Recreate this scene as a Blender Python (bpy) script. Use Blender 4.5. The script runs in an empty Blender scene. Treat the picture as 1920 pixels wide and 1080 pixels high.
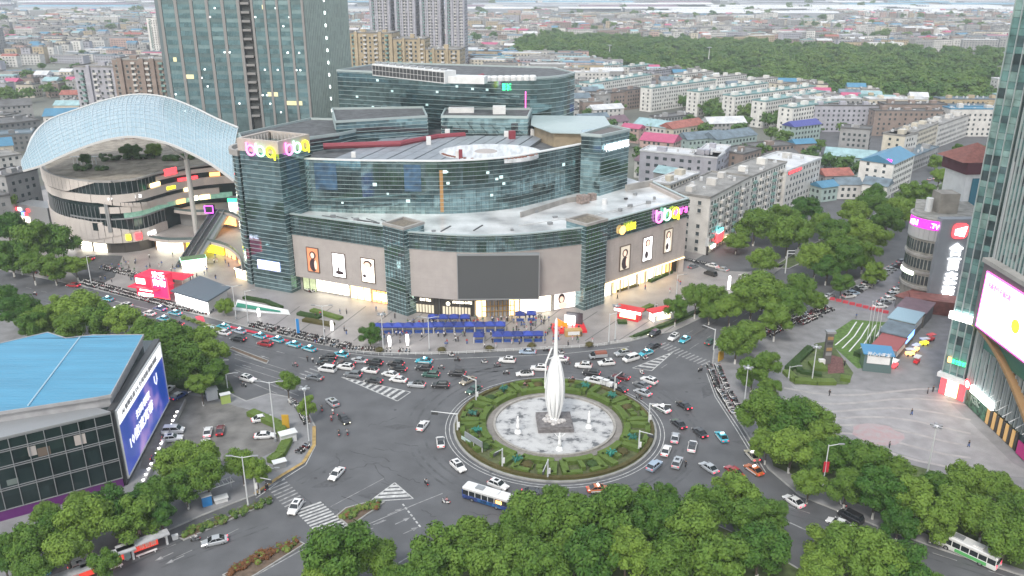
import bpy, bmesh, math, random
from math import sin, cos, pi, radians, atan2, hypot, sqrt
from mathutils import Vector, Matrix
random.seed(7)
S = bpy.context.scene
COL = S.collection

# ---------------------------------------------------------------- camera, sky, sun, exposure
FPX, TH, CH = 1566.0, radians(20.3), 98.0
cam_d = bpy.data.cameras.new('camera'); cam = bpy.data.objects.new('camera', cam_d); COL.objects.link(cam)
cam_d.sensor_width = 36.0; cam_d.lens = 36.0 * FPX / 1920.0
cam_d.clip_start = 1.0; cam_d.clip_end = 30000.0
cam.location = (0, 0, CH); cam.rotation_euler = (pi / 2 - TH, 0, 0)
S.camera = cam
S.view_settings.view_transform = 'Standard'; S.view_settings.look = 'None'
S.view_settings.exposure = 1.37; S.view_settings.gamma = 1.0
S.view_settings.use_curve_mapping = False
S.cycles.use_denoising = True
S.cycles.max_bounces = 6; S.cycles.diffuse_bounces = 2; S.cycles.glossy_bounces = 3
S.cycles.transmission_bounces = 3; S.cycles.volume_bounces = 0; S.cycles.transparent_max_bounces = 4
S.cycles.sample_clamp_indirect = 4.0
S.cycles.use_adaptive_sampling = True

W = bpy.data.worlds.new("World"); S.world = W; W.use_nodes = True
nt = W.node_tree; bg = nt.nodes['Background']
sky = nt.nodes.new('ShaderNodeTexSky'); sky.sky_type = 'NISHITA'; sky.sun_disc = False
sky.sun_elevation = radians(24); sky.sun_rotation = radians(200)
sky.dust_density = 3.0; sky.air_density = 1.0; sky.ozone_density = 1.0
mixw = nt.nodes.new('ShaderNodeMix'); mixw.data_type = 'RGBA'; mixw.inputs[0].default_value = 0.72
mixw.inputs[7].default_value = (5.7, 6.1, 6.6, 1)          # even cloud cover
nt.links.new(sky.outputs[0], mixw.inputs[6]); nt.links.new(mixw.outputs[2], bg.inputs[0])
bg.inputs[1].default_value = 0.088
sun_d = bpy.data.lights.new('sun', 'SUN'); sun_d.energy = 1.1; sun_d.angle = radians(14)
sun_d.color = (1.0, 0.96, 0.9)
sun = bpy.data.objects.new('sun', sun_d); COL.objects.link(sun)
# sun stands behind and to the left of the camera, high behind thin cloud
sv = Vector((sin(radians(200)) * cos(radians(50)), cos(radians(200)) * cos(radians(50)), sin(radians(50))))
sun.rotation_euler = sv.to_track_quat('Z', 'Y').to_euler()

# ---------------------------------------------------------------- survey helpers: image point -> place in the world
_s, _c = sin(TH), cos(TH)
def ray(px, py):
    u = (px - 960) / FPX; v = (py - 540) / FPX
    return u, _c - v * _s, -(_s + v * _c)
def at(px, py, z=0.0):
    d = ray(px, py); t = (z - CH) / d[2]
    return Vector((d[0] * t, d[1] * t))
def aty(px, py, Y):
    d = ray(px, py); t = Y / d[1]
    return Vector((d[0] * t, Y, CH + d[2] * t))
def zat(X, Y, py):
    k = (540 - py) / FPX
    return CH + Y * (k * _c - _s) / (_c + k * _s)
def proj(X, Y, z):
    dz = z - CH; dep = Y * _c - dz * _s; up = Y * _s + dz * _c
    return 960 + FPX * X / dep, 540 - FPX * up / dep
def depth(X, Y, z=0): return Y * _c - (z - CH) * _s

# ---------------------------------------------------------------- materials
MATS = {}
def lin(c):
    if isinstance(c, (int, float)): c = (c, c, c)
    return tuple(c) + (1.0,)
def mat(name, col, rough=0.8, metal=0.0, noise=0.0, scale=1.0, emit=0.0, ecol=None, rand=0.0, bump=0.0, coat=0.0,
        spec=0.5, snap=None, detail=3.0, col2=None, stretch=None):
    if name in MATS: return MATS[name]
    m = bpy.data.materials.new(name); m.use_nodes = True; MATS[name] = m
    t = m.node_tree; b = t.nodes['Principled BSDF']
    b.inputs['Base Color'].default_value = lin(col); b.inputs['Roughness'].default_value = rough
    b.inputs['Metallic'].default_value = metal; b.inputs['Specular IOR Level'].default_value = spec
    b.inputs['Coat Weight'].default_value = coat
    if coat: b.inputs['Coat Roughness'].default_value = 0.08
    if emit:
        b.inputs['Emission Color'].default_value = lin(ecol or col); b.inputs['Emission Strength'].default_value = emit
    fac = None; geo = None
    if noise or snap or bump:
        geo = t.nodes.new('ShaderNodeNewGeometry')
        src = geo.outputs['Position']
        if stretch:
            vm = t.nodes.new('ShaderNodeVectorMath'); vm.operation = 'MULTIPLY'; vm.inputs[1].default_value = stretch
            t.links.new(src, vm.inputs[0]); src = vm.outputs[0]
        if snap:
            vs = t.nodes.new('ShaderNodeVectorMath'); vs.operation = 'SNAP'; vs.inputs[1].default_value = snap
            t.links.new(src, vs.inputs[0])
            wn = t.nodes.new('ShaderNodeTexWhiteNoise'); t.links.new(vs.outputs[0], wn.inputs['Vector']); fac = wn.outputs['Value']
        if noise or bump:
            nz = t.nodes.new('ShaderNodeTexNoise'); nz.inputs['Scale'].default_value = scale; nz.inputs['Detail'].default_value = detail
            t.links.new(src, nz.inputs['Vector'])
            if fac is None: fac = nz.outputs['Fac']
            elif noise:
                ad = t.nodes.new('ShaderNodeMath'); ad.operation = 'MULTIPLY_ADD'; ad.inputs[1].default_value = 0.5; 
                t.links.new(fac, ad.inputs[0])
                hf = t.nodes.new('ShaderNodeMath'); hf.operation = 'MULTIPLY'; hf.inputs[1].default_value = 0.5
                t.links.new(nz.outputs['Fac'], hf.inputs[0]); t.links.new(hf.outputs[0], ad.inputs[2]); fac = ad.outputs[0]
            if bump:
                bp = t.nodes.new('ShaderNodeBump'); bp.inputs['Strength'].default_value = bump; bp.inputs['Distance'].default_value = 0.2
                t.links.new(nz.outputs['Fac'], bp.inputs['Height']); t.links.new(bp.outputs[0], b.inputs['Normal'])
    if rand:
        oi = t.nodes.new('ShaderNodeObjectInfo')
        if fac is None: fac = oi.outputs['Random']; noise = rand
        else:
            mx = t.nodes.new('ShaderNodeMath'); mx.operation = 'MULTIPLY_ADD'; mx.inputs[1].default_value = rand
            t.links.new(oi.outputs['Random'], mx.inputs[0])
            m2 = t.nodes.new('ShaderNodeMath'); m2.operation = 'MULTIPLY'; m2.inputs[1].default_value = 1 - rand
            t.links.new(fac, m2.inputs[0]); t.links.new(m2.outputs[0], mx.inputs[2]); fac = mx.outputs[0]
    if fac is not None and (noise or snap):
        rp = t.nodes.new('ShaderNodeValToRGB')
        a = noise or 0.3
        c = lin(col)[:3]
        if col2 is None: lo = [x * (1 - a) for x in c]; hi = [min(1, x * (1 + a)) for x in c]
        else: lo = list(c); hi = list(col2)
        w = 0.0 if (snap or rand) else 0.3
        rp.color_ramp.elements[0].position = w; rp.color_ramp.elements[1].position = 1 - w
        rp.color_ramp.elements[0].color = lin(lo); rp.color_ramp.elements[1].color = lin(hi)
        t.links.new(fac, rp.inputs[0]); t.links.new(rp.outputs[0], b.inputs['Base Color'])
    return m
def glow(name, col, strength=3.0, base=None):
    return mat(name, base if base is not None else tuple(min(.9, x) for x in col), rough=0.5, emit=strength, ecol=col)

# ---------------------------------------------------------------- mesh building
class MB:
    def __init__(self): self.v = []; self.f = []; self.m = []
    def add(self, verts, faces, mi=0):
        n = len(self.v); self.v += [tuple(p) for p in verts]
        self.f += [tuple(i + n for i in f) for f in faces]; self.m += [mi] * len(faces)
    def quad(self, a, b, c, d, mi=0): self.add([a, b, c, d], [(0, 1, 2, 3)], mi)
    def box(self, cx, cy, z0, z1, sx, sy, rz=0.0, mi=0):
        c, s = cos(rz), sin(rz); P = []
        for z in (z0, z1):
            for dx, dy in ((-1, -1), (1, -1), (1, 1), (-1, 1)):
                x, y = dx * sx / 2, dy * sy / 2
                P.append((cx + x * c - y * s, cy + x * s + y * c, z))
        self.add(P, [(3, 2, 1, 0), (4, 5, 6, 7), (0, 1, 5, 4), (1, 2, 6, 5), (2, 3, 7, 6), (3, 0, 4, 7)], mi)
    def prism(self, poly, z0, z1, mi=0, top=None, bottom=True):
        poly = ccw(poly); n = len(poly)
        V = [(p[0], p[1], z0) for p in poly] + [(p[0], p[1], z1) for p in poly]
        self.add(V, [(i, (i + 1) % n, n + (i + 1) % n, n + i) for i in range(n)], mi)
        self.add([(p[0], p[1], z1) for p in poly], [tuple(range(n))], mi if top is None else top)
        if bottom: self.add([(p[0], p[1], z0) for p in poly], [tuple(reversed(range(n)))], mi)
    def frame_prism(self, poly, inset, z0, z1, mi=0):
        poly = ccw(poly); inn = offset_poly(poly, -inset); n = len(poly)
        o = [(p[0], p[1]) for p in poly]; q = [(p[0], p[1]) for p in inn]
        V = [(x, y, z0) for x, y in o] + [(x, y, z1) for x, y in o] + [(x, y, z0) for x, y in q] + [(x, y, z1) for x, y in q]
        F = []
        for i in range(n):
            j = (i + 1) % n
            F += [(i, j, n + j, n + i), (n + i, n + j, 3 * n + j, 3 * n + i), (2 * n + j, 2 * n + i, 3 * n + i, 3 * n + j)]
        self.add(V, F, mi)
    def tube(self, pts, r, n=6, mi=0, r2=None, cap=True):
        pts = [Vector(p) for p in pts]; k = len(pts); V = []
        for i, p in enumerate(pts):
            d = (pts[min(i + 1, k - 1)] - pts[max(i - 1, 0)]).normalized()
            a = d.orthogonal().normalized() if i == 0 else (a - d * a.dot(d)).normalized()
            b = d.cross(a); rr = r if r2 is None else r + (r2 - r) * i / max(1, k - 1)
            if isinstance(r, (list, tuple)): rr = r[i]
            for j in range(n):
                t = 2 * pi * j / n; V.append(p + (a * cos(t) + b * sin(t)) * rr)
        F = [(i * n + j, i * n + (j + 1) % n, (i + 1) * n + (j + 1) % n, (i + 1) * n + j) for i in range(k - 1) for j in range(n)]
        if cap: F += [tuple(reversed(range(n))), tuple(range((k - 1) * n, k * n))]
        self.add(V, F, mi)
    def cyl(self, x, y, z0, z1, r, n=10, mi=0, r2=None):
        self.tube([(x, y, z0), (x, y, z1)], r, n, mi, r2)
    def lathe(self, x, y, prof, n=12, mi=0, sx=1.0, sy=1.0):
        V = []; k = len(prof)
        for r, z in prof:
            for j in range(n): t = 2 * pi * j / n; V.append((x + cos(t) * r * sx, y + sin(t) * r * sy, z))
        F = [(i * n + j, i * n + (j + 1) % n, (i + 1) * n + (j + 1) % n, (i + 1) * n + j) for i in range(k - 1) for j in range(n)]
        F += [tuple(reversed(range(n))), tuple(range((k - 1) * n, k * n))]
        self.add(V, F, mi)
    def ball(self, x, y, z, rx, ry=None, rz=None, n=8, mi=0):
        ry = ry or rx; rz = rz or rx
        self.lathe(x, y, [(max(.02, sin(pi * i / 5)) * rx, z - cos(pi * i / 5) * rz) for i in range(6)], n, mi, 1.0, ry / rx)
    # boxes measured along a wall from A to B (outward on the right-hand side of A->B)
    def wbox(self, A, B, s0, s1, z0, z1, d0, d1, mi=0):
        A = Vector(A[:2]); B = Vector(B[:2]); t = (B - A).normalized(); n = Vector((t.y, -t.x)); P = []
        for z in (z0, z1):
            for s, d in ((s0, d1), (s1, d1), (s1, d0), (s0, d0)):
                q = A + t * s + n * d; P.append((q.x, q.y, z))
        self.add(P, [(3, 2, 1, 0), (4, 5, 6, 7), (0, 1, 5, 4), (1, 2, 6, 5), (2, 3, 7, 6), (3, 0, 4, 7)], mi)
    def wquad(self, A, B, s0, s1, z0, z1, d, mi=0):
        A = Vector(A[:2]); B = Vector(B[:2]); t = (B - A).normalized(); n = Vector((t.y, -t.x))
        a = A + t * s0 + n * d; b = A + t * s1 + n * d
        self.quad((a.x, a.y, z0), (b.x, b.y, z0), (b.x, b.y, z1), (a.x, a.y, z1), mi)
    def mesh(self, name, mats, smooth=False):
        me = bpy.data.meshes.new(name); me.from_pydata(self.v, [], self.f)
        for m in (mats if isinstance(mats, (list, tuple)) else [mats]): me.materials.append(m)
        if any(self.m): me.polygons.foreach_set('material_index', self.m)
        if smooth: me.polygons.foreach_set('use_smooth', [True] * len(self.f))
        me.update(); return me
def ccw(p):
    p = [Vector(q[:2]) for q in p]
    a = sum(p[i].x * p[(i + 1) % len(p)].y - p[(i + 1) % len(p)].x * p[i].y for i in range(len(p)))
    return p if a > 0 else p[::-1]
def offset_poly(p, d):
    p = ccw(p); n = len(p); out = []
    for i in range(n):
        a, b, c = p[i - 1], p[i], p[(i + 1) % n]
        t1 = (b - a).normalized(); t2 = (c - b).normalized()
        n1 = Vector((t1.y, -t1.x)); n2 = Vector((t2.y, -t2.x)); m = (n1 + n2)
        k = m.dot(m) / 2
        out.append(b + m * (d / max(k, .3)))
    return out

def tag(o, label=None, cat=None, group=None, kind=None):
    if label and len(label.split()) > 16: print('LONG', len(label.split()), label)
    if label: o['label'] = label
    if cat: o['category'] = cat
    if group: o['group'] = group
    if kind: o['kind'] = kind
    return o
def thing(name, label, cat, loc=(0, 0, 0), rz=0.0, group=None):
    o = bpy.data.objects.new(name, None); COL.objects.link(o)
    if len(loc) == 2: loc = (loc[0], loc[1], 0)
    o.location = loc; o.rotation_euler = (0, 0, rz); o.empty_display_size = 0.5
    return tag(o, label, cat, group)
def obj(name, mb, mats, parent=None, world=False, smooth=False, kind=None, label=None):
    """link a mesh object; world=True: the mesh was written in world coordinates"""
    me = mb if isinstance(mb, bpy.types.Mesh) else mb.mesh(name, mats, smooth)
    o = bpy.data.objects.new(name, me); COL.objects.link(o)
    if parent is not None:
        o.parent = parent
        if world:
            p = parent; off = Vector((0, 0, 0))
            while p is not None: off += p.location; p = p.parent
            o.location = -off if False else (0, 0, 0)
            me.transform(Matrix.Translation(-off))
    if kind: o['kind'] = kind
    if label: o['label'] = label
    return o
def struct(name, mb, mats, smooth=False): return obj(name, mb, mats, None, kind='structure', smooth=smooth)
KIDS = {}
def proto(o):
    ch = [x for x in COL.objects if x.parent == o]; KIDS[o.name] = ch
    for x in ch: proto(x)
    return o
def copy_tree(o, parent=None, src=None):
    src = src or o.name
    c = o.copy(); COL.objects.link(c); c.parent = parent
    for ch in KIDS.get(src, ()): copy_tree(ch, c)
    return c
def place(o, x, y, z=0, rz=0, label=None, group=None):
    o.location = (x, y, z); o.rotation_euler = (0, 0, rz)
    if label: o['label'] = label
    if group: o['group'] = group
    return o
def text_mesh(body, size, extrude=.06, bold=0.0):
    c = bpy.data.curves.new('letters', 'FONT'); c.body = body; c.size = size; c.extrude = extrude; c.offset = bold
    c.align_x = 'LEFT'; c.align_y = 'BOTTOM_BASELINE'; c.resolution_u = 1
    o = bpy.data.objects.new('letters', c); COL.objects.link(o)
    bpy.context.view_layer.update()
    me = bpy.data.meshes.new_from_object(o)
    bpy.data.objects.remove(o); bpy.data.curves.remove(c)
    return me
def wall_text(name, body, A, B, s0, s1, z0, h, d, m, parent, vertical=False):
    """letters standing on the wall A->B, fitted between s0 and s1 with height h"""
    me = text_mesh(body, 1.0, .06, .015)
    xs = [v.co.x for v in me.vertices]; ys = [v.co.y for v in me.vertices]
    if not xs: return None
    x0, x1, y0, y1 = min(xs), max(xs), min(ys), max(ys)
    A = Vector(A[:2]); B = Vector(B[:2]); t = (B - A).normalized(); n = Vector((t.y, -t.x))
    fx = (s1 - s0) / (x1 - x0); fy = h / (y1 - y0)
    for v in me.vertices:
        s = s0 + (v.co.x - x0) * fx; z = z0 + (v.co.y - y0) * fy; q = A + t * s + n * (d + v.co.z)
        v.co = (q.x, q.y, z)
    me.materials.clear(); me.materials.append(m)
    return obj(name, me, None, parent, world=True)
def arc(cx, cy, r, a0, a1, n):
    return [Vector((cx + r * cos(radians(a0 + (a1 - a0) * i / n)), cy + r * sin(radians(a0 + (a1 - a0) * i / n)))) for i in range(n + 1)]
def P(*px): return [at(x, y) for x, y in px]
# ================================================================ the setting: land, roads, pavements, markings
asphalt = mat('asphalt', (0.093, 0.095, 0.10), 0.72, noise=0.2, scale=0.16, detail=9)
asph2 = mat('asphalt_patch', (0.068, 0.07, 0.074), 0.9, noise=0.2, scale=0.5)
kerbm = mat('kerb_stone', (0.30, 0.30, 0.29), 0.85, noise=0.15, scale=0.6)
paving = mat('paving', (0.255, 0.238, 0.23), 0.5, noise=0.2, scale=0.15, detail=5)
paving2 = mat('paving_dark', (0.13, 0.125, 0.125), 0.75, noise=0.1, scale=0.4)
paving3 = mat('paving_grey', (0.205, 0.205, 0.21), 0.75, noise=0.2, scale=0.3, detail=5)
dirtcon = mat('worn_concrete', (0.15, 0.145, 0.135), 0.9, noise=0.35, scale=0.25, detail=6)
soil = mat('soil', (0.12, 0.085, 0.06), 0.95, noise=0.3, scale=0.8)
grassm = mat('grass_cover', (0.075, 0.105, 0.035), 0.95, noise=0.4, scale=0.6, detail=5)
farland = mat('far_land', (0.13, 0.135, 0.115), 0.95, noise=0.5, scale=0.012, detail=8)
paint = mat('road_paint', (0.44, 0.44, 0.43), 0.7, noise=0.35, scale=1.2, detail=5)
paint_worn = mat('worn_road_paint', (0.27, 0.27, 0.27), 0.8, noise=0.4, scale=1.0, detail=5)
yellowp = mat('yellow_kerb_paint', (0.35, 0.24, 0.09), 0.8, noise=0.3, scale=0.8)

g = MB(); R = 11000
ring = [(cos(2 * pi * i / 48) * R, sin(2 * pi * i / 48) * R + 300, -0.35) for i in range(48)]
g.add(ring, [tuple(range(48))]); struct('ground', g, farland)

def sheet(name, poly, z, m, kind='structure'):
    b = MB(); b.add([(p[0], p[1], z) for p in ccw(poly)], [tuple(range(len(poly)))])
    return obj(name, b, m, kind=kind)
road_poly = [(-330, 20), (210, 20), (260, 160), (430, 480), (420, 760), (300, 700), (90, 420), (-230, 420), (-330, 330)]
b = MB(); b.prism(road_poly, -0.3, 0.0); struct('road', b, asphalt)

def block(name, poly, m, h=0.13, kerb=True, kw=0.35):
    b = MB(); b.prism(poly, 0.0 - .2, h); 
    o = struct(name, b, m)
    if kerb:
        k = MB(); k.frame_prism(offset_poly(poly, 0.02), kw, -0.1, h + .035); struct('kerb', k, kerbm)
    return o

north = P((-260, 452), (0, 506), (150, 536), (330, 581), (500, 623), (600, 646), (680, 660), (800, 665), (960, 658), (1060, 653), (1130, 648), (1180, 641), (1222, 630))
north += P((1262, 622), (1345, 582), (1410, 548)) + [Vector((101, 291)), Vector((84, 281)), Vector((70, 283)), Vector((66, 292)), Vector((74, 303)), Vector((60, 330)), Vector((-230, 410))]
block('plaza_pavement', north, paving)
east = P((1338, 655), (1333, 700), (1350, 740), (1390, 800), (1440, 880), (1500, 931), (1640, 986), (1760, 1030), (1940, 1088)) + [Vector((200, 95)), Vector((270, 200)), Vector((440, 470)), Vector((440, 560)), Vector((108, 262)), Vector((63, 216))]
block('east_pavement', east, paving3)
# west block: parking, blue roofed building, pavements
west = P((462, 752), (505, 738), (545, 745), (575, 768), (592, 800), (592, 835), (572, 868), (530, 893), (480, 928), (380, 967), (250, 1025), (100, 1085)) + [Vector((-150, 80)), Vector((-300, 60)), Vector((-330, 300))] + P((-120, 560), (60, 612), (200, 648), (300, 678), (390, 712), (440, 742))
block('west_pavement', west, paving3)
south = [Vector(p) for p in ((-70, 60), (-44, 92), (-20, 118), (-12, 130), (-3, 134), (10, 135), (24, 134), (36, 137), (44, 130), (60, 110), (90, 85), (100, 60))]
block('south_pavement', south, grassm)
island2 = [Vector(p) for p in ((55, 128), (62, 128), (110, 98), (130, 80), (100, 85), (60, 113))]
block('south_east_verge', island2, grassm)
nestrip = [Vector(p) for p in ((94, 286), (100, 285), (210, 393), (330, 520), (328, 526), (200, 400), (110, 306))]
block('street_verge', nestrip, grassm)
# planted medians and verges
def pl(name, poly, m=soil, h=.2): return block(name, poly, m, h, True, .25)
pl('median', P((428, 655), (436, 651), (505, 677), (500, 683)))
pl('planted_median', P((417, 1079), (556, 1012), (572, 1021), (480, 1079), (440, 1100)))
pl('planted_median', P((630, 968), (648, 953), (690, 942), (722, 942), (700, 958), (655, 989)))
pl('planted_verge', P((330, 1008), (395, 985), (505, 935), (512, 940), (440, 972), (345, 1014)))
pl('planted_verge', P((1176, 632), (1262, 600), (1345, 565), (1395, 540), (1402, 545), (1350, 574), (1270, 609), (1190, 638)), grassm)

# hatches, arrows, lanes and crossings
def strip(mb, a, b_, w, z=0.012, mi=0):
    a = Vector(a); b_ = Vector(b_); t = (b_ - a).normalized(); n = Vector((t.y, -t.x)) * w / 2
    mb.quad((a.x + n.x, a.y + n.y, z), (b_.x + n.x, b_.y + n.y, z), (b_.x - n.x, b_.y - n.y, z), (a.x - n.x, a.y - n.y, z), mi)
def polyline(mb, pts, w, z=0.012, dash=None):
    for a, b_ in zip(pts, pts[1:]):
        if not dash: strip(mb, a, b_, w, z); continue
        L = (b_ - a).length; t = (b_ - a) / L; s = 0
        while s < L - .5: strip(mb, a + t * s, a + t * min(L, s + dash[0]), w, z); s += dash[0] + dash[1]
m1 = MB()
CX, CY = 9.9, 172.0
for r, w in ((24.5, .16), (25.4, .16)): polyline(m1, arc(CX, CY, r, 0, 360, 96), w)
struct('roundabout_edge_line', m1, paint)
m1 = MB()
polyline(m1, P((150, 549), (330, 592), (500, 634), (600, 655), (690, 667), (800, 674), (960, 668), (1060, 663), (1180, 650)), .2)
polyline(m1, P((592, 835), (573, 872), (530, 899), (480, 934)), .18)
polyline(m1, P((1329, 700), (1345, 742), (1386, 804), (1436, 886)), .2); polyline(m1, P((1325, 700), (1341, 744), (1381, 806), (1431, 888)), .2)
struct('edge_line', m1, paint)
m1 = MB()
polyline(m1, P((440, 693), (560, 742)), .22); polyline(m1, P((438, 704), (520, 738)), .2)
for y in (663, 672, 684): polyline(m1, P((440, y), (535, y + 30)), .18)
polyline(m1, P((0, 545), (160, 588), (430, 655)), .18, dash=(3, 5)); polyline(m1, P((20, 532), (200, 575), (440, 638), (600, 680)), .18, dash=(3, 5))
polyline(m1, P((0, 575), (60, 592), (430, 690)), .18, dash=(3, 5))
polyline(m1, P((620, 950), (720, 897)), .14)
polyline(m1, P((1470, 975), (1525, 1000)), .3)
polyline(m1, P((1480, 950), (1650, 1005), (1900, 1085)), .2, dash=(4, 5)); polyline(m1, P((1640, 1000), (1655, 975)), .25)
polyline(m1, P((650, 1000), (780, 945), (830, 925)), .2); polyline(m1, P((720, 975), (700, 984)), .18)
polyline(m1, P((675, 1000), (700, 990)), .18); polyline(m1, P((706, 983), (724, 975)), .18)
polyline(m1, P((330, 1045), (420, 1005), (500, 965)), .16, dash=(3, 6)); polyline(m1, P((380, 978), (470, 942)), .16, dash=(3, 4))
polyline(m1, P((200, 1075), (330, 1020)), .18); polyline(m1, P((480, 1079), (575, 1026)), .25)
polyline(m1, P((740, 1060), (790, 1030)), .3); polyline(m1, P((1190, 676), (1260, 640), (1340, 598)), .15, dash=(3, 5))
polyline(m1, P((1240, 690), (1300, 650), (1420, 575)), .15, dash=(3, 5))
struct('lane_line', m1, paint_worn)
# hatched triangles
def hatch(corners, n, w, m, edge=.25, skip=0):
    """stripes across the triangle: base side c0-c1, apex c2"""
    a, b_, c = [Vector(p) for p in corners]; mb = MB()
    for p, q in ((a, b_), (b_, c), (c, a)): strip(mb, p, q, edge)
    for i in range(1, n):
        f = i / n; p = a.lerp(c, f); q = b_.lerp(c, f); strip(mb, p, q, w, .014)
    return struct('hatched_marking', mb, m)
hatch(P((770, 735), (745, 752), (640, 707)), 11, .9, paint)
hatch(P((693, 940), (775, 935), (740, 905)), 5, .8, paint)
hatch(P((1186, 690), (1222, 695), (1262, 660)), 7, .8, paint)
# zebra crossings
def zebra(c0, c1, along, n, L, w=.5, m=paint):
    a, b_ = at(*c0), at(*c1); d = Vector(at(*along)) - a; d.normalize(); mb = MB()
    for i in range(n):
        p = a.lerp(b_, i / (n - 1)); strip(mb, p - d * L / 2, p + d * L / 2, w)
    return struct('zebra_crossing', mb, m)
zebra((517, 906), (556, 948), (545, 894), 9, 4.2, .42, paint_worn)
zebra((578, 950), (640, 1010), (620, 935), 14, 5.5, .5)
zebra((524, 727), (600, 690), (560, 740), 9, 4, .5, paint_worn)
zebra((1240, 646), (1345, 690), (1270, 633), 16, 4, .45, paint_worn)
mb = MB(); strip(mb, at(628, 990), at(642, 1003), .45, .02); polyline(mb, P((755, 945), (792, 993)), .35, dash=(.8, .5)); struct('stop_line', mb, paint)
# turn arrows on the approach
def arrow(x, y, dx, dy, L=3.4, m=None):
    a = at(x, y); t = (at(x + dx, y + dy) - a).normalized(); n = Vector((t.y, -t.x)); mb = MB()
    strip(mb, a, a + t * L * .65, .2); e = a + t * L
    p = a + t * L * .6
    mb.add([(p.x + n.x * .5, p.y + n.y * .5, .012), (p.x - n.x * .5, p.y - n.y * .5, .012), (e.x, e.y, .012)], [(0, 2, 1)])
    return struct('arrow_marking', mb, paint_worn)
for x, y in ((726, 966), (741, 983), (756, 1001)): arrow(x, y, 22, -10)
for x, y in ((345, 1042), (325, 1036)): arrow(x, y, -20, 9)
for x, y in ((505, 672), (470, 689), (455, 668)): arrow(x, y, -20, -6)
# patched and cracked asphalt
random.seed(5)
mb = MB()
for (x, y, L, a) in ((655, 845, 70, 20), (680, 862, 60, 25), (700, 870, 50, 60), (630, 850, 40, 80), (640, 930, 60, 35), (600, 940, 50, 40), (715, 905, 35, 30), (745, 890, 40, 28), (790, 955, 30, 40), (700, 840, 60, 12), (690, 800, 50, -25), (740, 830, 40, 10), (880, 960, 50, 10), (655, 880, 55, -20), (560, 925, 60, 50), (1300, 720, 40, 0)):
    p = at(x, y)
    for k in range(7):
        q = at(x + cos(radians(a)) * L / 6 * (k + 1) + random.uniform(-3, 3), y + sin(radians(a)) * L / 9 * (k + 1) + random.uniform(-3, 3))
        if (q - p).length > .2: strip(mb, p, q, random.uniform(.08, .34), .0065)
        p = q
obj('asphalt_crack', mb, asph2, kind='structure')
random.seed(15)
mb = MB()
for r in (28.2, 30, 32.4, 34.2):
    for a0 in (20, 110, 205, 290): polyline(mb, arc(CX, CY, r + random.uniform(-.4, .4), a0 + random.uniform(-20, 10), a0 + random.uniform(35, 75), 14), .55, .005)
for a, c in (((0, 560), (560, 700)), ((20, 548), (640, 690)), ((1300, 640), (1400, 560)), ((1480, 960), (1900, 1090)), ((500, 985), (300, 1060)), ((560, 905), (640, 860)), ((860, 690), (1180, 670)), ((640, 700), (1120, 690))):
    p, q = at(*a), at(*c); n = Vector((q.y - p.y, p.x - q.x)).normalized() * .8; strip(mb, p + n, q + n, .4, .005); strip(mb, p - n, q - n, .4, .005)
struct('tyre_track', mb, mat('tyre_track', (.074, .076, .08), .65, noise=.35, scale=.5, detail=6))
mb = MB()
for (x, y, w) in ((620, 905, 3), (745, 800, 2.5), (1120, 760, 3), (1330, 730, 4), (860, 690, 2), (700, 930, 2.4), (1400, 830, 2.5), (300, 640, 2), (980, 715, 2)):
    p = at(x, y); a = x * .7; t = Vector((cos(a), sin(a))); n = Vector((-t.y, t.x)); q = [p + t * w * 1.6, p + n * w * .5, p - t * w * 1.4, p - n * w * .6]; mb.add([(v.x, v.y, .007) for v in q], [(0, 1, 2, 3)])
struct('asphalt_repair', mb, mat('asphalt_repair', (.079, .081, .086), .9, noise=.2, scale=1))
mb = MB()
for k in range(22): p = at(random.uniform(560, 1330), random.uniform(700, 920)); mb.cyl(p.x, p.y, 0, .012, .38, 10)
struct('manhole_cover', mb, asph2)
yk = MB(); polyline(yk, P((589, 800), (589, 835), (569, 868), (527, 893), (478, 927)), .8, .172); struct('yellow_kerb_band', yk, yellowp)

# plaza paving pattern: dark bands crossing the mall forecourt
mb = MB()
for i in range(15):
    f = i / 14; a = at(470 + f * 700, 588 + sin(f * 3) * 14 - f * 5 if False else 585); 
    x0 = 440 + 62 * i
    p = at(x0 + 60, 575 if x0 < 1000 else 585); q = at(x0 - 25, 640 if x0 > 500 else 615)
    strip(mb, p, q, .35, .145)
struct('paving_band', mb, paving2)
# curved pale bands on the eastern square
mb = MB(); sq = P((1480, 720), (1770, 745), (1900, 870), (1960, 900), (1850, 890), (1750, 870), (1650, 840), (1560, 790))
sheet('square_paving', offset_poly(sq, 0), .134, mat('square_stone', (.25, .248, .25), .65, noise=.18, scale=.3, detail=6))
for k in range(9):
    pts = [at(1470 + 50 * t, 728 + k * 16 + 10 * sin(t * .8 + k * .5) + t * (2 + k * .8)) for t in range(0, 8)]
    for a, b_ in zip(pts, pts[1:]): strip(mb, a, b_, .9, .142)
struct('curved_paving_band', mb, mat('paving_light', (0.31, 0.30, 0.29), .7, noise=.15, scale=.4))
redp = mat('pink_floor_print', (0.34, 0.23, 0.235), .7, noise=.6, scale=.7, col2=(.31, .30, .30))
mb = MB(); c = at(1645, 815); mb.add([(c.x + 5.5 * cos(t * pi / 8) * (1 + .12 * cos(3 * t)), c.y + 5 * sin(t * pi / 8), .15) for t in range(16)], [tuple(range(16))]); struct('printed_floor', mb, redp)
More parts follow.
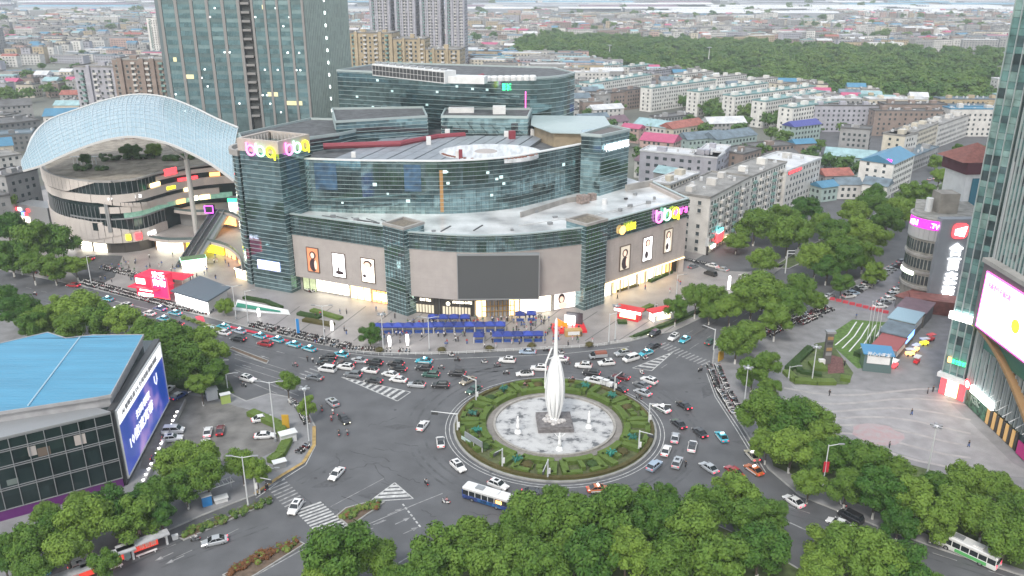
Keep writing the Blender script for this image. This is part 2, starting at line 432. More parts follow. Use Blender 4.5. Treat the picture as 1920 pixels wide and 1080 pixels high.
# parking asphalt in the east, parking court in the west
sheet('parking_lane', [Vector(p) for p in ((106, 246), (118, 240), (170, 292), (158, 304), (112, 260))], .137, mat('pale_asphalt', (.19, .19, .21), .8, noise=.15, scale=.3))
sheet('parking_court', P((300, 735), (380, 745), (470, 770), (530, 790), (530, 840), (470, 868), (330, 880), (262, 880), (285, 800)), .14, dirtcon)
sheet('west_side_street', P((120, 500), (165, 478), (230, 480), (215, 520), (170, 545)), .137, asph2)
sheet('bus_lane', P((100, 1082), (340, 1000), (475, 940), (485, 948), (340, 1015), (180, 1090)), .137, asphalt)
for pts in (P((300, 675), (430, 715), (440, 738), (380, 742), (300, 715)),): sheet('verge_grass', pts, .15, grassm)
sheet('verge_grass', P((1450, 875), (1520, 905), (1640, 960), (1800, 1030), (1920, 1070), (1920, 985), (1880, 920), (1700, 870), (1560, 820), (1450, 770), (1420, 760)), .15, grassm)
sheet('verge_path', P((1608, 975), (1625, 925), (1645, 915), (1635, 985)), .16, paving3)
sheet('red_lane', P((500, 600 + 42), (552, 655), (548, 660), (490, 643)) if False else P((365, 594), (380, 590), (385, 604), (372, 602)), .012, mat('red_surface', (.5, .03, .06), .8))
b = MB(); polyline(b, P((420, 611), (470, 622), (540, 640)), 1.2, .16); struct('red_surfacing', b, MATS['red_surface'])
# ================================================================ building materials
mglass = mat('mall_glass', (0.20, 0.305, 0.32), 0.06, metal=.85, noise=.6, scale=.06, snap=(1.5, 1.5, 1.45), bump=.03)
tglass = mat('tower_glass', (0.18, 0.31, 0.345), 0.12, metal=.6, noise=.5, scale=.12, snap=(2.2, 2.2, 3.6), bump=.02)
dglass = mat('dark_glass', (0.018, 0.035, 0.036), 0.08, metal=.3, noise=.5, scale=.3, snap=(2.5, 2.5, 2.5), bump=.01)
wglass = mat('window_glass', (0.05, 0.065, 0.07), 0.2, spec=.6, noise=.6, scale=1, snap=(1.1, 1.1, 1.1))
finm = mat('fin_metal', (0.40, 0.47, 0.47), 0.4, metal=.3)
beige = mat('beige_stone', (0.36, 0.33, 0.315), 0.75, noise=.07, scale=.35, detail=6)
beige2 = mat('pale_panel', (0.42, 0.375, 0.35), 0.7, noise=.08, scale=.3)
conc = mat('concrete', (0.30, 0.29, 0.275), 0.85, noise=.25, scale=.2, detail=6)
roofwet = mat('wet_roof', (0.50, 0.51, 0.515), 0.22, noise=.45, scale=.08, detail=7)
roofdark = mat('roof_sheet', (0.25, 0.275, 0.305), 0.45, metal=.2, noise=.15, scale=.3)
roofdeck = mat('roof_deck', (0.085, 0.09, 0.095), 0.8, noise=.4, scale=.4)
redduct = mat('red_duct', (0.22, 0.035, 0.05), 0.6)
white = mat('white_paint', (0.62, 0.63, 0.63), 0.5, noise=.08, scale=.5)
greym = mat('grey_metal', (0.28, 0.29, 0.30), 0.5, metal=.3)
darkm = mat('dark_metal', (0.05, 0.052, 0.055), 0.5)
screenm = mat('screen_off', (0.075, 0.08, 0.082), 0.5)
warm = glow('shop_glow', (1.0, .72, .36), 1.5)
warmw = glow('shop_glow_white', (1.0, .90, .70), 1.9)
orange = glow('orange_glow', (1.0, .45, .14), 1.3)
whitel = glow('white_light', (1.0, .98, .95), 2.2)
pinkl = glow('pink_light', (1.0, .10, .55), 1.3); redl = glow('red_light', (1.0, .05, .06), 1.2)
yell = glow('yellow_light', (1.0, .85, .03), 1.0); greenl = glow('green_light', (.05, 1.0, .35), .9)
mintl = glow('mint_light', (.45, 1.0, .65), 1.0); bluel = glow('blue_light', (.12, .3, 1.0), 2.0); magl = glow('magenta_light', (1.0, .04, .85), 1.2)
purpl = glow('purple_light', (.6, .08, 1.0), 2.0); cyanl = glow('cyan_light', (.1, .85, .9), 1.6)

def vadd(*p): return [Vector(q) for q in p]
def ringstrip(mb, pts, z0, z1, d0, d1, mi=0):
    for a, b_ in zip(pts, pts[1:]): mb.wbox(a, b_, 0, (b_ - a).length, z0, z1, d0, d1, mi)
def fins(parent, pts, zs, dep=.22, th=.07, m=None):
    for z in zs:
        b = MB(); ringstrip(b, pts, z, z + th, -.05, dep); obj('fin', b, m or finm, parent, world=True)
def bandwall(name, parent, pts, z0, z1, m, d=0.0, thick=.6, **k):
    b = MB(); ringstrip(b, pts, z0, z1, d - thick, d); return obj(name, b, m, parent, world=True, **k)
def frange(a, b_, st):
    out = []; 
    while a < b_ - 1e-6: out.append(a); a += st
    return out
def smooth(pts, n=6):
    """Catmull-Rom through plan points"""
    pts = [Vector(p) for p in pts]; out = []
    for i in range(len(pts) - 1):
        p0 = pts[max(i - 1, 0)]; p1 = pts[i]; p2 = pts[i + 1]; p3 = pts[min(i + 2, len(pts) - 1)]
        for k in range(n):
            t = k / n
            out.append(.5 * ((2 * p1) + (p2 - p0) * t + (2 * p0 - 5 * p1 + 4 * p2 - p3) * t * t + (3 * p1 - p0 - 3 * p2 + p3) * t ** 3))
    return out + [pts[-1]]

def along(pts, s):
    for a, c in zip(pts, pts[1:]):
        L = (c - a).length
        if s <= L: return a.lerp(c, s / L)
        s -= L
    return pts[-1]

# ================================================================ the shopping centre
mall = thing('shopping_centre', 'glass and pale stone shopping centre with curved front and big dark screen', 'building', (0, 290, 0))
WL0, WL1 = Vector((-71.8, 261.7)), Vector((-38.1, 246.4))
WR0, WR1 = Vector((28.4, 252.0)), Vector((61.0, 281.5))
curve = smooth([(-31.5, 241.0), (-16.4, 237.4), (-4.9, 237.2), (6.6, 239.6), (21.6, 245.5)], 4)
back = vadd((52, 308), (47, 318), (30, 345), (-75, 345), (-100, 300), (-88, 268))
foot = [WL0, WL1] + curve + [WR0, WR1] + back
b = MB(); b.prism(offset_poly(foot, -2.2), 0, 25, 0); obj('core', b, [conc], mall, world=True)
b = MB(); b.add([(p.x, p.y, 25.41) for p in ccw(offset_poly(foot, -.6))], [tuple(range(len(foot)))])
b.prism(offset_poly(foot, -.6), 25.0, 25.39); obj('terrace_roof', b, roofwet, mall, world=True)
front = [WL0, WL1] + curve + [WR0, WR1, Vector((52.5, 307.5))]
bandwall('parapet', mall, front, 26.7, 27.05, finm, .35, 1.0)
bandwall('parapet_inner_wall', mall, front, 25.3, 26.7, conc, -.75, .3)
# stone walls of the wings and centre
bandwall('stone_wall', mall, [WL0, WL1], 5.4, 19.9, beige, 0, 2.4)
bandwall('stone_wall', mall, curve, 6.3, 21.6, beige, 0, 2.4)
bandwall('stone_wall', mall, [WR0, WR1], 5.7, 20.3, beige2, 0, 2.4)
bandwall('stone_wall', mall, [WR1, Vector((52.5, 307.5))], 0, 26.7, beige2, 0, 2)
# shallow horizontal joints standing proud of the stone
b = MB()
for pts, zz in (([WL0, WL1], frange(6.6, 19.5, 1.2)), (curve, frange(7.5, 21.4, 1.2)), ([WR0, WR1], frange(6.9, 20, 1.2))):
    for z in zz: ringstrip(b, pts, z, z + .03, 0, .015)
for pts, z0, z1 in (([WL0, WL1], 5.4, 19.9), (curve, 6.3, 21.6), ([WR0, WR1], 5.7, 20.3)):
    Lt = sum((q - p).length for p, q in zip(pts, pts[1:]))
    for s in frange(1.2, Lt, 2.4): p, q = along(pts, s), along(pts, s + .04); b.wbox(p, q, 0, .035, z0, z1, 0, .015)
obj('stone_joint', b, mat('stone_joint', (.33, .295, .28), .8), mall, world=True, kind='stuff')
bandwall('upper_glazing', mall, [WL0, WL1], 19.9, 26.7, mglass, .15, 1)
bandwall('upper_glazing', mall, curve, 21.6, 26.7, mglass, .15, 1)
bandwall('upper_glazing', mall, [WR0, WR1], 20.3, 26.7, mglass, .15, 1)
for pts, z0 in (([WL0, WL1], 19.9), (curve, 21.6), ([WR0, WR1], 20.3)):
    fins(mall, pts, frange(z0 + .1, 26.6, 1.1), .22)
b = MB()
for pts, z0 in (([WL0, WL1], 19.9), (curve, 21.6), ([WR0, WR1], 20.3)):
    for a, c in zip(pts, pts[1:]):
        L = (c - a).length
        for s in frange(.7, L, 1.4): b.wbox(a, c, s, s + .07, z0, 26.7, .1, .22)
obj('mullion', b, darkm, mall, world=True, kind='stuff')
# glass pilasters either side of the curved centre
for A, B, t in ((Vector((-38.3, 246.3)), Vector((-31.3, 240.6)), 28.6), (Vector((21.6, 245.2)), Vector((28.6, 251.6)), 28.4)):
    t_ = (B - A).normalized(); n = Vector((t_.y, -t_.x))
    q = [A + n * 1.6, B + n * 1.6, B - n * 7, A - n * 7]
    b = MB(); b.prism(q, 0, t - .8); o = obj('glass_pilaster', b, mglass, mall, world=True)
    b = MB(); b.frame_prism(offset_poly(q, .15), .7, t - .8, t); obj('pilaster_parapet', b, conc, mall, world=True)
    b = MB(); b.prism(offset_poly(q, -.7), t - .8, t - .6); obj('pilaster_roof', b, mat('planter_soil', (.16, .14, .11), .9, noise=.4, scale=1.5), mall, world=True)
    fins(mall, [q[3], q[0], q[1], q[2]], frange(1.3, t - 1, 1.25), .18, .07)
    b = MB()
    for s in frange(1.0, (B - A).length, 1.3): b.wbox(q[0], q[1], s, s + .07, 0, t - .8, 0, .1)
    obj('mullion', b, darkm, mall, world=True, kind='stuff')
# dark screen in the centre
sa, sb = Vector((-16.2, 236.2)), Vector((8.0, 236.6))
scr = MB(); scr.wbox(sa, sb, 0, 24.2, 7.2, 20.9, -1.6, .25); so = obj('video_screen', scr, screenm, mall, world=True, label='large switched off dark grey video screen')
b = MB()
for s0, s1, z0, z1 in ((-.25, 24.45, 20.9, 21.25), (-.25, 24.45, 6.9, 7.2), (-.25, 0, 7.2, 20.9), (24.2, 24.45, 7.2, 20.9)): b.wbox(sa, sb, s0, s1, z0, z1, -1.6, .45)
obj('screen_frame', b, greym, so, world=False); COL.objects[-1].data.transform(Matrix.Translation(-mall.location))
# underside canopy and lit shopfronts of the ground floor
def shopfront(A, B, s0, s1, z0, z1, m, sign=None, n=3, label=None, d=-1.95):
    b = MB(); b.wbox(A, B, s0, s1, z0, z1, d - .2, d); p = obj('shopfront', b, m, mall, world=True, label=label)
    f = MB(); L = s1 - s0
    for k in range(n + 1): f.wbox(A, B, s0 + L * k / n - .08, s0 + L * k / n + .08, z0, z1, d, d + .15)
    f.wbox(A, B, s0, s1, z1 - .12, z1 + .1, d, d + .15)
    f.mesh; me = f.mesh('mullion', [darkm]); me.transform(Matrix.Translation(-mall.location)); o = bpy.data.objects.new('mullion', me); COL.objects.link(o); o.parent = p
    return p
shopfront(WL0, WL1, 1.2, 6.5, .2, 4.8, mat('green_tiles', (.28, .33, .22), .6, noise=.4, scale=.8, emit=.4, ecol=(.5, .55, .3)), n=2)
shopfront(WL0, WL1, 6.6, 19.5, .8, 4.9, warmw, n=5); shopfront(WL0, WL1, 20.2, 28, .3, 4.8, warm, n=3); shopfront(WL0, WL1, 28.5, 35.3, .3, 4.5, orange, n=4)
b = MB(); b.wbox(WL0, WL1, 35.4, 37.0, .2, 4.8, -2, -1.7); obj('green_wall_panel', b, glow('lime', (.25, .9, .1), .9), mall, world=True)
for s in (21, 23.5, 29.2, 31.6, 33.6):
    b = MB(); b.wbox(WL0, WL1, s, s + 1.5, 1.2, 3.6, -1.9, -1.7); obj('lit_window', b, warmw, mall, world=True)
CL = sum((b_ - a).length for a, b_ in zip(curve, curve[1:]))
def cseg(s0, s1): return along(curve, s0), along(curve, s1)
def cshop(s0, s1, z0, z1, m, n=3, d=-1.9):
    A, B = cseg(s0, s1); return shopfront(A, B, 0, (B - A).length, z0, z1, m, n=n, d=d)
dark_shop = mat('dark_shopfront', (.05, .045, .04), .4)
for s0, s1, z0, z1, m, n in ((.3, 8.6, .2, 5.8, dark_shop, 6), (9.2, 20, .2, 5.8, dark_shop, 8), (21, 34.5, .2, 5.6, warm, 8), (35.2, 45.5, .4, 5.6, warmw, 2), (46.5, CL - .6, .4, 5.9, mat('poster_skin', (.55, .5, .47), .6, emit=.7, ecol=(.9, .8, .75)), 1)):
    cshop(s0, s1, z0, z1, m, n)
for s0, s1 in ((1.2, 7.6), (10.0, 19.2)):
    A, B = cseg(s0, s1); L = (B - A).length
    b = MB()
    for k in range(int(L / 1.0)): b.wbox(A, B, k * 1.0 + .1, k * 1.0 + .8, .5, 3.1, -1.85, -1.7)
    obj('lit_window', b, mat('dim_window', (.3, .27, .22), .5, emit=.35, ecol=(.8, .7, .5)), mall, world=True)
A, B = cseg(2.5, 6.5); wall_text('shop_sign', 'KOI Thé', A, B, 0.2, 3.7, 4.4, .9, -1.5, warmw, mall)
A, B = cseg(12.2, 19.5); b = MB(); c = A.lerp(B, 0); b.cyl(c.x, c.y - .2, 4.2, 4.21, .01); 
wall_text('shop_sign', 'STARBUCKS COFFEE', A, B, 1.2, 7.2, 4.45, .75, -1.5, warmw, mall)
lg = MB(); t_ = (B - A).normalized(); q = [A + t_ * (0.1 + .62 * cos(2 * pi * i / 12)) for i in range(12)]
lg.add([(q[i].x, q[i].y - .0, 4.85 + .62 * sin(2 * pi * i / 12)) for i in range(12)], [tuple(range(12))]); lgo = obj('round_sign', lg, warmw, mall, world=True)
# gilded doorway and warm interior grid
A, B = cseg(23, 33); b = MB(); L = (B - A).length
for k in range(9): b.wbox(A, B, k * L / 8 - .1, k * L / 8 + .1, .2, 5.2, -1.8, -1.55)
for z in (1.9, 3.6): b.wbox(A, B, 0, L, z, z + .15, -1.8, -1.55)
obj('door_grille', b, mat('gold', (.55, .33, .1), .35, metal=.6), mall, world=True)
# face poster on the front
A, B = cseg(47.2, 50.5); L = (B - A).length
fig = MB()
def disc(mb, A, B, s, z, rs, rz, d, mi, n=14):
    t = (B - A).normalized(); nn = Vector((t.y, -t.x)); P_ = []
    for i in range(n):
        q = A + t * (s + rs * cos(2 * pi * i / n)) + nn * d; P_.append((q.x, q.y, z + rz * sin(2 * pi * i / n)))
    mb.add(P_, [tuple(range(n))], mi)
skin = mat('printed_skin', (.55, .36, .28), .6, emit=.5, ecol=(.85, .55, .42)); hair = mat('printed_hair', (.06, .035, .03), .6)
cloth = mat('printed_cloth', (.7, .68, .66), .6, emit=.6, ecol=(.9, .88, .85)); clothd = mat('printed_dark_cloth', (.05, .03, .035), .6)
A, B = cseg(46.5, CL - .6); disc(fig, A, B, 2.6, 3.9, 1.15, 1.7, -1.6, 1); disc(fig, A, B, 2.6, 3.7, .75, 1.0, -1.56, 0); disc(fig, A, B, 3.0, 1.6, 1.6, 1.1, -1.58, 0)
obj('poster_figure', fig, [skin, hair], mall, world=True)

# posters
def poster(A, B, s0, s1, z0, z1, bgm, kind_, lab):
    fr = MB()
    for a in ((s0 - .25, s1 + .25, z1, z1 + .25), (s0 - .25, s1 + .25, z0 - .25, z0), (s0 - .25, s0, z0, z1), (s1, s1 + .25, z0, z1)): fr.wbox(A, B, a[0], a[1], a[2], a[3], -.05, .35)
    p = MB(); p.wbox(A, B, s0, s1, z0, z1, -.05, .22); po = obj('lit_poster', p, bgm, mall, world=True, label=lab)
    def sub(name, mb, mm):
        me = mb.mesh(name, mm); me.transform(Matrix.Translation(-mall.location)); o = bpy.data.objects.new(name, me); COL.objects.link(o); o.parent = po
    sub('frame', fr, [mat('bronze_frame', (.12, .09, .07), .5)])
    f = MB(); w = s1 - s0; h = z1 - z0; c = (s0 + s1) / 2
    if kind_ == 0:
        disc(f, A, B, c, z1 - h * .3, w * .3, h * .17, .24, 1); disc(f, A, B, c - .1, z1 - h * .31, w * .17, h * .12, .26, 0)
        disc(f, A, B, c, z0 + h * .28, w * .34, h * .28, .245, 2); disc(f, A, B, c + w * .22, z0 + h * .3, w * .12, h * .2, .27, 0)
    elif kind_ == 1:
        disc(f, A, B, c + .1, z0 + h * .18, w * .36, h * .09, .24, 2); disc(f, A, B, c - .3, z0 + h * .33, w * .08, h * .14, .25, 1)
    elif kind_ == 2:
        disc(f, A, B, c, z1 - h * .22, w * .36, h * .16, .24, 1); disc(f, A, B, c - .15, z1 - h * .27, w * .25, h * .13, .26, 0)
        disc(f, A, B, c - w * .1, z0 + h * .32, w * .38, h * .3, .245, 3); disc(f, A, B, c - w * .3, z0 + h * .25, w * .14, h * .07, .27, 2)
    else:
        disc(f, A, B, c, z1 - h * .25, w * .32, h * .18, .24, 1); disc(f, A, B, c + .1, z1 - h * .25, w * .2, h * .12, .26, 0)
        disc(f, A, B, c, z0 + h * .3, w * .3, h * .34, .245, 3); disc(f, A, B, c - w * .1, z0 + h * .25, w * .2, h * .16, .27, 2)
    sub('printed_figure', f, [skin, hair, clothd, cloth])
pbd = mat('poster_dark', (.3, .12, .08), .5, emit=.5, ecol=(.8, .25, .1)); pbw = mat('poster_white', (.8, .8, .85), .5, emit=1.6, ecol=(.95, .97, 1.0)); pbc = mat('poster_cream', (.8, .72, .6), .5, emit=1.1, ecol=(1, .9, .75)); pbg = mat('poster_beige', (.5, .45, .38), .5, emit=.25, ecol=(.8, .7, .55))
poster(WL0, WL1, 5.6, 9.9, 8.2, 16.2, pbd, 0, 'warm poster of a dark haired woman in a black top')
poster(WL0, WL1, 15.6, 20.2, 7.9, 15.6, pbw, 1, 'mostly white poster with a small dark figure at its foot')
poster(WL0, WL1, 26.6, 31.3, 7.7, 15.4, pbc, 2, 'cream poster of a woman with a raised hand')
poster(WR0, WR1, 9.0, 13.6, 8.6, 16.6, pbg, 0, 'beige poster of a long haired woman'); poster(WR0, WR1, 20.5, 25.0, 9.2, 17.2, pbw, 3, 'pale blue poster of a standing model'); poster(WR0, WR1, 31.8, 35.8, 9.8, 17.8, pbg, 3, 'narrow beige poster near the far corner')
# right wing ground floor, deep and brightly lit
for s0, s1, m, n in ((.5, 8, warmw, 4), (8.6, 15.5, warm, 4), (16.2, 20, warmw, 2), (20.8, 26.5, warm, 3), (27.2, 30.5, warmw, 2), (31, 36, warm, 3), (36.6, 39.5, orange, 2), (40, 43.5, dark_shop, 2)):
    shopfront(WR0, WR1, s0, s1, .2, 5.2, m, n=n)
b = MB(); b.wbox(WR0, WR1, 0, 44, 5.45, 5.65, -2, .3); obj('soffit_light', b, warm, mall, world=True)
for s in frange(2, 42, 4.4):
    b = MB(); b.wbox(WR0, WR1, s, s + .35, 0, 5.5, -1.2, -.8); obj('column', b, conc, mall, world=True)

# lit signs on the glass
def logo(parent, A, B, s0, z0, h, d):
    """three round letters b b q in pink, mint and yellow"""
    t = (B - A).normalized(); n = Vector((t.y, -t.x)); r = h * .36
    for k, (m, up) in enumerate(((glow('logo_pink', (1, .2, .65), 1.1), 1), (mintl, 1), (yell, -1))):
        mb = MB(); cs = s0 + r + k * r * 2.5; cz = z0 + r * 1.15; V = []
        def pt(s, z, dd):
            q = A + t * s + n * (d + dd); return Vector((q.x, q.y, z))
        mb.tube([pt(cs + r * cos(a * pi / 8), cz + r * sin(a * pi / 8), 0) for a in range(17)], r * .2, 6, cap=False)
        sx = cs - r if up == 1 else cs + r
        mb.tube([pt(sx, cz, 0), pt(sx, cz + up * r * 1.55, 0)], r * .2, 6)
        obj('logo_letter', mb, m, parent, world=True)
logo(mall, WR0, WR1, 25.6, 21.4, 4.8, .9)
wall_text('lit_lettering', '步步高广场', WR0, WR1, 34.2, 42.6, 22.3, 2.3, .9, pinkl, mall)
wall_text('lit_lettering', '肯德基', WR0, WR1, 10.6, 15.2, 21.9, 2.4, .9, yell, mall)
b = MB(); disc(b, WR0, WR1, 8.7, 22.6, 1.6, 1.5, .9, 0); obj('round_sign', b, orange, mall, world=True)

# upper drum set back on the terrace
drum = smooth([(-67.8, 270.3), (-58, 268.7), (-49, 267.5), (-36, 267.0), (-24, 266.6), (-12, 268.6), (0, 273.6), (9.2, 281.5), (18.5, 290.2), (25.5, 297)], 3)
DT = 43.0
b = MB(); b.prism(drum + vadd((27, 340), (-75, 340)), 25.3, DT - 2.2, 0); obj('drum_core', b, [roofdeck], mall, world=True)
bandwall('drum_glazing', mall, drum, 25.4, DT - .2, mglass, .1, 1.2)
fins(mall, drum, frange(26.4, DT - .3, 1.42), .22, .08)
b = MB()
for a, c in zip(drum, drum[1:]):
    L = (c - a).length
    for s in frange(.3, L, 1.6): b.wbox(a, c, s, s + .05, 25.4, DT - .3, .05, .16)
obj('mullion', b, darkm, mall, world=True, kind='stuff')
bandwall('drum_coping', mall, drum, DT - .2, DT + .15, white, .3, 1.6)
for s, w, lab in ((3.2, 7.5, 0), (33.0, 5.5, 1)):
    A, B = along(drum, s), along(drum, s + w); b = MB(); b.wbox(A, B, 0, (B - A).length, 33, 41.8, .1, .22)
    obj('blue_banner', b, mat('blue_film', (.035, .085, .15), .4, noise=.5, scale=.5), mall, world=True)
# lift tower of warm light seen through the glass
A, B = along(drum, 44.5), along(drum, 46.2); b = MB(); b.wbox(A, B, 0, 1.1, 26, 40, .1, .14); obj('lit_shaft', b, mat('amber_film', (.17, .11, .05), .3, emit=.12, ecol=(1, .5, .15)), mall, world=True)
# roof of the drum: long sheet strips, white dish skylight, plant
RZ = DT - 2.1
b = MB(); b.prism(offset_poly(drum + vadd((27, 340), (-75, 340)), -1.4), RZ - .1, RZ); obj('roof_deck', b, roofdeck, mall, world=True)
for k in range(13):
    x0 = -60 + k * 4.6; b = MB()
    q = [(x0, 272 + k * .1), (x0 + 4.2, 272 + k * .1), (x0 + 17.5, 318), (x0 + 13.3, 318)]
    b.prism(q, RZ + .2, RZ + 1.2 + .1 * (k % 2)); obj('roof_strip', b, roofdark, mall, world=True)
q = [(-46.0, 271.6), (-23, 270.2)]
b = MB(); n_ = 28; el = [(-7.5 + 17.5 * cos(2 * pi * i / n_), 285.5 + 14 * sin(2 * pi * i / n_)) for i in range(n_)]
el = [(max(-30, x), y) for x, y in el]; b.prism(el, RZ + .2, RZ + 1.5)
obj('white_dish_roof', b, mat('white_roof', (.56, .58, .60), .45, noise=.25, scale=.5, stretch=(1.5, .2, 1)), mall, world=True)
b = MB(); b.lathe(-9, 286, [(4, RZ + 1.5), (3.6, RZ + 1.7), (1.5, RZ + 1.6)], 20); obj('skylight_ring', b, beige, mall, world=True)
b = MB(); random.seed(3)
for i in range(34):
    a = radians(200 + i * 4.6); x = -7.5 + 16.9 * cos(a); y = 285.5 + 13.5 * sin(a)
    if random.random() < .8: b.box(x, y, RZ + 1.5, RZ + 1.85, .9, .7, a)
obj('brick_row', b, mat('rust', (.22, .09, .06), .9), mall, world=True, kind='stuff')
# red duct and plant boxes
b = MB(); b.tube([(-66, 291, 43.2), (-40, 297, 43.0), (-28, 313, 42.6), (-18, 318, 42.4)], 1.1, 8); obj('red_duct', b, redduct, mall, world=True)
def boxes(parent, name, lst, m, **k):
    for (x, y, z0, z1, sx, sy, rz) in lst:
        b = MB(); b.box(x, y, z0, z1, sx, sy, rz); obj(name, b, m, parent, world=True, **k)
boxes(mall, 'plant_box', [(-30, 300, RZ, 45, 1.6, 1.4, .2), (-52, 272.5, DT, DT + 1.8, 1.4, 1.2, 0), (-18, 276, RZ, 44.5, 1.5, 1.5, 0), (-24.5, 318, RZ, 44.6, 1.8, 1.8, 0), (8, 322, RZ, 44, 1.8, 1.5, 0), (-2, 316, RZ, 44.2, 2, 1.5, 0)], white)
boxes(mall, 'red_tank', [(0, 312, RZ, 45, 2.2, 2, .3), (-17, 274.5, RZ, 45.2, 1.2, 1.2, 0), (26, 307, RZ, 43.5, 5, 1.4, .6)], redduct)
# stepped roof volumes behind the drum
def volume(name, q, z0, z1, m, fin=None, par=None, roofm=None, lab=None):
    b = MB(); b.prism(q, z0, z1); o = obj(name, b, m, par or mall, world=True, label=lab)
    b = MB(); b.frame_prism(offset_poly(q, .15), .5, z1, z1 + .8); obj('roof_parapet', b, finm, par or mall, world=True)
    b = MB(); b.add([(p.x, p.y, z1 + .03) for p in ccw(offset_poly(q, -.4))], [tuple(range(len(q)))]); obj('roof_surface', b, roofm or roofdeck, par or mall, world=True)
    if fin:
        qq = ccw(q); fins(par or mall, qq + [qq[0]], frange(z0 + .8, z1, fin), .3, .1)
volume('glass_block', [at(460, 268, 47) * 1, (-62, 300), (-44, 330), (-80, 335), (-98, 300)], 25, 45.5, mglass, 1.3)
volume('glass_block', [(-64, 305), (-32, 318), (-36, 342), (-72, 338)], 25, 49.0, mglass, 1.3)
volume('glass_block', [(-27, 322), (6, 320), (8, 342), (-27, 342)], 25, 48.4, mglass, 1.5)
b = MB(); q = [(8.5, 318), (15, 302), (27, 300), (36, 312), (36, 338), (9, 340)]
b.prism(q, RZ, 46); obj('rooftop_hall', b, mat('ochre_wall', (.27, .22, .15), .8, noise=.2, scale=.4), mall, world=True)
b = MB(); b.prism(offset_poly(q, 1.3), 46, 46.3); b.lathe(21, 318, [(14, 46.3), (4, 47.8)], 10); obj('rooftop_hall_roof', b, mat('pale_green_roof', (.33, .40, .40), .4), mall, world=True)
# white rooftop sheds
b = MB(); b.box(-20, 334, 48.5, 50.5, 10, 3); obj('rooftop_shed', b, white, mall, world=True); b = MB(); b.box(-5, 331, 48.5, 51.5, 5, 3.5); obj('rooftop_shed', b, white, mall, world=True)
# left corner tower with two logos
TL = [Vector((-87.2, 266)), Vector((-73.0, 259.6)), Vector((-66.6, 272.8)), Vector((-81.2, 280))]
b = MB(); b.prism(TL, 0, 48.2); obj('corner_tower', b, mglass, mall, world=True, label='tall glass corner tower with a lit logo on each face')
fins(mall, [TL[3], TL[0], TL[1], TL[2]], frange(1.2, 46.4, 1.42), .2, .07)
b = MB(); b.frame_prism(offset_poly(TL, .35), 1.0, 46.6, 50.6); obj('tower_parapet', b, mat('beige_parapet', (.42, .37, .33), .8, noise=.1, scale=.4), mall, world=True)
b = MB()
for k in range(9):
    f = k / 8
    for a, c in ((TL[0], TL[3]), (TL[3], TL[2])): p = a.lerp(c, f); q = (p - (TL[0] + TL[2]) / 2) * .78 + (TL[0] + TL[2]) / 2; b.box(q.x, q.y, 48.2, 50.3, .35, .35)
obj('parapet_frame', b, beige, mall, world=True, kind='stuff')
logo(mall, TL[0], TL[1], 3.8, 45.4, 4.3, .9); logo(mall, TL[1], TL[2], 2.6, 45.6, 4.3, .9)
rd = [(-86.5 + 6 * cos(radians(a)), 275.5 + 8 * sin(radians(a))) for a in range(100, 265, 15)] + [(-81, 280)]
b = MB(); b.prism(rd, 0, 44.5); obj('rounded_bay', b, mglass, mall, world=True); b = MB(); b.prism(offset_poly(rd, .8), 44.5, 45.1); b.frame_prism(offset_poly(rd, .8), 1, 45.1, 46.4); obj('rounded_bay_roof', b, conc, mall, world=True)
fins(mall, [Vector(p) for p in rd], frange(1.2, 44, 1.5), .2, .07)
# right tower
TR = [Vector((24.4, 294)), Vector((31.1, 290.8)), Vector((42.6, 303.5)), Vector((36.5, 312))]
b = MB(); b.prism(TR + vadd((26, 314)), 25, 46.4); obj('stair_tower', b, mglass, mall, world=True, label='glass stair tower above the right wing roof')
b = MB(); b.frame_prism(offset_poly(TR, .2), .5, 46.4, 47.3); obj('tower_parapet', b, finm, mall, world=True)
b = MB(); b.prism(offset_poly(TR, -.6), 46.4, 46.6); obj('tower_roof', b, mat('brown_deck', (.12, .11, .105), .8), mall, world=True)
fins(mall, [TR[0], TR[1], TR[2]], frange(26.3, 46.2, 1.42), .2, .07)
wall_text('white_lettering', '中国福利彩票', TR[1], TR[2], 1.5, 16.2, 41.0, 2.6, .6, glow('soft_white', (.9, .95, 1), 1.2), mall)
# terrace details: low walls, tanks, vents
bandwall('terrace_wall', mall, [Vector((3, 262)), Vector((19, 281)), Vector((27, 285))], 25.4, 27.2, conc, 0, .5)
b = MB(); b.wbox(Vector((30, 291)), Vector((52, 307)), 14, 27, 25.4, 27.6, 0, 1.2); obj('terrace_wall', b, conc, mall, world=True)
boxes(mall, 'terrace_shed', [(24.5, 281, 25.4, 28.2, 3.5, 3, .6), (28, 285, 25.4, 27.8, 2.5, 2, .6)], mat('mixed_shed', (.25, .2, .18), .8, noise=.5, scale=1.5))
b = MB(); b.cyl(31.8, 279.5, 25.4, 27.3, .9, 12); obj('water_tank', b, white, mall, world=True)
boxes(mall, 'roof_vent', [(40, 286, 25.4, 26, 1.2, .8, .7), (-20.5, 249, 25.4, 25.6, .5, 6.5, -.4), (-10.5, 250, 25.4, 25.6, .5, 6.5, -.4), (-46, 257, 25.4, 25.7, .6, 9, 1.1)], darkm)
for k in range(5):
    b = MB(); b.tube([(-62 + k * 5, 264 - k * 1.2, 25.6), (-58 + k * 5, 262 - k * 1.9, 25.6)], .12, 4); obj('roof_pipe', b, darkm, mall, world=True)
random.seed(19)
b = MB()
for k in range(17): a = Vector((-66 + k * 7.4, 240)); c = Vector((a.x + 3, 285)); b.wbox(a, c, 0, 44, 25.41, 25.44, 0, .12)
b2 = MB()
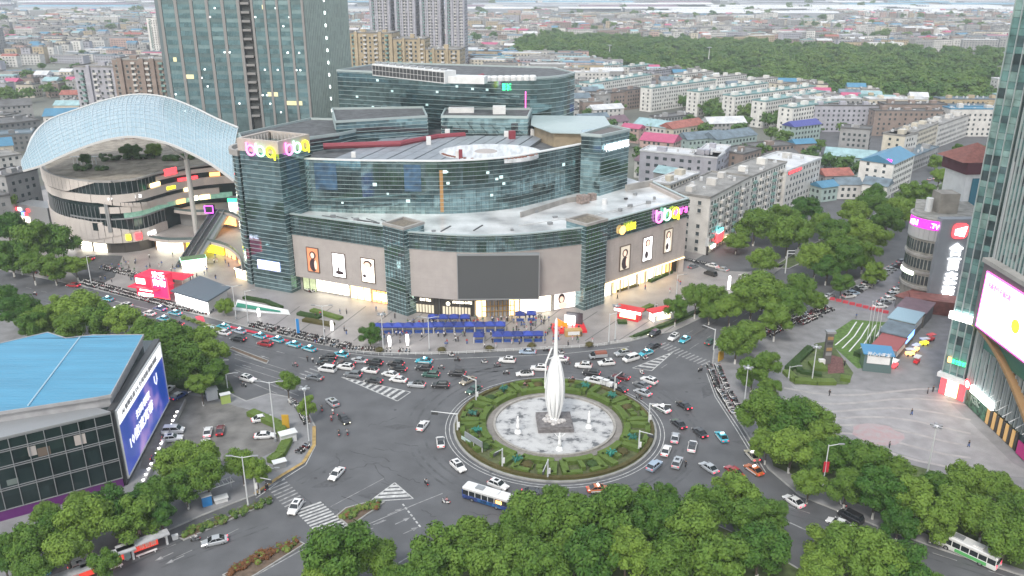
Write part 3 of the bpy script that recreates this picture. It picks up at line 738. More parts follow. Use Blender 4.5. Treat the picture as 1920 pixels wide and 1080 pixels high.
for (x, y) in ((-58, 262), (-50, 259), (-33, 250), (-24, 246), (0, 247), (12, 254), (14, 262), (36, 270), (40, 275), (47, 280), (50, 286), (8, 268), (44, 292)):
    b2.box(x, y, 25.41, 25.41 + random.uniform(.5, 1.3), random.uniform(.7, 1.8), random.uniform(.6, 1.2), random.random())
obj('roof_unit', b2, greym, mall, world=True, kind='stuff')
b = MB()
for (a, c) in (((-60, 261), (-44, 255)), ((-22, 243), (-6, 241)), ((2, 252), (20, 262)), ((33, 268), (50, 284)), ((24, 262), (40, 276))): b.tube([(a[0], a[1], 25.6), (c[0], c[1], 25.6)], .12, 4)
obj('roof_pipe', b, white, mall, world=True, kind='stuff')
# small white panels scattered behind the glass (lights and stickers)
random.seed(11)
b = MB()
for k in range(13):
    s = random.uniform(6, 96); z = random.uniform(28, 41); A = along(drum, s); B = along(drum, s + 1.4)
    w = random.choice((.7, 1.0, 1.3)); b.wbox(A, B, 0, w, z, z + w * .8, .1, .2)
obj('lit_pane', b, glow('pane_light', (.6, .8, .8), .22), mall, world=True, kind='stuff')
b = MB(); b.wbox(TL[0], TL[1], 2.5, 11.5, 7.2, 10.2, .05, .3); p = obj('lit_display', b, glow('lilac_light', (.55, .55, 1), 1.3), mall, world=True, label='lilac lit display on the corner tower foot')

# ================================================================ glass office block behind the mall
ob = thing('office_block', 'long low glass office block with curved corner standing behind the shopping centre roof', 'building', (-20, 365, 0))
oq = smooth([(-76, 373), (-29, 354.5), (3, 343.5), (14, 345.5), (21.5, 352), (26.5, 362)], 4); of = oq + vadd((18, 384), (-60, 408))
b = MB(); b.prism(of, 0, 60.4); obj('glazed_body', b, mglass, ob, world=True)
fins(ob, oq + [Vector((26.5, 362.5))], frange(41, 60.4, 1.9), .3, .1)
b = MB(); b.frame_prism(offset_poly(of, .2), .7, 60.4, 61.2); obj('parapet', b, finm, ob, world=True)
b = MB(); b.prism(offset_poly(of, -.6), 60.4, 60.6); obj('roof_surface', b, roofdeck, ob, world=True)
A, B = at(698, 135, 62), at(834, 150, 62); b = MB(); b.wbox(A, B, 0, (B - A).length, 60.6, 65.2, -6, 0); pg = obj('plant_gallery', b, white, ob, world=True)
L = (B - A).length
for k in range(20):
    for j in range(2):
        b = MB(); b.wbox(A, B, .3 + k * (L - .5) / 20, .3 + (k + .86) * (L - .5) / 20, 61 + j * 1.95, 62.75 + j * 1.95, 0, .1)
        o = obj('louvre_panel', b, darkm, ob, world=True)
b = MB()
for k in range(10): c = A.lerp(B, (k + .5) / 10); b.cyl(c.x + 1, c.y + 3, 65.2, 65.9, 1.3, 10)
obj('fan', b, greym, ob, world=True, kind='stuff')
b = MB(); b.wbox(B, B + Vector((16, -3)), .5, 15, 60.6, 63.2, -8, -1.5); obj('plant_room', b, white, ob, world=True)
b = MB(); b.tube([(at(880, 152, 61.5)).to_3d() + Vector((0, 0, 61.8)), (at(905, 143, 61.5)).to_3d() + Vector((0, 0, 61.8))], .9, 8); obj('red_pipe', b, redduct, ob, world=True)
for k in range(8):
    c = at(915 + k * 12, 146 - k * .2, 61.8); b = MB(); b.lathe(c.x, c.y, [(1.4, 60.6), (1.5, 62), (1.1, 62.6)], 10); obj('cooling_tower', b, white, ob, world=True)
wall_text('neon_sign', '影城', Vector((-29, 354.5)), Vector((3, 343.5)), 26.7, 30.6, 55.6, 3.0, .8, greenl, ob)
A, B = Vector((3, 343.5)), Vector((14, 345.5)); b = MB(); b.wbox(A, B, 2.2, 3.3, 47.5, 55.5, .3, .8); obj('vertical_sign', b, pinkl, ob, world=True)
b = MB()
random.seed(4)
for k in range(15):
    s = random.uniform(4, 76); z = random.uniform(44, 58); a = along(oq, s); c = along(oq, s + 1.5); b.wbox(a, c, 0, 1.1, z, z + .9, .05, .2)
obj('lit_pane', b, MATS['pane_light'], ob, world=True, kind='stuff')
# ================================================================ curved hotel with banded facade
hot = thing('hotel_building', 'curved hotel building with beige bands and dark glass under the pale blue canopy', 'building', (-150, 330, 0))
hcream = mat('hotel_cream', (.52, .475, .44), .7, noise=.06, scale=.3)
hf = smooth([(-190, 335), (-180, 319), (-168, 309), (-152, 303), (-141, 307), (-137, 318), (-128, 330), (-112, 337), (-98, 336)], 4)
hb = vadd((-95, 352), (-120, 392), (-188, 388))
b = MB(); b.prism(offset_poly(hf + hb, -1.2), 0, 26.5); obj('core', b, dglass, hot, world=True)
hl = sum((q - p).length for p, q in zip(hf, hf[1:]))
def hseg(s0, s1): return [along(hf, s0 + (s1 - s0) * i / 14) for i in range(15)]
# bands: the floor edges sweep along the curve with the facade
for s0, s1, z0, z1, m, d in ((0, 72, 0, 4.2, dark_shop, 0), (30, 76, 4.2, 8.6, hcream, .9), (0, 50, 8.6, 12.2, hcream, .7), (0, 42, 4.2, 8.6, hcream, .7), (34, 76, 8.6, 13.6, dglass, .2), (34, 76, 13.2, 13.7, greym, .6),
                             (50, 100, 15.8, 18.2, hcream, 1.1), (58, 105, 13.7, 15.8, mat('lit_green_glass', (.12, .2, .17), .3, noise=.6, scale=.6, emit=.15, ecol=(.4, .8, .6)), .1), (0, 58, 12.2, 18.4, dglass, .3), (0, 110, 19.8, 22.8, hcream, 1.0), (0, 60, 18.4, 20.0, dglass, .2), (60, 110, 18.2, 20.0, dglass, 0),
                             (30, 74, 22.8, 27.6, dglass, .4), (0, 22, 22.8, 27.6, dglass, .3), (74, 112, 22.8, 25.0, dglass, 0), (74, 112, 25.0, 26.6, hcream, .8), (0, 112, 27.5, 28.1, conc, 1.0)):
    s1 = min(s1, hl - .1)
    if s0 < s1: bandwall('facade_band', hot, hseg(s0, s1), z0, z1, m, d, .8 if d < .5 else 1.6)
# slanted stone panels that taper over the glass
def wpoly(mb, pts, poly, d, mi=0, th=.35):
    """polygon (s, z) drawn on a curved wall by fine vertical slices"""
    N = 22; s0 = min(p[0] for p in poly); s1 = max(p[0] for p in poly)
    def span(s):
        zz = []
        for (a, za), (c, zc) in zip(poly, poly[1:] + poly[:1]):
            if (a - s) * (c - s) < 0 or a == s: 
                if c != a: zz.append(za + (zc - za) * (s - a) / (c - a))
        return (min(zz), max(zz)) if len(zz) >= 2 else None
    for i in range(N):
        u0 = s0 + (s1 - s0) * (i + .01) / N; u1 = s0 + (s1 - s0) * (i + .99) / N
        a, c = span(u0), span(u1)
        if not a or not c: continue
        p, q = along(pts, u0), along(pts, u1)
        if (q - p).length < .01: continue
        t = (q - p).normalized(); n = Vector((t.y, -t.x)); P1 = p + n * d; Q1 = q + n * d
        mb.quad((P1.x, P1.y, a[0]), (Q1.x, Q1.y, c[0]), (Q1.x, Q1.y, c[1]), (P1.x, P1.y, a[1]), mi)
        mb.quad((P1.x, P1.y, a[1]), (Q1.x, Q1.y, c[1]), (Q1.x - n.x * th, Q1.y - n.y * th, c[1]), (P1.x - n.x * th, P1.y - n.y * th, a[1]), mi)
        mb.quad((P1.x, P1.y, a[0]), (P1.x - n.x * th, P1.y - n.y * th, a[0]), (Q1.x - n.x * th, Q1.y - n.y * th, c[0]), (Q1.x, Q1.y, c[0]), mi)
b = MB(); wpoly(b, hf, [(0, 24), (36, 23.2), (50, 27.6), (0, 30)], 1.5); obj('slanted_panel', b, hcream, hot, world=True)
b = MB(); wpoly(b, hf, [(50, 20.0), (78, 14.9), (74, 17.6), (54, 20.4)], 1.3); obj('slanted_panel', b, hcream, hot, world=True)
b = MB(); wpoly(b, hf, [(0, 6), (44, 5), (62, 8.5), (44, 12.6), (0, 12.9)], 1.1); obj('slanted_panel', b, hcream, hot, world=True)
b = MB()
for s in (52, 52.7): 
    p, q = along(hf, s), along(hf, s + .6); b.wbox(p, q, 0, .6, 8.6, 20, .5, 1.2)
obj('vertical_pier', b, greym, hot, world=True)
b = MB(); b.add([(p.x, p.y, 28.12) for p in ccw(offset_poly(hf + hb, -.5))], [tuple(range(len(hf + hb)))]); obj('roof_garden', b, mat('garden_paving', (.26, .23, .19), .9, noise=.4, scale=.3, detail=6), hot, world=True)
b = MB(); random.seed(9)
for x, y, r in ((-163, 340, 5.5), (-156, 344, 4), (-150, 346, 3.5), (-168, 322, 2.6), (-160, 322, 1.8), (-140, 340, 2.5), (-135, 343, 3)):
    for k in range(14): b.ball(x + random.uniform(-r, r), y + random.uniform(-r, r) * .6, 28.6 + random.uniform(0, r * .35), random.uniform(.8, 1.5), None, random.uniform(.6, 1.2), 7)
obj('roof_garden_shrub', b, mat('shrub_green', (.05, .095, .03), .9, noise=.5, scale=1.2), hot, world=True, kind='stuff')
b = MB(); 
for k in range(7): b.box(-176 + k * 1.5, 332, 28.1, 31.2, .3, .3)
b.box(-171.5, 332, 31.2, 31.4, 11, 1.5); obj('pergola', b, white, hot, world=True)
# windows of the glass bands
b = MB()
for s0, s1, z0, z1 in ((30, 74, 22.9, 27.4), (0, 50, 12.4, 18.2), (34, 76, 8.7, 13.1)):
    for s in frange(s0, s1, 1.9): p, q = along(hf, s), along(hf, s + .12); b.wbox(p, q, 0, .1, z0, z1, .2, .5)
obj('mullion', b, greym, hot, world=True, kind='stuff')
A, B = along(hf, 51), along(hf, 66); 
wall_text('hotel_sign', '99嘉宴会酒店', along(hf, 53), along(hf, 65.5), 0, 12, 20.7, 1.5, 1.35, glow('pale_sign', (.85, .85, .85), .5), hot)
for s, z0, z1, w, m in ((57.5, 5.2, 7.4, 1.7, yell), (60.5, 5.0, 7.5, 2.4, redl), (65, 5.6, 7.0, 3.6, whitel), (78, 26.2, 28.8, 5.5, redl)):
    p, q = along(hf, s), along(hf, s + w); b = MB(); b.wbox(p, q, 0, (q - p).length, z0, z1, .9, 1.3); obj('shop_sign', b, m, hot, world=True)
for s, z0, z1, w, m in ((70, 23.2, 24.6, 5, warm), (78, 20.6, 21.8, 4, yell), (84, 23.0, 24.0, 8, redl), (86, 18.4, 19.9, 3, warm), (88, 14.2, 16, 3, warmw), (92, 14.1, 16, 4, warm), (82, 14.0, 15.8, 3.5, orange), (97, 23.2, 24.6, 4, orange)):
    if s + w > hl: continue
    p, q = along(hf, s), along(hf, s + w); b = MB(); b.wbox(p, q, 0, (q - p).length, z0, z1, .3, 1.25); obj('lit_shop_window', b, m, hot, world=True)
b = MB(); p, q = along(hf, 46), along(hf, 48.6); b.wbox(p, q, 0, 2.3, 9.0, 12.0, 1, 1.2); obj('window', b, dglass, hot, world=True)
for s in (6, 16, 26, 37, 44):
    p, q = along(hf, s), along(hf, s + 6); b = MB(); b.wbox(p, q, 0, 5.6, .3, 3.6, .1, .4); obj('lit_shop_window', b, warmw if s > 30 else whitel, hot, world=True)

# terraces between hotel and mall: curved decks over lit shops, escalator
def deck(name, label, pts, z, th, m, front):
    t = thing(name, label, 'terrace', (pts[0][0], pts[0][1], 0))
    b = MB(); b.prism(pts, z - th, z); obj('deck_slab', b, m, t, world=True)
    b = MB(); ringstrip(b, front, z, z + 1.1, .05, .2); obj('glass_balustrade', b, mat('balustrade_glass', (.12, .16, .16), .15, metal=.3), t, world=True)
    b = MB(); ringstrip(b, front, z - th - .25, z + .08, .0, .5); obj('fascia', b, beige2, t, world=True)
    return t
d1f = smooth([(-139, 307), (-130, 303), (-118, 303), (-106, 296), (-97, 283), (-92, 270)], 4)
d1 = deck('curved_terrace', 'lower curved terrace over the yellow lit shops beside the escalator', d1f + vadd((-88, 300), (-100, 330), (-135, 325)), 5.2, .7, paving, d1f)
d2f = smooth([(-134, 322), (-125, 318.5), (-113, 318.5), (-103, 308), (-95, 294), (-92, 282)], 4)
d2 = deck('curved_terrace', 'upper curved terrace linking hotel and corner tower', d2f + vadd((-88, 305), (-98, 338), (-128, 332)), 12.0, .8, paving, d2f)
def dseg(f, a, c, n=8): L = sum((q - p).length for p, q in zip(f, f[1:])); return [along(f, (a + (c - a) * i / n) * L) for i in range(n + 1)]
for (a, c, m) in ((.03, .22, warmw), (.24, .48, yell), (.5, .6, orange), (.66, .78, orange), (.86, .93, cyanl)):
    q = dseg(d1f, a, c); b = MB(); ringstrip(b, q, .3, 4.1, -1.6, -1.2); obj('lit_shop_window', b, m, d1, world=True)
q = dseg(d1f, 0, 1, 16); b = MB(); ringstrip(b, q, 0, 4.4, -2.4, -2.0); obj('shop_wall', b, mat('brown_wall', (.2, .12, .08), .8), d1, world=True)
for (a, c, m) in ((.25, .4, orange), (.55, .68, mintl), (.45, .53, warmw)):
    q = dseg(d2f, a, c); b = MB(); ringstrip(b, q, 6.6, 10.2, -1.6, -1.2); obj('lit_shop_window', b, m, d2, world=True)
q = dseg(d2f, 0, 1, 16); b = MB(); ringstrip(b, q, 5.3, 11, -2.6, -2.2); obj('shop_wall', b, mat('grey_wall', (.17, .17, .17), .8), d2, world=True)
ks = thing('lit_shop_front', 'green and white lit shop with warm interior at the head of the terraces', 'shop', (-107, 322, 0))
c0 = Vector((-112, 319)); b = MB(); b.box(-107, 321, 12.0, 17.5, 9, 4); obj('shop_body', b, greym, ks, world=True)
b = MB(); b.wbox(Vector((-111.5, 319)), Vector((-102.5, 319)), 0, 9, 16, 17.4, 0, .3); obj('sign_board', b, greenl, ks, world=True)
b = MB(); b.wbox(Vector((-111.5, 319)), Vector((-102.5, 319)), .3, 3, 12.2, 15.8, 0, .15); obj('window', b, whitel, ks, world=True)
b = MB(); b.wbox(Vector((-111.5, 319)), Vector((-102.5, 319)), 3.4, 8.8, 12.2, 15.8, 0, .15); obj('window', b, warm, ks, world=True)
pk = thing('photo_booth', 'small purple lit booth on the upper terrace', 'booth', (-118.5, 318, 12.0))
b = MB(); b.box(0, 0, 0, 3, 3.2, 2.4); obj('booth_body', b, darkm, pk)
b = MB(); 
for z in (0, 2.8): b.box(0, -1.25, z + .02, z + .3, 3.3, .15)
for x in (-1.6, 1.6): b.box(x, -1.25, .3, 2.8, .25, .15)
obj('neon_frame', b, purpl, pk)
esc = thing('escalator', 'long open escalator with metal sides climbing to the upper terrace', 'escalator', (-112, 290, 0))
e0, e1 = at(342, 503, 0), at(410, 396, 12.2); t_ = (e1 - e0); L = t_.length; t_.normalize(); n_ = Vector((t_.y, -t_.x))
def esc_strip(off, w, dz0, dz1, name, m):
    b = MB(); V = []
    for p, z in ((e0, 0), (e1, 12.1)):
        for o_ in (off - w / 2, off + w / 2):
            for dz in (dz0, dz1): q = p + n_ * o_; V.append((q.x, q.y, z + dz))
    b.add(V, [(0, 2, 3, 1), (4, 5, 7, 6), (0, 1, 5, 4), (2, 6, 7, 3), (1, 3, 7, 5), (0, 4, 6, 2)]); return obj(name, b, m, esc, world=True)
for o_ in (-2.5, 0, 2.5): esc_strip(o_, .18, -.9, 1.1, 'side_panel', mat('steel', (.35, .38, .4), .35, metal=.6))
for o_ in (-1.25, 1.25): esc_strip(o_, 2.2, -.4, .1, 'steps', darkm)
esc_strip(3.4, 1.6, -1.6, -.2, 'truss_cover', mat('brushed_steel', (.3, .32, .33), .4, metal=.4))
# lit kiosk under the escalator, glass shelters at the tower foot
def kiosk(name, label, x, y, rz, sx, sy, h, m_wall, m_roof, group=None, over=.3, trim=None, cat='kiosk'):
    t = thing(name, label, cat, (x, y, .13), rz, group)
    b = MB(); b.box(0, 0, 0, h - .5, sx - .3, sy - .3); obj('body', b, m_wall, t)
    b = MB(); b.box(0, 0, h - .5, h, sx + over, sy + over); obj('fascia_board', b, trim or m_roof, t)
    b = MB(); b.box(0, 0, h, h + .12, sx, sy); obj('roof', b, m_roof, t)
    for dx in (-1, 1):
        for dy in (-1, 1): b = MB(); b.box(dx * sx / 2, dy * sy / 2, 0, h - .5, .15, .15); obj('post', b, darkm, t)
    return t
p = at(365, 505); kiosk('lit_kiosk', 'glowing kiosk with planted roof at the foot of the escalator', p.x, p.y, .45, 8.5, 4.5, 4.3, warmw, mat('green_roof', (.12, .2, .1), .8), trim=mintl)
p = at(462, 522); kiosk('lit_kiosk', 'warm lit kiosk with rounded dark roof at the foot of the corner tower', p.x, p.y, -.6, 7, 3.5, 3.6, warm, darkm, trim=warmw)
# red exhibition box and its red canopy
ex = thing('red_pavilion', 'bright red advertising pavilion with a tilted neon sign beside the scooters', 'pavilion', (*at(293, 552), .13), -.35)
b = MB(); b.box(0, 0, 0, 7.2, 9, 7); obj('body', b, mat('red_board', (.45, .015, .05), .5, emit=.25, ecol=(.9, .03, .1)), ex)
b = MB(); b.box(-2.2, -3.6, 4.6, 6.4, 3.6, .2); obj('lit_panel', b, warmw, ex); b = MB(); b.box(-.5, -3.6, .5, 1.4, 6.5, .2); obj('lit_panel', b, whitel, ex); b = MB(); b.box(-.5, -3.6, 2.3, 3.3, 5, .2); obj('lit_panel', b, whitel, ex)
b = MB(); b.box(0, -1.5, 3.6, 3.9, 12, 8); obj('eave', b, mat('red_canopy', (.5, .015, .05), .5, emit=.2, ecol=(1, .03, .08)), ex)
b = MB(); b.box(6, -3.8, .8, 8, 6.2, .3); sg = obj('sign_board', b, mat('plum_board', (.3, .02, .1), .5, emit=.3, ecol=(.9, .05, .25)), ex)
me = text_mesh('欢乐\n购物', 2.6, .08, .02); me.transform(Matrix.Translation((3.3, -4.0, 5.0)) @ Matrix.Rotation(pi / 2, 4, 'X')); me.materials.append(glow('lilac_neon', (1, .75, .95), 1.6)); o = bpy.data.objects.new('lettering', me); COL.objects.link(o); o.parent = sg
b = MB(); 
for a in ((6, 7.95, 6.5, .18), (6, .72, 6.5, .18)): b.box(a[0], -4.0, a[1], a[1] + .2, a[2], .2)
for x in (2.85, 9.15): b.box(x, -4.0, .8, 8.1, .2, .2)
o = obj('neon_frame', b, redl, sg)
rc = thing('red_canopy', 'flat red market canopy behind the red pavilion', 'canopy', (*at(330, 533), .13), -.3)
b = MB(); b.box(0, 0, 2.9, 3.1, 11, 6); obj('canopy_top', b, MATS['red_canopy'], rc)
for dx in (-5, 5):
    for dy in (-2.7, 2.7): b = MB(); b.box(dx, dy, 0, 2.9, .12, .12); obj('post', b, white, rc)
gp = thing('glass_pavilion', 'low pavilion with dark flat roof and a brightly lit glass front', 'pavilion', (*at(378, 566), .13), -.18)
q0 = [at(328, 572), at(392, 592), at(432, 566), at(378, 545)]; c0 = Vector(gp.location[:2])
b = MB(); b.prism(offset_poly(q0, -.6), .13, 4.6); obj('glazed_body', b, mat('pavilion_wall', (.5, .5, .5), .5), gp); COL.objects[-1].data.transform(Matrix.Rotation(.18, 4, 'Z') @ Matrix.Translation((-c0.x, -c0.y, -.13)))
b = MB(); b.prism(offset_poly(q0, .5), 4.6, 5.1); obj('roof', b, mat('slate_roof', (.10, .13, .16), .5), gp); COL.objects[-1].data.transform(Matrix.Rotation(.18, 4, 'Z') @ Matrix.Translation((-c0.x, -c0.y, -.13)))
b = MB(); b.wbox(q0[0], q0[1], .6, (q0[1] - q0[0]).length - .5, .4, 4.3, -.5, -.2); obj('lit_front', b, whitel, gp); COL.objects[-1].data.transform(Matrix.Rotation(.18, 4, 'Z') @ Matrix.Translation((-c0.x, -c0.y, -.13)))

# ================================================================ blue glass canopy
cn = thing('glass_canopy', 'huge pale blue glass canopy arching over the hotel roof', 'canopy', (-140, 320, 0))
lo = [(44, 321, 300), (75, 312, 300), (110, 296, 301), (150, 279, 302), (200, 263, 302), (250, 257, 300), (310, 268, 297), (360, 289, 293), (400, 311, 288), (440, 340, 280)]
hi = [(48, 296, 312), (62, 256, 326), (92, 226, 338), (145, 206, 345), (200, 188, 348), (255, 178, 348), (310, 183, 345), (360, 201, 335), (405, 223, 320), (446, 240, 306)]
NU, NV = 60, 14; grid = []
def cr(pts, u):
    n = len(pts) - 1; x = u * n; i = min(int(x), n - 1); t = x - i
    p0, p1, p2, p3 = pts[max(i - 1, 0)], pts[i], pts[i + 1], pts[min(i + 2, n)]
    return .5 * ((2 * p1) + (p2 - p0) * t + (2 * p0 - 5 * p1 + 4 * p2 - p3) * t * t + (3 * p1 - p0 - 3 * p2 + p3) * t ** 3)
LO = [aty(*p) for p in lo]; HI = [aty(*p) for p in hi]
for i in range(NU + 1):
    a, c = cr(LO, i / NU), cr(HI, i / NU); row = []
    for j in range(NV + 1):
        t = j / NV; p = a.lerp(c, t); p.z += 3.2 * sin(pi * t) * (.5 + .5 * sin(pi * i / NU)); p.y -= 1.5 * sin(pi * t); row.append(p)
    grid.append(row)
b = MB(); V = [p for r in grid for p in r]; w_ = NV + 1
b.add(V, [(i * w_ + j, (i + 1) * w_ + j, (i + 1) * w_ + j + 1, i * w_ + j + 1) for i in range(NU) for j in range(NV)])
cgl = mat('canopy_glass', (0.29, 0.43, 0.51), 0.22, metal=.15, noise=.22, scale=.12, snap=(2.2, 2.2, 1.6), col2=(.37, .49, .55))
cgl.node_tree.nodes['Principled BSDF'].inputs['Alpha'].default_value = .84
go = obj('glass_shell', b, cgl, cn, world=True, smooth=True)
ribm = mat('canopy_rib', (.40, .48, .52), .4)
for i in range(0, NU + 1, 1):
    b = MB(); b.tube([p + Vector((0, 0, .1)) for p in grid[i]], .08 if i % 4 else .14, 4); obj('rib', b, ribm, cn, world=True)
for j in range(0, NV + 1):
    b = MB(); b.tube([grid[i][j] + Vector((0, 0, .1)) for i in range(0, NU + 1, 2)], .07 if 0 < j < NV else .5, 4); obj('purlin', b, ribm if 0 < j < NV else mat('canopy_edge', (.5, .5, .49), .5), cn, world=True)
for (bx, by, i0) in ((-121.5, 309, 40), (-103, 316, 50)):
    b = MB(); top = grid[i0][2]; zt = top.z - 11
    b.tube([(bx, by, 0), (bx, by, zt)], .95, 10); o = obj('column', b, mat('column_grey', (.4, .39, .38), .6), cn, world=True)
    for di, j in ((-6, 4), (-2, 1), (3, 6), (6, 2)):
        q = grid[max(0, min(NU, i0 + di))][j]; bb = MB(); bb.tube([(bx, by, zt - .3), tuple(q - Vector((0, 0, .4)))], .3, 6)
        me = bb.mesh('strut', [MATS['column_grey']]); me.transform(Matrix.Translation(-cn.location)); so_ = bpy.data.objects.new('strut', me); COL.objects.link(so_); so_.parent = o

# ================================================================ twin glass office towers
def tower_bays(t, A, B, z0, z1, fh, nb, pier, gm, pm, panes=True, z_vis=30):
    L = (B - A).length; bw = L / nb
    for k in range(nb + 1):
        b = MB(); b.wbox(A, B, k * bw - pier / 2, k * bw + pier / 2, z0, z1, -.3, .45); obj('pier', b, pm, t, world=True)
    z = z_vis
    b = MB()
    while z < z1 - fh:
        for k in range(nb):
            p = MB(); s0, s1 = k * bw + pier / 2, (k + 1) * bw - pier / 2; p.wbox(A, B, s0, s1, z + fh * .45, z + fh, 0, .12); obj('window_strip', p, gm, t, world=True)
            for s in frange(s0, s1, (s1 - s0) / 8): b.wbox(A, B, s - .05, s + .05, z + fh * .45, z + fh, .12, .2)
        z += fh
    obj('mullion', b, mat('mullion_teal', (.1, .17, .17), .5), t, world=True, kind='stuff')
spand = mat('spandrel_glass', (.16, .245, .26), .25, metal=.4, noise=.6, scale=.4, snap=(7.5, 7.5, 3.8))
pierm = mat('tower_pier', (.22, .215, .21), .6)
tw = thing('office_tower', 'wide teal glass office tower with five grey brown piers rising out of the frame', 'tower', (-140, 410, 0))
A, B = Vector((-157.5, 394.5)), Vector((-121.5, 391)); C_ = Vector((-116, 425)); D_ = Vector((-154, 429))
b = MB(); b.prism([A, B, C_, D_], 0, 122); obj('tower_body', b, spand, tw, world=True)
tower_bays(tw, A, B, 30, 122, 3.8, 5, 1.4, tglass, pierm, z_vis=38)
b = MB(); b.prism([A + Vector((-3.6, 3)), A + Vector((.3, 0)), A + Vector((.3, 20)), A + Vector((-3, 20))], 0, 122); obj('corner_fin', b, mat('grey_glass', (.16, .20, .21), .3, metal=.3), tw, world=True)
# recessed service strip between the towers
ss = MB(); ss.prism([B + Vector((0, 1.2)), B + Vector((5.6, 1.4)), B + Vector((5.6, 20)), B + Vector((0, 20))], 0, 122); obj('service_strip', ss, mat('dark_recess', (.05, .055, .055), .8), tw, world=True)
for z in frange(38, 122, 3.8):
    b = MB(); b.wbox(B, B + Vector((5.6, .2)), .8, 4.6, z, z + 1.0, -1.2, .2); obj('balcony', b, pierm, tw, world=True)
t2 = thing('office_tower', 'right hand glass office tower with a plain grey corner facet lit by small lamps', 'tower', (-95, 410, 0))
A, B = Vector((-115.6, 391.5)), Vector((-92.5, 388.5)); C_ = Vector((-74.5, 399.5)); D_ = Vector((-80, 428)); E_ = Vector((-112, 428))
b = MB(); b.prism([A, B, C_, D_, E_], 0, 122); obj('tower_body', b, spand, t2, world=True)
tower_bays(t2, A, B, 30, 122, 3.8, 4, 1.1, tglass, pierm, z_vis=38)
gf = mat('facet_glass', (.23, .29, .285), .35, metal=.2, noise=.25, scale=.3, snap=(.9, .9, 1.9))
b = MB(); b.wbox(B, C_, 0, (C_ - B).length, 0, 122, 0, .25); obj('corner_facet', b, gf, t2, world=True)
b = MB()
for s in frange(.5, (C_ - B).length, .8): b.wbox(B, C_, s, s + .12, 38, 122, .25, .5)
obj('louvre', b, mat('louvre', (.22, .28, .27), .5), t2, world=True, kind='stuff')
for z in frange(40, 120, 5.4):
    b = MB(); b.wbox(B, C_, 9.6, 10.1, z, z + 1.3, .5, .7); obj('facade_lamp', b, glow('cool_lamp', (.9, 1, .95), 1.6), t2, world=True)
random.seed(21)
for t, a0, a1 in ((tw, Vector((-157.5, 394.5)), Vector((-121.5, 391))), (t2, A, B)):
    L = (a1 - a0).length; b = MB(); b2 = MB()
    for k in range(22):
        s = random.uniform(.6, L - 2); z = 38 + 3.8 * random.randint(0, 20) + 2.0; b.wbox(a0, a1, s, s + .6, z, z + .6, .15, .3)
    for k in range(5):
        s = random.uniform(.6, L - 6); z = 38 + 3.8 * random.randint(0, 20) + 1.8; b2.wbox(a0, a1, s, s + random.choice((1.6, 5)), z, z + 1.9, .14, .22)
    obj('office_lamp', b, MATS['cool_lamp'], t, world=True, kind='stuff'); obj('lit_office', b2, mat('lit_office', (.35, .33, .2), .5, emit=.35, ecol=(.9, .8, .45)), t, world=True, kind='stuff')

# ================================================================ blue roofed building with the LED advertisement
bl = thing('blue_roofed_building', 'dark glass building with bright blue sheet roof and a big advertising screen on its side', 'building', (-95, 155, 0))
F0, F1, K0 = Vector((-112.5, 126.5)), Vector((-79.8, 147.0)), Vector((-85.5, 182.5))
rf = [Vector(p) for p in ((-118, 143.5), (-99.3, 142.2), (-82.6, 148.5), (-80.5, 149.6), (-86.4, 179.6), (-98, 179.4), (-103.5, 177.6), (-109.5, 181), (-125, 168))]
b = MB(); b.prism([F0, F1, K0, Vector((-108, 182)), Vector((-130, 160))], 0, 17.2); obj('core', b, dglass, bl, world=True)
b = MB(); b.prism(offset_poly(rf, -.3), 17.0, 19.6); obj('roof_fascia', b, mat('fascia_grey', (.30, .30, .31), .6, noise=.15, scale=.5), bl, world=True)
bluer = mat('blue_sheet', (0.06, 0.245, 0.385), 0.45, noise=.12, scale=.3, stretch=(.15, 1.2, 1))
c = sum(rf, Vector((0, 0))) / len(rf)
# roofing sheets laid side by side
ys = frange(142, 181.5, 1.15)
def clip_y(poly, y0, y1):
    def cut(p, y, keep):
        out = []
        for a, b_ in zip(p, p[1:] + p[:1]):
            ka, kb = keep(a.y), keep(b_.y)
            if ka: out.append(a)
            if ka != kb: t = (y - a.y) / (b_.y - a.y); out.append(a.lerp(b_, t))
        return out
    q = cut(list(poly), y0, lambda v: v >= y0); return cut(q, y1, lambda v: v <= y1) if len(q) > 2 else q
for y in ys:
    q = clip_y(ccw(rf), y, y + 1.1)
    if len(q) > 2:
        b = MB(); b.prism(q, 19.6, 19.8 + .03 * (int(y * 7) % 2)); obj('roof_sheet', b, bluer, bl, world=True)
b = MB(); a, d_ = at(150, 631, 20), at(52, 760, 20); 
b.tube([(a.x, a.y, 19.9), (d_.x, d_.y, 19.9)], .16, 5); obj('roof_ridge', b, mat('pale_blue', (.35, .5, .58), .5), bl, world=True)
b = MB(); b.frame_prism(offset_poly(rf, .2), .2, 19.3, 19.98); obj('roof_edge', b, MATS['fascia_grey'], bl, world=True)
L = (F1 - F0).length
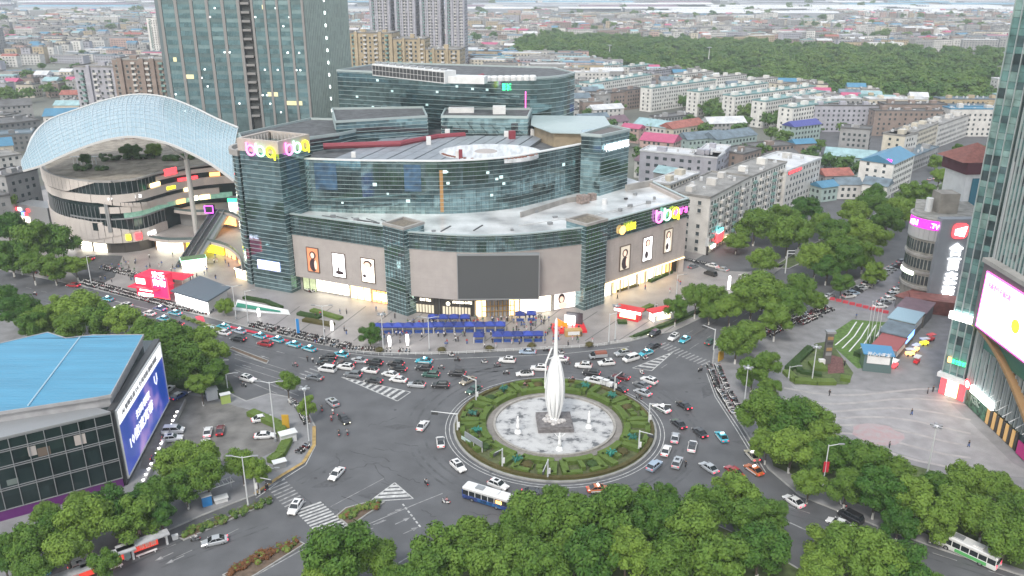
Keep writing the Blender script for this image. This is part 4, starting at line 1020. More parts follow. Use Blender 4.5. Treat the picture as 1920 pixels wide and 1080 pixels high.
# glass panes with mullions and transoms of the front facade
npan = 13; rows = [(2.6, 6.3), (6.9, 10.9), (11.5, 14.4), (14.9, 17.0)]
for k in range(npan):
    for z0, z1 in rows:
        b = MB(); b.wbox(F0, F1, k * L / npan + .12, (k + 1) * L / npan - .12, z0, z1, .02, .1); obj('glass_pane', b, dglass, bl, world=True)
for k in range(npan + 1): b = MB(); b.wbox(F0, F1, k * L / npan - .07, k * L / npan + .07, 2.2, 17.1, 0, .35); obj('mullion', b, greym, bl, world=True)
for z in (2.2, 6.35, 6.8, 10.95, 11.4, 14.45, 14.85, 17.0): b = MB(); b.wbox(F0, F1, 0, L, z, z + .1, 0, .3); obj('transom', b, greym, bl, world=True)
b = MB(); b.wbox(F0, F1, 0, L, .1, 2.2, 0, .2); obj('purple_band', b, mat('purple_panel', (.10, .012, .13), .5), bl, world=True)
for s, z, w, h, m in ((23.5, 12.2, 1.4, 2, beige), (25, 11.6, 2.2, 1.8, mat('brown_panel', (.12, .09, .07), .8)), (31.5, 12, 2, 2.2, beige2), (19, 7.2, 2, 1.2, mat('curtain', (.12, .15, .14), .8)), (10, 3, 2.4, 1.6, MATS.get('curtain') or beige)):
    b = MB(); b.wbox(F0, F1, s, s + w, z, z + h, .1, .16); obj('blind', b, m, bl, world=True)
b = MB(); b.prism([F0 + Vector((-.5, -.5)), F1 + Vector((.3, -.3)), Vector((-84, 149)), Vector((-100, 142.5)), Vector((-118, 143))], 17.2, 17.6); obj('lower_roof', b, greym, bl, world=True)
S0, S1 = F1 + Vector((.2, .4)), K0 + Vector((1.2, 0)); LS = (S1 - S0).length
b = MB(); b.wbox(S0, S1, 0, LS, .2, 17.6, -1, .3); obj('screen_backing', b, darkm, bl, world=True)
def led_mat():
    m = bpy.data.materials.new('led_advert'); m.use_nodes = True; t = m.node_tree; b_ = t.nodes['Principled BSDF']
    gn = t.nodes.new('ShaderNodeNewGeometry'); nz = t.nodes.new('ShaderNodeTexNoise'); nz.inputs['Scale'].default_value = .11; t.links.new(gn.outputs['Position'], nz.inputs['Vector'])
    r = t.nodes.new('ShaderNodeValToRGB'); e = r.color_ramp.elements
    e[0].position = .42; e[0].color = (.01, .06, .40, 1); e[1].position = .68; e[1].color = (.55, .35, .75, 1); x = e.new(.54); x.color = (.07, .1, .55, 1)
    t.links.new(nz.outputs['Fac'], r.inputs[0]); t.links.new(r.outputs[0], b_.inputs['Emission Color']); b_.inputs['Emission Strength'].default_value = .3
    b_.inputs['Base Color'].default_value = (.01, .03, .1, 1); b_.inputs['Roughness'].default_value = .4; return m
b = MB(); b.wbox(S0, S1, .8, LS - 1.2, 1.6, 13.4, .3, .5); ls = obj('led_screen', b, led_mat(), bl, world=True, label='blue and lilac lit advertising screen')
b = MB(); b.wbox(S0, S1, .8, LS - 1.2, 13.4, 16.8, .3, .5); obj('white_banner', b, glow('banner_white', (.95, .95, .95), .35), bl, world=True)
b = MB()
for z in (1.3, 16.8): b.wbox(S0, S1, .5, LS - .9, z, z + .3, .3, .65)
for s in (.5, LS - 1.2): b.wbox(S0, S1, s, s + .3, 1.3, 17, .3, .65)
obj('screen_frame', b, white, bl, world=True)
lt = glow('advert_lettering', (.85, .85, 1), .35)
wall_text('lettering', '扫码领取', S0, S1, 11, 21.5, 9.2, 2.0, .55, lt, bl); wall_text('lettering', '10倍速宽带', S0, S1, 5, 22.5, 5.6, 2.8, .55, lt, bl)
wall_text('lettering', 'U', S0, S1, 26, 28.3, 9.5, 2.6, .55, lt, bl)
wall_text('lettering', 'AI 智慧生活 5G 千兆光网 服务到家', S0, S1, 3.5, 30, 14.5, 1.2, .55, mat('banner_print', (.3, .3, .32), .6), bl)
for k in range(15):
    s = 1 + k * 2.1; t_ = (S1 - S0).normalized(); n_ = Vector((t_.y, -t_.x)); q = S0 + t_ * s + n_ * 3.2
    lp = thing('floor_lamp', 'small white lamp in the row of pavement lights under the blue advertising screen', 'lamp', (q.x, q.y, .13), 0, 'pavement lights under the advertising screen')
    b = MB(); b.cyl(0, 0, 0, .25, .12, 8); obj('lamp_base', b, darkm, lp); b = MB(); b.box(0, 0, .25, .4, .6, .6, .6); obj('lamp_head', b, whitel, lp)
b = MB(); t_ = (S1 - S0).normalized(); n_ = Vector((t_.y, -t_.x)); q0, q1 = S0 + n_ * 3.9, S1 + n_ * 3.9
wl = MB(); wl.wbox(q0, q1, -2, LS, 0, 1.3, 0, .3); o = tag(obj('low_wall', wl, conc), 'low brown wall beside the pavement lights under the advertising screen', 'wall')

# ================================================================ right glass tower
rt = thing('glass_tower', 'tall teal glass tower with white vertical fins and a huge pink white screen', 'tower', (120, 170, 0))
R0, R1, R2 = Vector((107.7, 188.6)), Vector((111.6, 183.6)), Vector((110.8, 110))
b = MB(); b.prism([R0, R1, R2, Vector((150, 110)), Vector((150, 215)), Vector((122, 206))], 0, 170); obj('tower_body', b, mat('right_tower_floor', (.05, .085, .085), .12, metal=.45, noise=.5, scale=.2), rt, world=True)
rg = [mat('right_glass_%s' % n, c_, .12, metal=.4, noise=.4, scale=.4) for n, c_ in (('teal', (.14, .26, .25)), ('dark', (.05, .075, .08)), ('pale', (.24, .36, .34)), ('slate', (.09, .14, .15)))]
random.seed(31)
R3 = Vector((122, 206))
for A, B, lim in ((R0, R1, 6.3), (R1, R2, 30)):
    L = min((B - A).length, lim); st = 1.75 if A is not R1 else 1.5; n = int(L / st)
    B2 = A + (B - A).normalized() * (n * st)
    for k in range(n):
        z = 5.2 if A is not R1 else 6
        row = 0
        while z < 112:
            h = (1.5, 2.2)[row % 2]
            if A is R1 and (k > 6) and z < 36: z += h; row += 1; continue
            mm = random.choice(rg[:1] * 2 + rg[1:]) if row % 2 else rg[(0, 2, 3, 0)[random.randint(0, 3)]]
            if A is R3: z += h; row += 1; continue
            b = MB(); b.wbox(A, B2, k * st + .06, (k + 1) * st - .06, z, z + h - .1, .02, .1); obj('glass_pane', b, mm, rt, world=True)
            z += h; row += 1
    for k in range(n + 1):
        b = MB(); b.wbox(A, B2, k * st - .06, k * st + .06, 5, 140, 0, .55); obj('fin', b, mat('tower_fin', (.42, .47, .48), .4, metal=.3), rt, world=True)
b = MB(); b.cyl(R1.x - .2, R1.y - .3, 0, 60, .28, 8); obj('corner_pole', b, mat('pole_grey', (.35, .37, .38), .5), rt, world=True)
# lower glazing with closer fins below the arch
A, B = R1, R2
for k in range(34): b = MB(); b.wbox(A, B, .8 + k * 1.05, .92 + k * 1.05, 5, 22 if k < 6 else 21, 0, .4); obj('fin', b, MATS['tower_fin'], rt, world=True)
b = MB(); b.wbox(A, B, .2, 40, 20.8, 36.6, .5, 2.2); obj('screen_housing', b, mat('housing', (.13, .12, .13), .6), rt, world=True)
b = MB(); b.wbox(A, B, -.2, 40, 36.6, 37.6, .3, 2.6); obj('screen_cap', b, conc, rt, world=True)
pws = mat('pink_white_screen', (.8, .7, .8), .5, emit=1.5, ecol=(1.0, .86, .97))
b = MB(); b.wbox(A, B, 2.6, 36, 21.8, 34.8, 2.2, 2.45); scn = obj('led_screen', b, pws, rt, world=True, label='huge glowing pale pink screen')
b = MB(); 
for z in (21.5, 34.8): b.wbox(A, B, 2.3, 36, z, z + .3, 2.2, 2.5)
b.wbox(A, B, 2.3, 2.6, 21.8, 34.8, 2.2, 2.5); obj('screen_edge', b, pinkl, rt, world=True)
wall_text('lettering', '招商热线 旺铺出租', A, B, 4.2, 13.5, 31.8, 1.5, 2.55, pinkl, rt)
b = MB(); disc(b, A, B, 17, 27.5, 1.6, 1.6, 2.52, 0); obj('printed_dot', b, yell, rt, world=True)
# golden arch sweeping down under the screen
b = MB(); prev = None
for i in range(25):
    f = i / 24; s = .6 + f * 30; z = 21.6 - 1.0 * f - 14 * f ** 1.7
    if prev: 
        t = (B - A).normalized(); n = Vector((t.y, -t.x)); V = []
        for (s_, z_) in (prev, (s, z)):
            for dd in (.3, 2.0):
                for dz in (-.9, 0): q = A + t * s_ + n * dd; V.append((q.x, q.y, z_ + dz))
        b.add(V, [(0, 4, 6, 2), (1, 3, 7, 5), (2, 6, 7, 3), (0, 1, 5, 4)])
    prev = (s, z)
obj('golden_arch', b, mat('bronze_gold', (.34, .21, .10), .5, metal=.3), rt, world=True)
b = MB(); b.wbox(A, B, 4, 38, 16.5, 21, .4, .6); obj('green_glass_band', b, mat('green_glass', (.03, .14, .10), .3), rt, world=True)
# signs and shops
b = MB(); b.wbox(R0, R1, -.6, 5.0, 20.6, 22.4, .6, 1.3); obj('white_sign', b, whitel, rt, world=True); b = MB(); b.wbox(R0, R1, 5.0, 6.6, 20.4, 22.0, .6, 1.3); obj('yellow_sign', b, yell, rt, world=True)
wall_text('green_sign', '星空影城', R0, R1, 1.9, 5.2, 9.2, 1.3, .7, greenl, rt); b = MB(); b.wbox(R0, R1, .9, 1.7, 9.2, 10.6, .6, .8); obj('orange_sign', b, orange, rt, world=True)
b = MB(); b.wbox(R0, R1, -.7, 6.5, 4.9, 6.0, -.4, 1.2); obj('white_canopy', b, white, rt, world=True)
for s, w, m in ((.1, 1.4, redl), (1.7, 1.3, warmw), (3.2, 1.2, warm), (4.7, 1.4, redl)): b = MB(); b.wbox(R0, R1, s, s + w, .3, 4.6, .1, .35); obj('lit_shop_window', b, m, rt, world=True)
b = MB(); b.wbox(A, B, 3.4, 13, 4.8, 6.6, .6, 1.2); obj('white_sign', b, whitel, rt, world=True); b = MB(); disc(b, A, B, 2.0, 6.0, 1.3, 1.3, 1.3, 0); obj('round_sign', b, redl, rt, world=True); b = MB(); disc(b, A, B, 2.0, 6.0, .85, .85, 1.34, 0); obj('round_sign', b, whitel, rt, world=True)
b = MB(); b.wbox(A, B, 1, 10, .3, 4.6, .2, .4); obj('green_print_panel', b, mat('green_print', (.06, .14, .09), .6, noise=.9, scale=1.2, detail=6), rt, world=True)
wall_text('lettering', 'VCERC', A, B, 3.0, 7.2, 2.2, 1.6, .5, mat('pale_print', (.4, .5, .42), .7), rt)
for k in range(10): b = MB(); b.wbox(A, B, 10.4 + k * 1.3, 11.4 + k * 1.3, .3, 4.4, .2, .4); obj('shop_pane', b, dark_shop if k % 2 else mat('amber_dim', (.2, .13, .07), .6, emit=.2, ecol=(1, .6, .2)), rt, world=True)
b = MB(); b.wbox(A, B, 24, 29, .4, 3.6, .5, .7); obj('pink_print', b, mat('pink_print', (.5, .03, .2), .6), rt, world=True)
for k in range(10): 
    s = 9 + k * 2.6; b = MB(); t = (B - A).normalized(); n = Vector((t.y, -t.x)); q = A + t * s; r_ = q + n * 2.6 + t * .3
    b.tube([(q.x, q.y, 8.3), (r_.x, r_.y, 6.9)], .07, 4); obj('awning_strut', b, white, rt, world=True)

# ================================================================ round building with vertical sign
rb = thing('rounded_building', 'old rounded corner building with magenta sign band and tall white vertical characters', 'building', (142, 262, 0))
cc = Vector((136.2, 257.6)); rad = 8
rp = [Vector((cc.x + rad * cos(radians(a)), cc.y + rad * sin(radians(a)))) for a in range(200, 130, -12)][::-1]
rp = [Vector((cc.x + rad * cos(radians(a)), cc.y + rad * sin(radians(a)))) for a in range(130, 262, 11)]
b = MB(); b.prism(rp + vadd((150, 250), (154, 275), (138, 278)), 0, 27.6); obj('body', b, mat('old_wall', (.26, .25, .225), .85, noise=.35, scale=.4, detail=6), rb, world=True)
for z0, z1, m, d in ((4.5, 5.4, conc, .5), (9.7, 10.4, conc, .4), (15.2, 15.9, conc, .4), (20.9, 24.3, mat('white_band', (.42, .42, .42), .7), .35), (27.4, 28.0, conc, .5)): bandwall('floor_band', rb, rp, z0, z1, m, d, .6)
b = MB()
for z0, z1 in ((5.6, 9.5), (10.8, 14.9), (16.3, 20.6)):
    for s in frange(.6, 18, 1.1):
        p, q = along(rp, s), along(rp, s + .85); b.wbox(p, q, 0, .8, z0 + .4, z1 - .5, .02, .1)
obj('windows', b, wglass, rb, world=True, kind='stuff')
q = [along(rp, s) for s in frange(5.5, 17.5, 1.2)]; b = MB(); ringstrip(b, q, 24.5, 27.3, .2, .5); obj('magenta_board', b, mat('magenta_board', (.4, .02, .3), .5, emit=.9, ecol=(1, .03, .75)), rb, world=True)
wall_text('lettering', '咏麦迪KTV', along(rp, 7), along(rp, 17.2), 0, (along(rp, 17.2) - along(rp, 7)).length, 24.9, 2.0, 1.6, glow('pink_white', (1, .75, 1), 2), rb)
V0, V1 = Vector((132.6, 248.6)), Vector((143.2, 248.6))
b = MB(); b.wbox(V0, V1, 0, 10.7, 0, 28.6, -3, .0); obj('sign_wall', b, mat('sign_wall_grey', (.24, .26, .285), .6, noise=.06, scale=.4), rb, world=True)
b = MB()
n = 16; b.add([(138.6 + 2.5 * (abs(cos(a)) ** .6) * (1 if cos(a) > 0 else -1), 248.3, 24.9 + 2.5 * (abs(sin(a)) ** .6) * (1 if sin(a) > 0 else -1)) for a in [2 * pi * i / n for i in range(n)]], [tuple(range(n))]); obj('red_emblem', b, redl, rb, world=True)
b = MB(); b.add([(137.0, 248.1, 23.7), (140.0, 248.1, 23.1), (140.6, 248.1, 26.5), (137.0, 248.1, 25.5)], [(0, 1, 2, 3)]); obj('white_emblem', b, whitel, rb, world=True)
for i, ch in enumerate('合百来聚'):
    me = text_mesh(ch, 4.4, .1, .06); me.transform(Matrix.Translation((136.3, 248.3, 17.2 - i * 4.7)) @ Matrix.Rotation(pi / 2, 4, 'X')); me.transform(Matrix.Translation(-rb.location)); me.materials.append(whitel)
    o = bpy.data.objects.new('sign_character', me); COL.objects.link(o); o.parent = rb
b = MB(); b.box(139.5, 262, 27.6, 34, 6, 6); obj('stair_head', b, mat('ochre_render', (.26, .24, .21), .85, noise=.2, scale=.4), rb, world=True); b = MB(); b.cyl(134.6, 262, 27.6, 32, 1.1, 10); obj('water_tank', b, white, rb, world=True)
q = [along(rp, s) for s in frange(4, 12, 1.2)]; b = MB(); ringstrip(b, q, 8.6, 9.9, .3, .6); obj('lit_sign', b, glow('greenish_white', (.85, 1, .8), 1.3), rb, world=True)
b = MB(); b.box(134, 243.5, .1, 4.6, 18, 7, -.35); obj('shop_podium', b, mat('red_brown_roof', (.2, .07, .06), .8, noise=.3, scale=.6), rb, world=True)
wh = thing('white_tower_block', 'white block with maroon band and red hipped roof between the round building and glass tower', 'building', (160, 283, 0))
b = MB(); b.box(158, 281, 0, 37, 14, 12, .1); obj('body', b, white, wh, world=True); b = MB(); b.box(158, 281, 37, 41, 16, 14, .1); obj('maroon_band', b, mat('maroon', (.08, .02, .03), .6), wh, world=True)
b = MB(); b.add([(149, 273, 41.01), (167, 275, 41.01), (166, 291, 41.01), (148, 289, 41.01), (158, 283, 46)], [(0, 1, 4), (1, 2, 4), (2, 3, 4), (3, 0, 4)]); obj('hipped_roof', b, mat('red_tile', (.24, .09, .07), .8, noise=.2, scale=1), wh, world=True)
b = MB(); b.box(155.2, 274.6, 26, 35.5, 2.4, .4, .1); obj('blue_window', b, mat('blue_window', (.04, .16, .22), .2), wh, world=True); b = MB(); b.box(154.6, 274.6, 20, 24, 2.4, .4, .1); obj('blue_window', b, dglass, wh, world=True)
# ================================================================ houses and blocks around
PAL = {'white': (.62, .61, .58), 'cream': (.50, .46, .38), 'grey': (.28, .28, .28), 'lavender': (.34, .34, .38), 'brown': (.24, .19, .165), 'tan': (.38, .31, .21),
       'pink': (.42, .30, .27), 'darkgrey': (.15, .155, .16), 'offwhite': (.50, .49, .47), 'mint': (.30, .38, .36)}
WM = {k: mat('wall_' + k, c, .85, noise=.16, scale=.25, detail=6) for k, c in PAL.items()}
RM = {'grey': mat('roof_grey', (.22, .215, .205), .85, noise=.35, scale=.2, detail=6), 'dark': mat('roof_dark', (.11, .11, .11), .85, noise=.3, scale=.2), 'blue': mat('roof_blue', (.06, .19, .30), .5, noise=.12, scale=.3),
      'cyan': mat('roof_cyan', (.25, .38, .40), .5, noise=.2, scale=.3), 'magenta': mat('roof_magenta', (.40, .08, .16), .6, noise=.1, scale=.3), 'red': mat('roof_red', (.28, .10, .08), .8, noise=.3, scale=.5), 'plum': mat('roof_plum', (.14, .09, .11), .7, noise=.2, scale=.4),
      'white': mat('roof_white', (.5, .51, .52), .5, noise=.2, scale=.2), 'navy': mat('roof_navy', (.06, .07, .26), .6), 'slate': mat('roof_slate', (.12, .16, .19), .7, noise=.3, scale=.3), 'teal': mat('roof_teal', (.16, .27, .27), .7, noise=.3, scale=.2)}
tealpan = mat('teal_infill', (.16, .27, .25), .7, noise=.4, scale=.6)
def win_rows(mb, A, B, z0, z1, fh, st, w, h, d=.05, off=.0, jitter=0.0, sill=None):
    L = (B - A).length; n = int((L - .6) / st)
    if n < 1: return
    m = (L - n * st) / 2; z = z0 + fh * .32
    while z + h < z1:
        for k in range(n):
            if jitter and random.random() < jitter: continue
            s = m + (k + .5) * st - w / 2 + off; mb.wbox(A, B, s, s + w, z, z + h, -.02, d)
            if sill is not None: sill.wbox(A, B, s - .15, s + w + .15, z - .16, z, 0, .35)
        z += fh
def block_bld(name, label, A, B, w, h, wall, roof='grey', fh=3.0, st=3.2, group=None, gable=False, balc=0.0, extra=True, cat='building', shift=None, wst=1.3, base=0):
    """A->B: long front edge in plan (outward side faces the viewer); w: depth"""
    A, B = Vector(A[:2]), Vector(B[:2]); t = (B - A).normalized(); n = Vector((t.y, -t.x)); L = (B - A).length
    C, D = B - n * w, A - n * w; q = [A, B, C, D]; c = (A + C) / 2
    T = thing(name, label, cat, (c.x, c.y, 0), 0, group)
    b = MB(); b.prism(q, -.3, h); obj('wall', b, WM[wall], T, world=True)
    wb = MB(); sb = MB()
    for a, c_ in ((A, B), (B, C), (D, A)):
        nn = Vector(((c_ - a).y, -(c_ - a).x)); mid = (a + c_) / 2
        if nn.dot(-mid) < 0: continue
        short = (c_ - a).length < L * .7
        win_rows(wb, a, c_, base, h - .5, fh, st * (1.5 if short else 1), wst, 1.45, jitter=.06, sill=sb if balc else None)
    if wb.f: obj('windows', wb, wglass, T, world=True, kind='stuff')
    if sb.f: obj('window_sills', sb, WM['offwhite'], T, world=True, kind='stuff')
    if balc:
        bb = MB(); bc = MB(); k = 0
        for s in frange(st, L - 3, st * 2.5):
            z = base + fh
            while z < h - 1.5:
                (bb if (k * 7 + int(z)) % 3 else bc).wbox(A, B, s, s + 2.4, z - .1, z + 1.0, 0, 1.0); z += fh
            k += 1
        if bb.f: obj('balconies', bb, WM['offwhite'], T, world=True, kind='stuff')
        if bc.f: obj('balcony_infill', bc, tealpan, T, world=True, kind='stuff')
    if gable:
        m0, m1 = (A + D) / 2, (B + C) / 2; e = .5
        A2, B2, C2, D2 = A + n * e - t * e, B + n * e + t * e, C - n * e + t * e, D - n * e - t * e; m0 = m0 - t * e; m1 = m1 + t * e
        rh = min(w * .28, 3.5); b = MB()
        V = [(A2.x, A2.y, h - .1), (B2.x, B2.y, h - .1), (C2.x, C2.y, h - .1), (D2.x, D2.y, h - .1), (m0.x, m0.y, h + rh), (m1.x, m1.y, h + rh)]
        b.add(V, [(0, 1, 5, 4), (1, 2, 5), (2, 3, 4, 5), (3, 0, 4), (3, 2, 1, 0)]); obj('roof', b, RM[roof], T, world=True)
    else:
        b = MB(); b.add([(p.x, p.y, h + .03) for p in ccw(offset_poly(q, -.25))], [(0, 1, 2, 3)]); b.frame_prism(offset_poly(q, .2), .35, h - .1, h + .7); obj('roof', b, RM[roof], T, world=True)
        if extra:
            b = MB()
            for k in range(max(1, int(L / 14))):
                f = (k + .5) / max(1, int(L / 14)); p = A.lerp(B, f) - n * w * random.uniform(.35, .65)
                b.box(p.x, p.y, h, h + random.uniform(1.8, 2.8), random.uniform(2.5, 4.5), random.uniform(2.5, 4), atan2(t.y, t.x))
            obj('stair_head', b, WM[wall], T, world=True, kind='stuff')
            b = MB()
            for k in range(max(2, int(L / 6))):
                p = A.lerp(B, random.random()) - n * w * random.uniform(.15, .85); r = random.uniform(.4, .8)
                if random.random() < .6: b.box(p.x, p.y, h, h + random.uniform(.6, 1.3), r * 2.2, r * 1.4, random.random() * 3)
                else: b.cyl(p.x, p.y, h, h + 1.5, r, 7)
            obj('roof_clutter', b, RM['white'], T, world=True, kind='stuff')
    return T
def pxb(name, label, a, c, h, w, wall, **k): return block_bld(name, label, at(a[0], a[1], h), at(c[0], c[1], h), w, h, wall, **k)
random.seed(12)
G_ = 'white slab apartment blocks in parallel rows'
for a, c, lab in (((1222, 166), (1343, 150), 'white apartment slab with teal roof edge, farthest left of the parallel rows'), ((1310, 173), (1440, 156), 'white apartment slab second in the parallel rows, with two roof sheds'),
                  ((1378, 181), (1530, 162), 'white apartment slab third in the parallel rows below the wood'), ((1436, 191), (1548, 172), 'white apartment slab fourth in the parallel rows'), ((1487, 203), (1620, 183), 'white apartment slab nearest of the parallel rows, beside the navy roofed house')):
    pxb('apartment_block', lab, a, c, 18, 11, 'white', roof='teal', fh=2.9, st=3.0, group=G_)
for a, c, h, w, wall, roof, lab in (
    ((1108, 157), (1222, 140), 18, 12, 'white', 'teal', 'white flats with grey balconies just right of the glass office block'),
    ((1092, 180), (1175, 172), 14, 14, 'brown', 'dark', 'dark brown walk up block with continuous galleries behind the shopping centre'),
    ((1175, 170), (1206, 166), 15, 12, 'brown', 'dark', 'narrow brown block beside the galleried walk up block'),
    ((1226, 134), (1275, 128), 15, 12, 'lavender', 'dark', 'small pale block with blue glass panel below the wood'),
    ((1284, 140), (1338, 134), 15, 12, 'white', 'grey', 'short white block with roof sheds left of the tall lamp mast'),
    ((1345, 146), (1400, 140), 15, 12, 'white', 'grey', 'short white block right of the tall lamp mast'),
    ((1405, 152), (1460, 146), 15, 12, 'white', 'grey', 'short white block with cream roof tanks at the edge of the wood'),
    ((1180, 126), (1226, 121), 15, 12, 'offwhite', 'teal', 'low white block with teal roof near the lamp mast'),
    ((1465, 158), (1520, 151), 15, 12, 'cream', 'grey', 'cream block among rows, just below the wood'),
    ((1040, 132), (1168, 120), 15, 12, 'white', 'teal', 'long white block with pale teal roof terraces'),
    ((1010, 118), (1130, 108), 15, 12, 'offwhite', 'dark', 'long off white block with dark roof clutter behind the teal roofed one')):
    pxb('apartment_block', lab, a, c, h, w, wall, roof=roof, fh=2.9, st=3.0)
# street rows beside the boulevard
T = pxb('street_block', 'six storey white corner block with teal enclosed balconies and red shop signs', (1332, 372), (1408, 332), 22, 17, 'offwhite', roof='grey', st=3.0, balc=1)
A, B = at(1287, 352, 22), at(1332, 372, 22); b = MB(); A0, B0 = A + (A - B).normalized() * 0, B
for z, m, d0 in ((3.6, 'white_paint', .9), (0, 'dark_shopfront', .3)):
    b = MB(); b.wbox(A0, B0 + Vector((.6, .1)), 0, (B0 - A0).length + .6, z, z + (3.2 if z else 3.6), 0, d0); obj('shop_band', b, MATS[m], T, world=True)
b = MB(); b.wbox(A0, B0, 3.0, 6.0, 3.9, 6.5, .9, 1.1); obj('red_sign', b, redl, T, world=True); b = MB(); b.wbox(A0, B0, 6.4, 11, 3.9, 6.5, .9, 1.05); obj('pale_pink_sign', b, mat('pale_pink_sign', (.6, .5, .62), .6, emit=.3, ecol=(.9, .7, .9)), T, world=True)
wall_text('lettering', '美宜佳', A0, B0, 6.8, 10.6, 4.4, 1.4, 1.1, MATS['pink_print'], T); wall_text('lettering', '味', A0, B0, 3.7, 5.3, 4.3, 1.8, 1.15, whitel, T)
b = MB(); b.wbox(A0, B0, .8, 4.2, 2.4, 3.3, .9, 1.2); obj('light_box', b, warmw, T, world=True); b = MB(); b.wbox(A0, B0, 2, 11, .5, 1.2, .6, 2.8); obj('red_awning', b, mat('awning_red', (.3, .04, .06), .7), T, world=True)
A1, B1 = at(1332, 372, 22), at(1408, 332, 22)
for s, w, z0, z1, m in ((1.5, 4, 2.3, 3.4, warmw), (7, 6, 3.2, 6.8, redl), (7.4, 5, 6.8, 8.2, cyanl), (15, 5, 2.2, 3.2, warm)): b = MB(); b.wbox(A1, B1, s, s + w, z0, z1, 1.0, 1.6); obj('lit_sign', b, m, T, world=True)
pxb('street_block', 'five storey white street block with small dark windows next to the corner block', (1408, 333), (1475, 305), 21, 15, 'white', roof='grey', st=2.8, balc=1)
T = pxb('street_block', 'pale grey street block with thin red roof sign in the row above the trees', (1475, 322), (1540, 297), 18, 22, 'offwhite', roof='white', st=3.4)
A, B = at(1475, 322, 18), at(1540, 297, 18); wall_text('roof_lettering', '湖南湘潭医院门诊', A, B, 2, 16, 16.4, 1.3, .3, redl, T)
pxb('street_block', 'dark weathered block with brown flat roof in the row beyond', (1394, 290), (1428, 280), 16, 14, 'brown', roof='dark')
T = pxb('lavender_block', 'lavender grey five storey block with paired green windows behind the stair tower', (1200, 283), (1345, 297), 19, 14, 'lavender', roof='white', st=4.2, fh=3.6, wst=2.0)
pxb('lavender_block', 'lavender side wing with white balconies stepping back from the paired window block', (1345, 297), (1370, 274), 19, 12, 'lavender', roof='white', st=3.4)
for a, c, h, w, wall, roof, gab, lab in (
    ((1190, 354), (1252, 362), 11, 12, 'offwhite', 'grey', 0, 'small weathered white block tucked behind the right wing roof'),
    ((1256, 347), (1312, 325), 15, 10, 'cream', 'white', 0, 'cream walk up block with cream roof sheds next to the teal roofed shed'),
    ((1226, 322), (1262, 328), 14, 9, 'grey', 'cyan', 1, 'small block with teal sheet roof between the lavender and cream blocks'),
    ((1200, 262), (1262, 268), 12, 14, 'pink', 'magenta', 1, 'long shed with vivid pink sheet roof behind the lavender block'),
    ((1188, 232), (1248, 240), 10, 14, 'offwhite', 'cyan', 1, 'pale house with large cyan sheet roof behind the shopping centre'),
    ((1128, 232), (1180, 226), 9, 12, 'offwhite', 'plum', 1, 'low house with plum roof and blue side stair'),
    ((1165, 238), (1198, 242), 9, 8, 'pink', 'magenta', 1, 'small annex with magenta roof beside the cyan roofed house'),
    ((1262, 242), (1322, 232), 10, 12, 'cream', 'red', 1, 'cream house with long red tile roof'),
    ((1330, 232), (1400, 230), 9, 14, 'grey', 'white', 1, 'shed with broad white sheet roof near the parallel rows'),
    ((1290, 262), (1360, 256), 10, 12, 'mint', 'slate', 1, 'slate roofed shed behind the lavender block'),
    ((1345, 262), (1420, 252), 10, 14, 'mint', 'slate', 1, 'second slate roofed shed with skylights'),
    ((1372, 300), (1396, 296), 10, 9, 'tan', 'red', 0, 'small tan house squeezed between lavender wing and dark block'),
    ((1420, 278), (1490, 272), 9, 14, 'brown', 'dark', 0, 'low brown roofed block at the bend of the row'),
    ((1490, 238), (1540, 232), 12, 10, 'mint', 'navy', 1, 'mint house with navy hipped roof in front of the nearest white slab'),
    ((1492, 270), (1530, 268), 8, 8, 'brown', 'blue', 1, 'little house with bright blue roof near the dark blocks'),
    ((1546, 290), (1640, 298), 10, 12, 'mint', 'cyan', 1, 'green walled market house with pale cyan roof'),
    ((1576, 240), (1632, 244), 17, 13, 'grey', 'dark', 0, 'grey five storey block with four window columns'),
    ((1656, 250), (1698, 256), 16, 14, 'offwhite', 'grey', 0, 'white block with one window column and rooftop tank room'),
    ((1698, 256), (1760, 232), 16, 12, 'cream', 'grey', 0, 'long cream street block running toward the far trees'),
    ((1760, 236), (1830, 212), 14, 14, 'offwhite', 'grey', 0, 'far long pale office block beside the boulevard trees'),
    ((1548, 330), (1600, 328), 7, 10, 'grey', 'red', 1, 'low grey house with red roof patch beside the boulevard'),
    ((1570, 346), (1616, 346), 7, 9, 'offwhite', 'slate', 1, 'low white house with slate gable roof beside the boulevard'),
    ((1618, 344), (1664, 350), 8, 10, 'white', 'slate', 1, 'white gabled house with two dark windows'),
    ((1542, 352), (1572, 348), 7, 8, 'mint', 'blue', 1, 'teal fronted shop house with blue canopy roof'),
    ((1700, 300), (1760, 276), 8, 12, 'grey', 'slate', 0, 'low arcade with grey flat roof right of the blue roofed block'),
    ((1445, 300), (1500, 290), 8, 10, 'brown', 'dark', 1, 'dark roofed low house between the street blocks'),
    ((1060, 228), (1100, 236), 14, 10, 'brown', 'dark', 0, 'brown low block just beside the stair tower roof'),
    ((1240, 222), (1300, 215), 9, 12, 'grey', 'dark', 0, 'low grey roofed sheds at the foot of the first white slab'),
    ((1190, 300), (1212, 304), 9, 8, 'offwhite', 'plum', 1, 'tiny white house with plum roof left of the lavender block')):
    pxb('town_house' if h < 13 else 'apartment_block', lab, a, c, h, w, wall, roof=roof, gable=bool(gab), st=2.8, extra=not gab)
T = pxb('blue_roofed_block', 'white block with bright blue roof and glowing pink rooftop characters', (1676, 308), (1715, 290), 15, 16, 'white', roof='blue', gable=True, st=2.6, extra=False)
A, B = at(1636, 300, 15), at(1678, 308, 15); wall_text('roof_lettering', '百成宾馆', A, B, .5, 10.5, 14.6, 2.5, .3, magl, T)
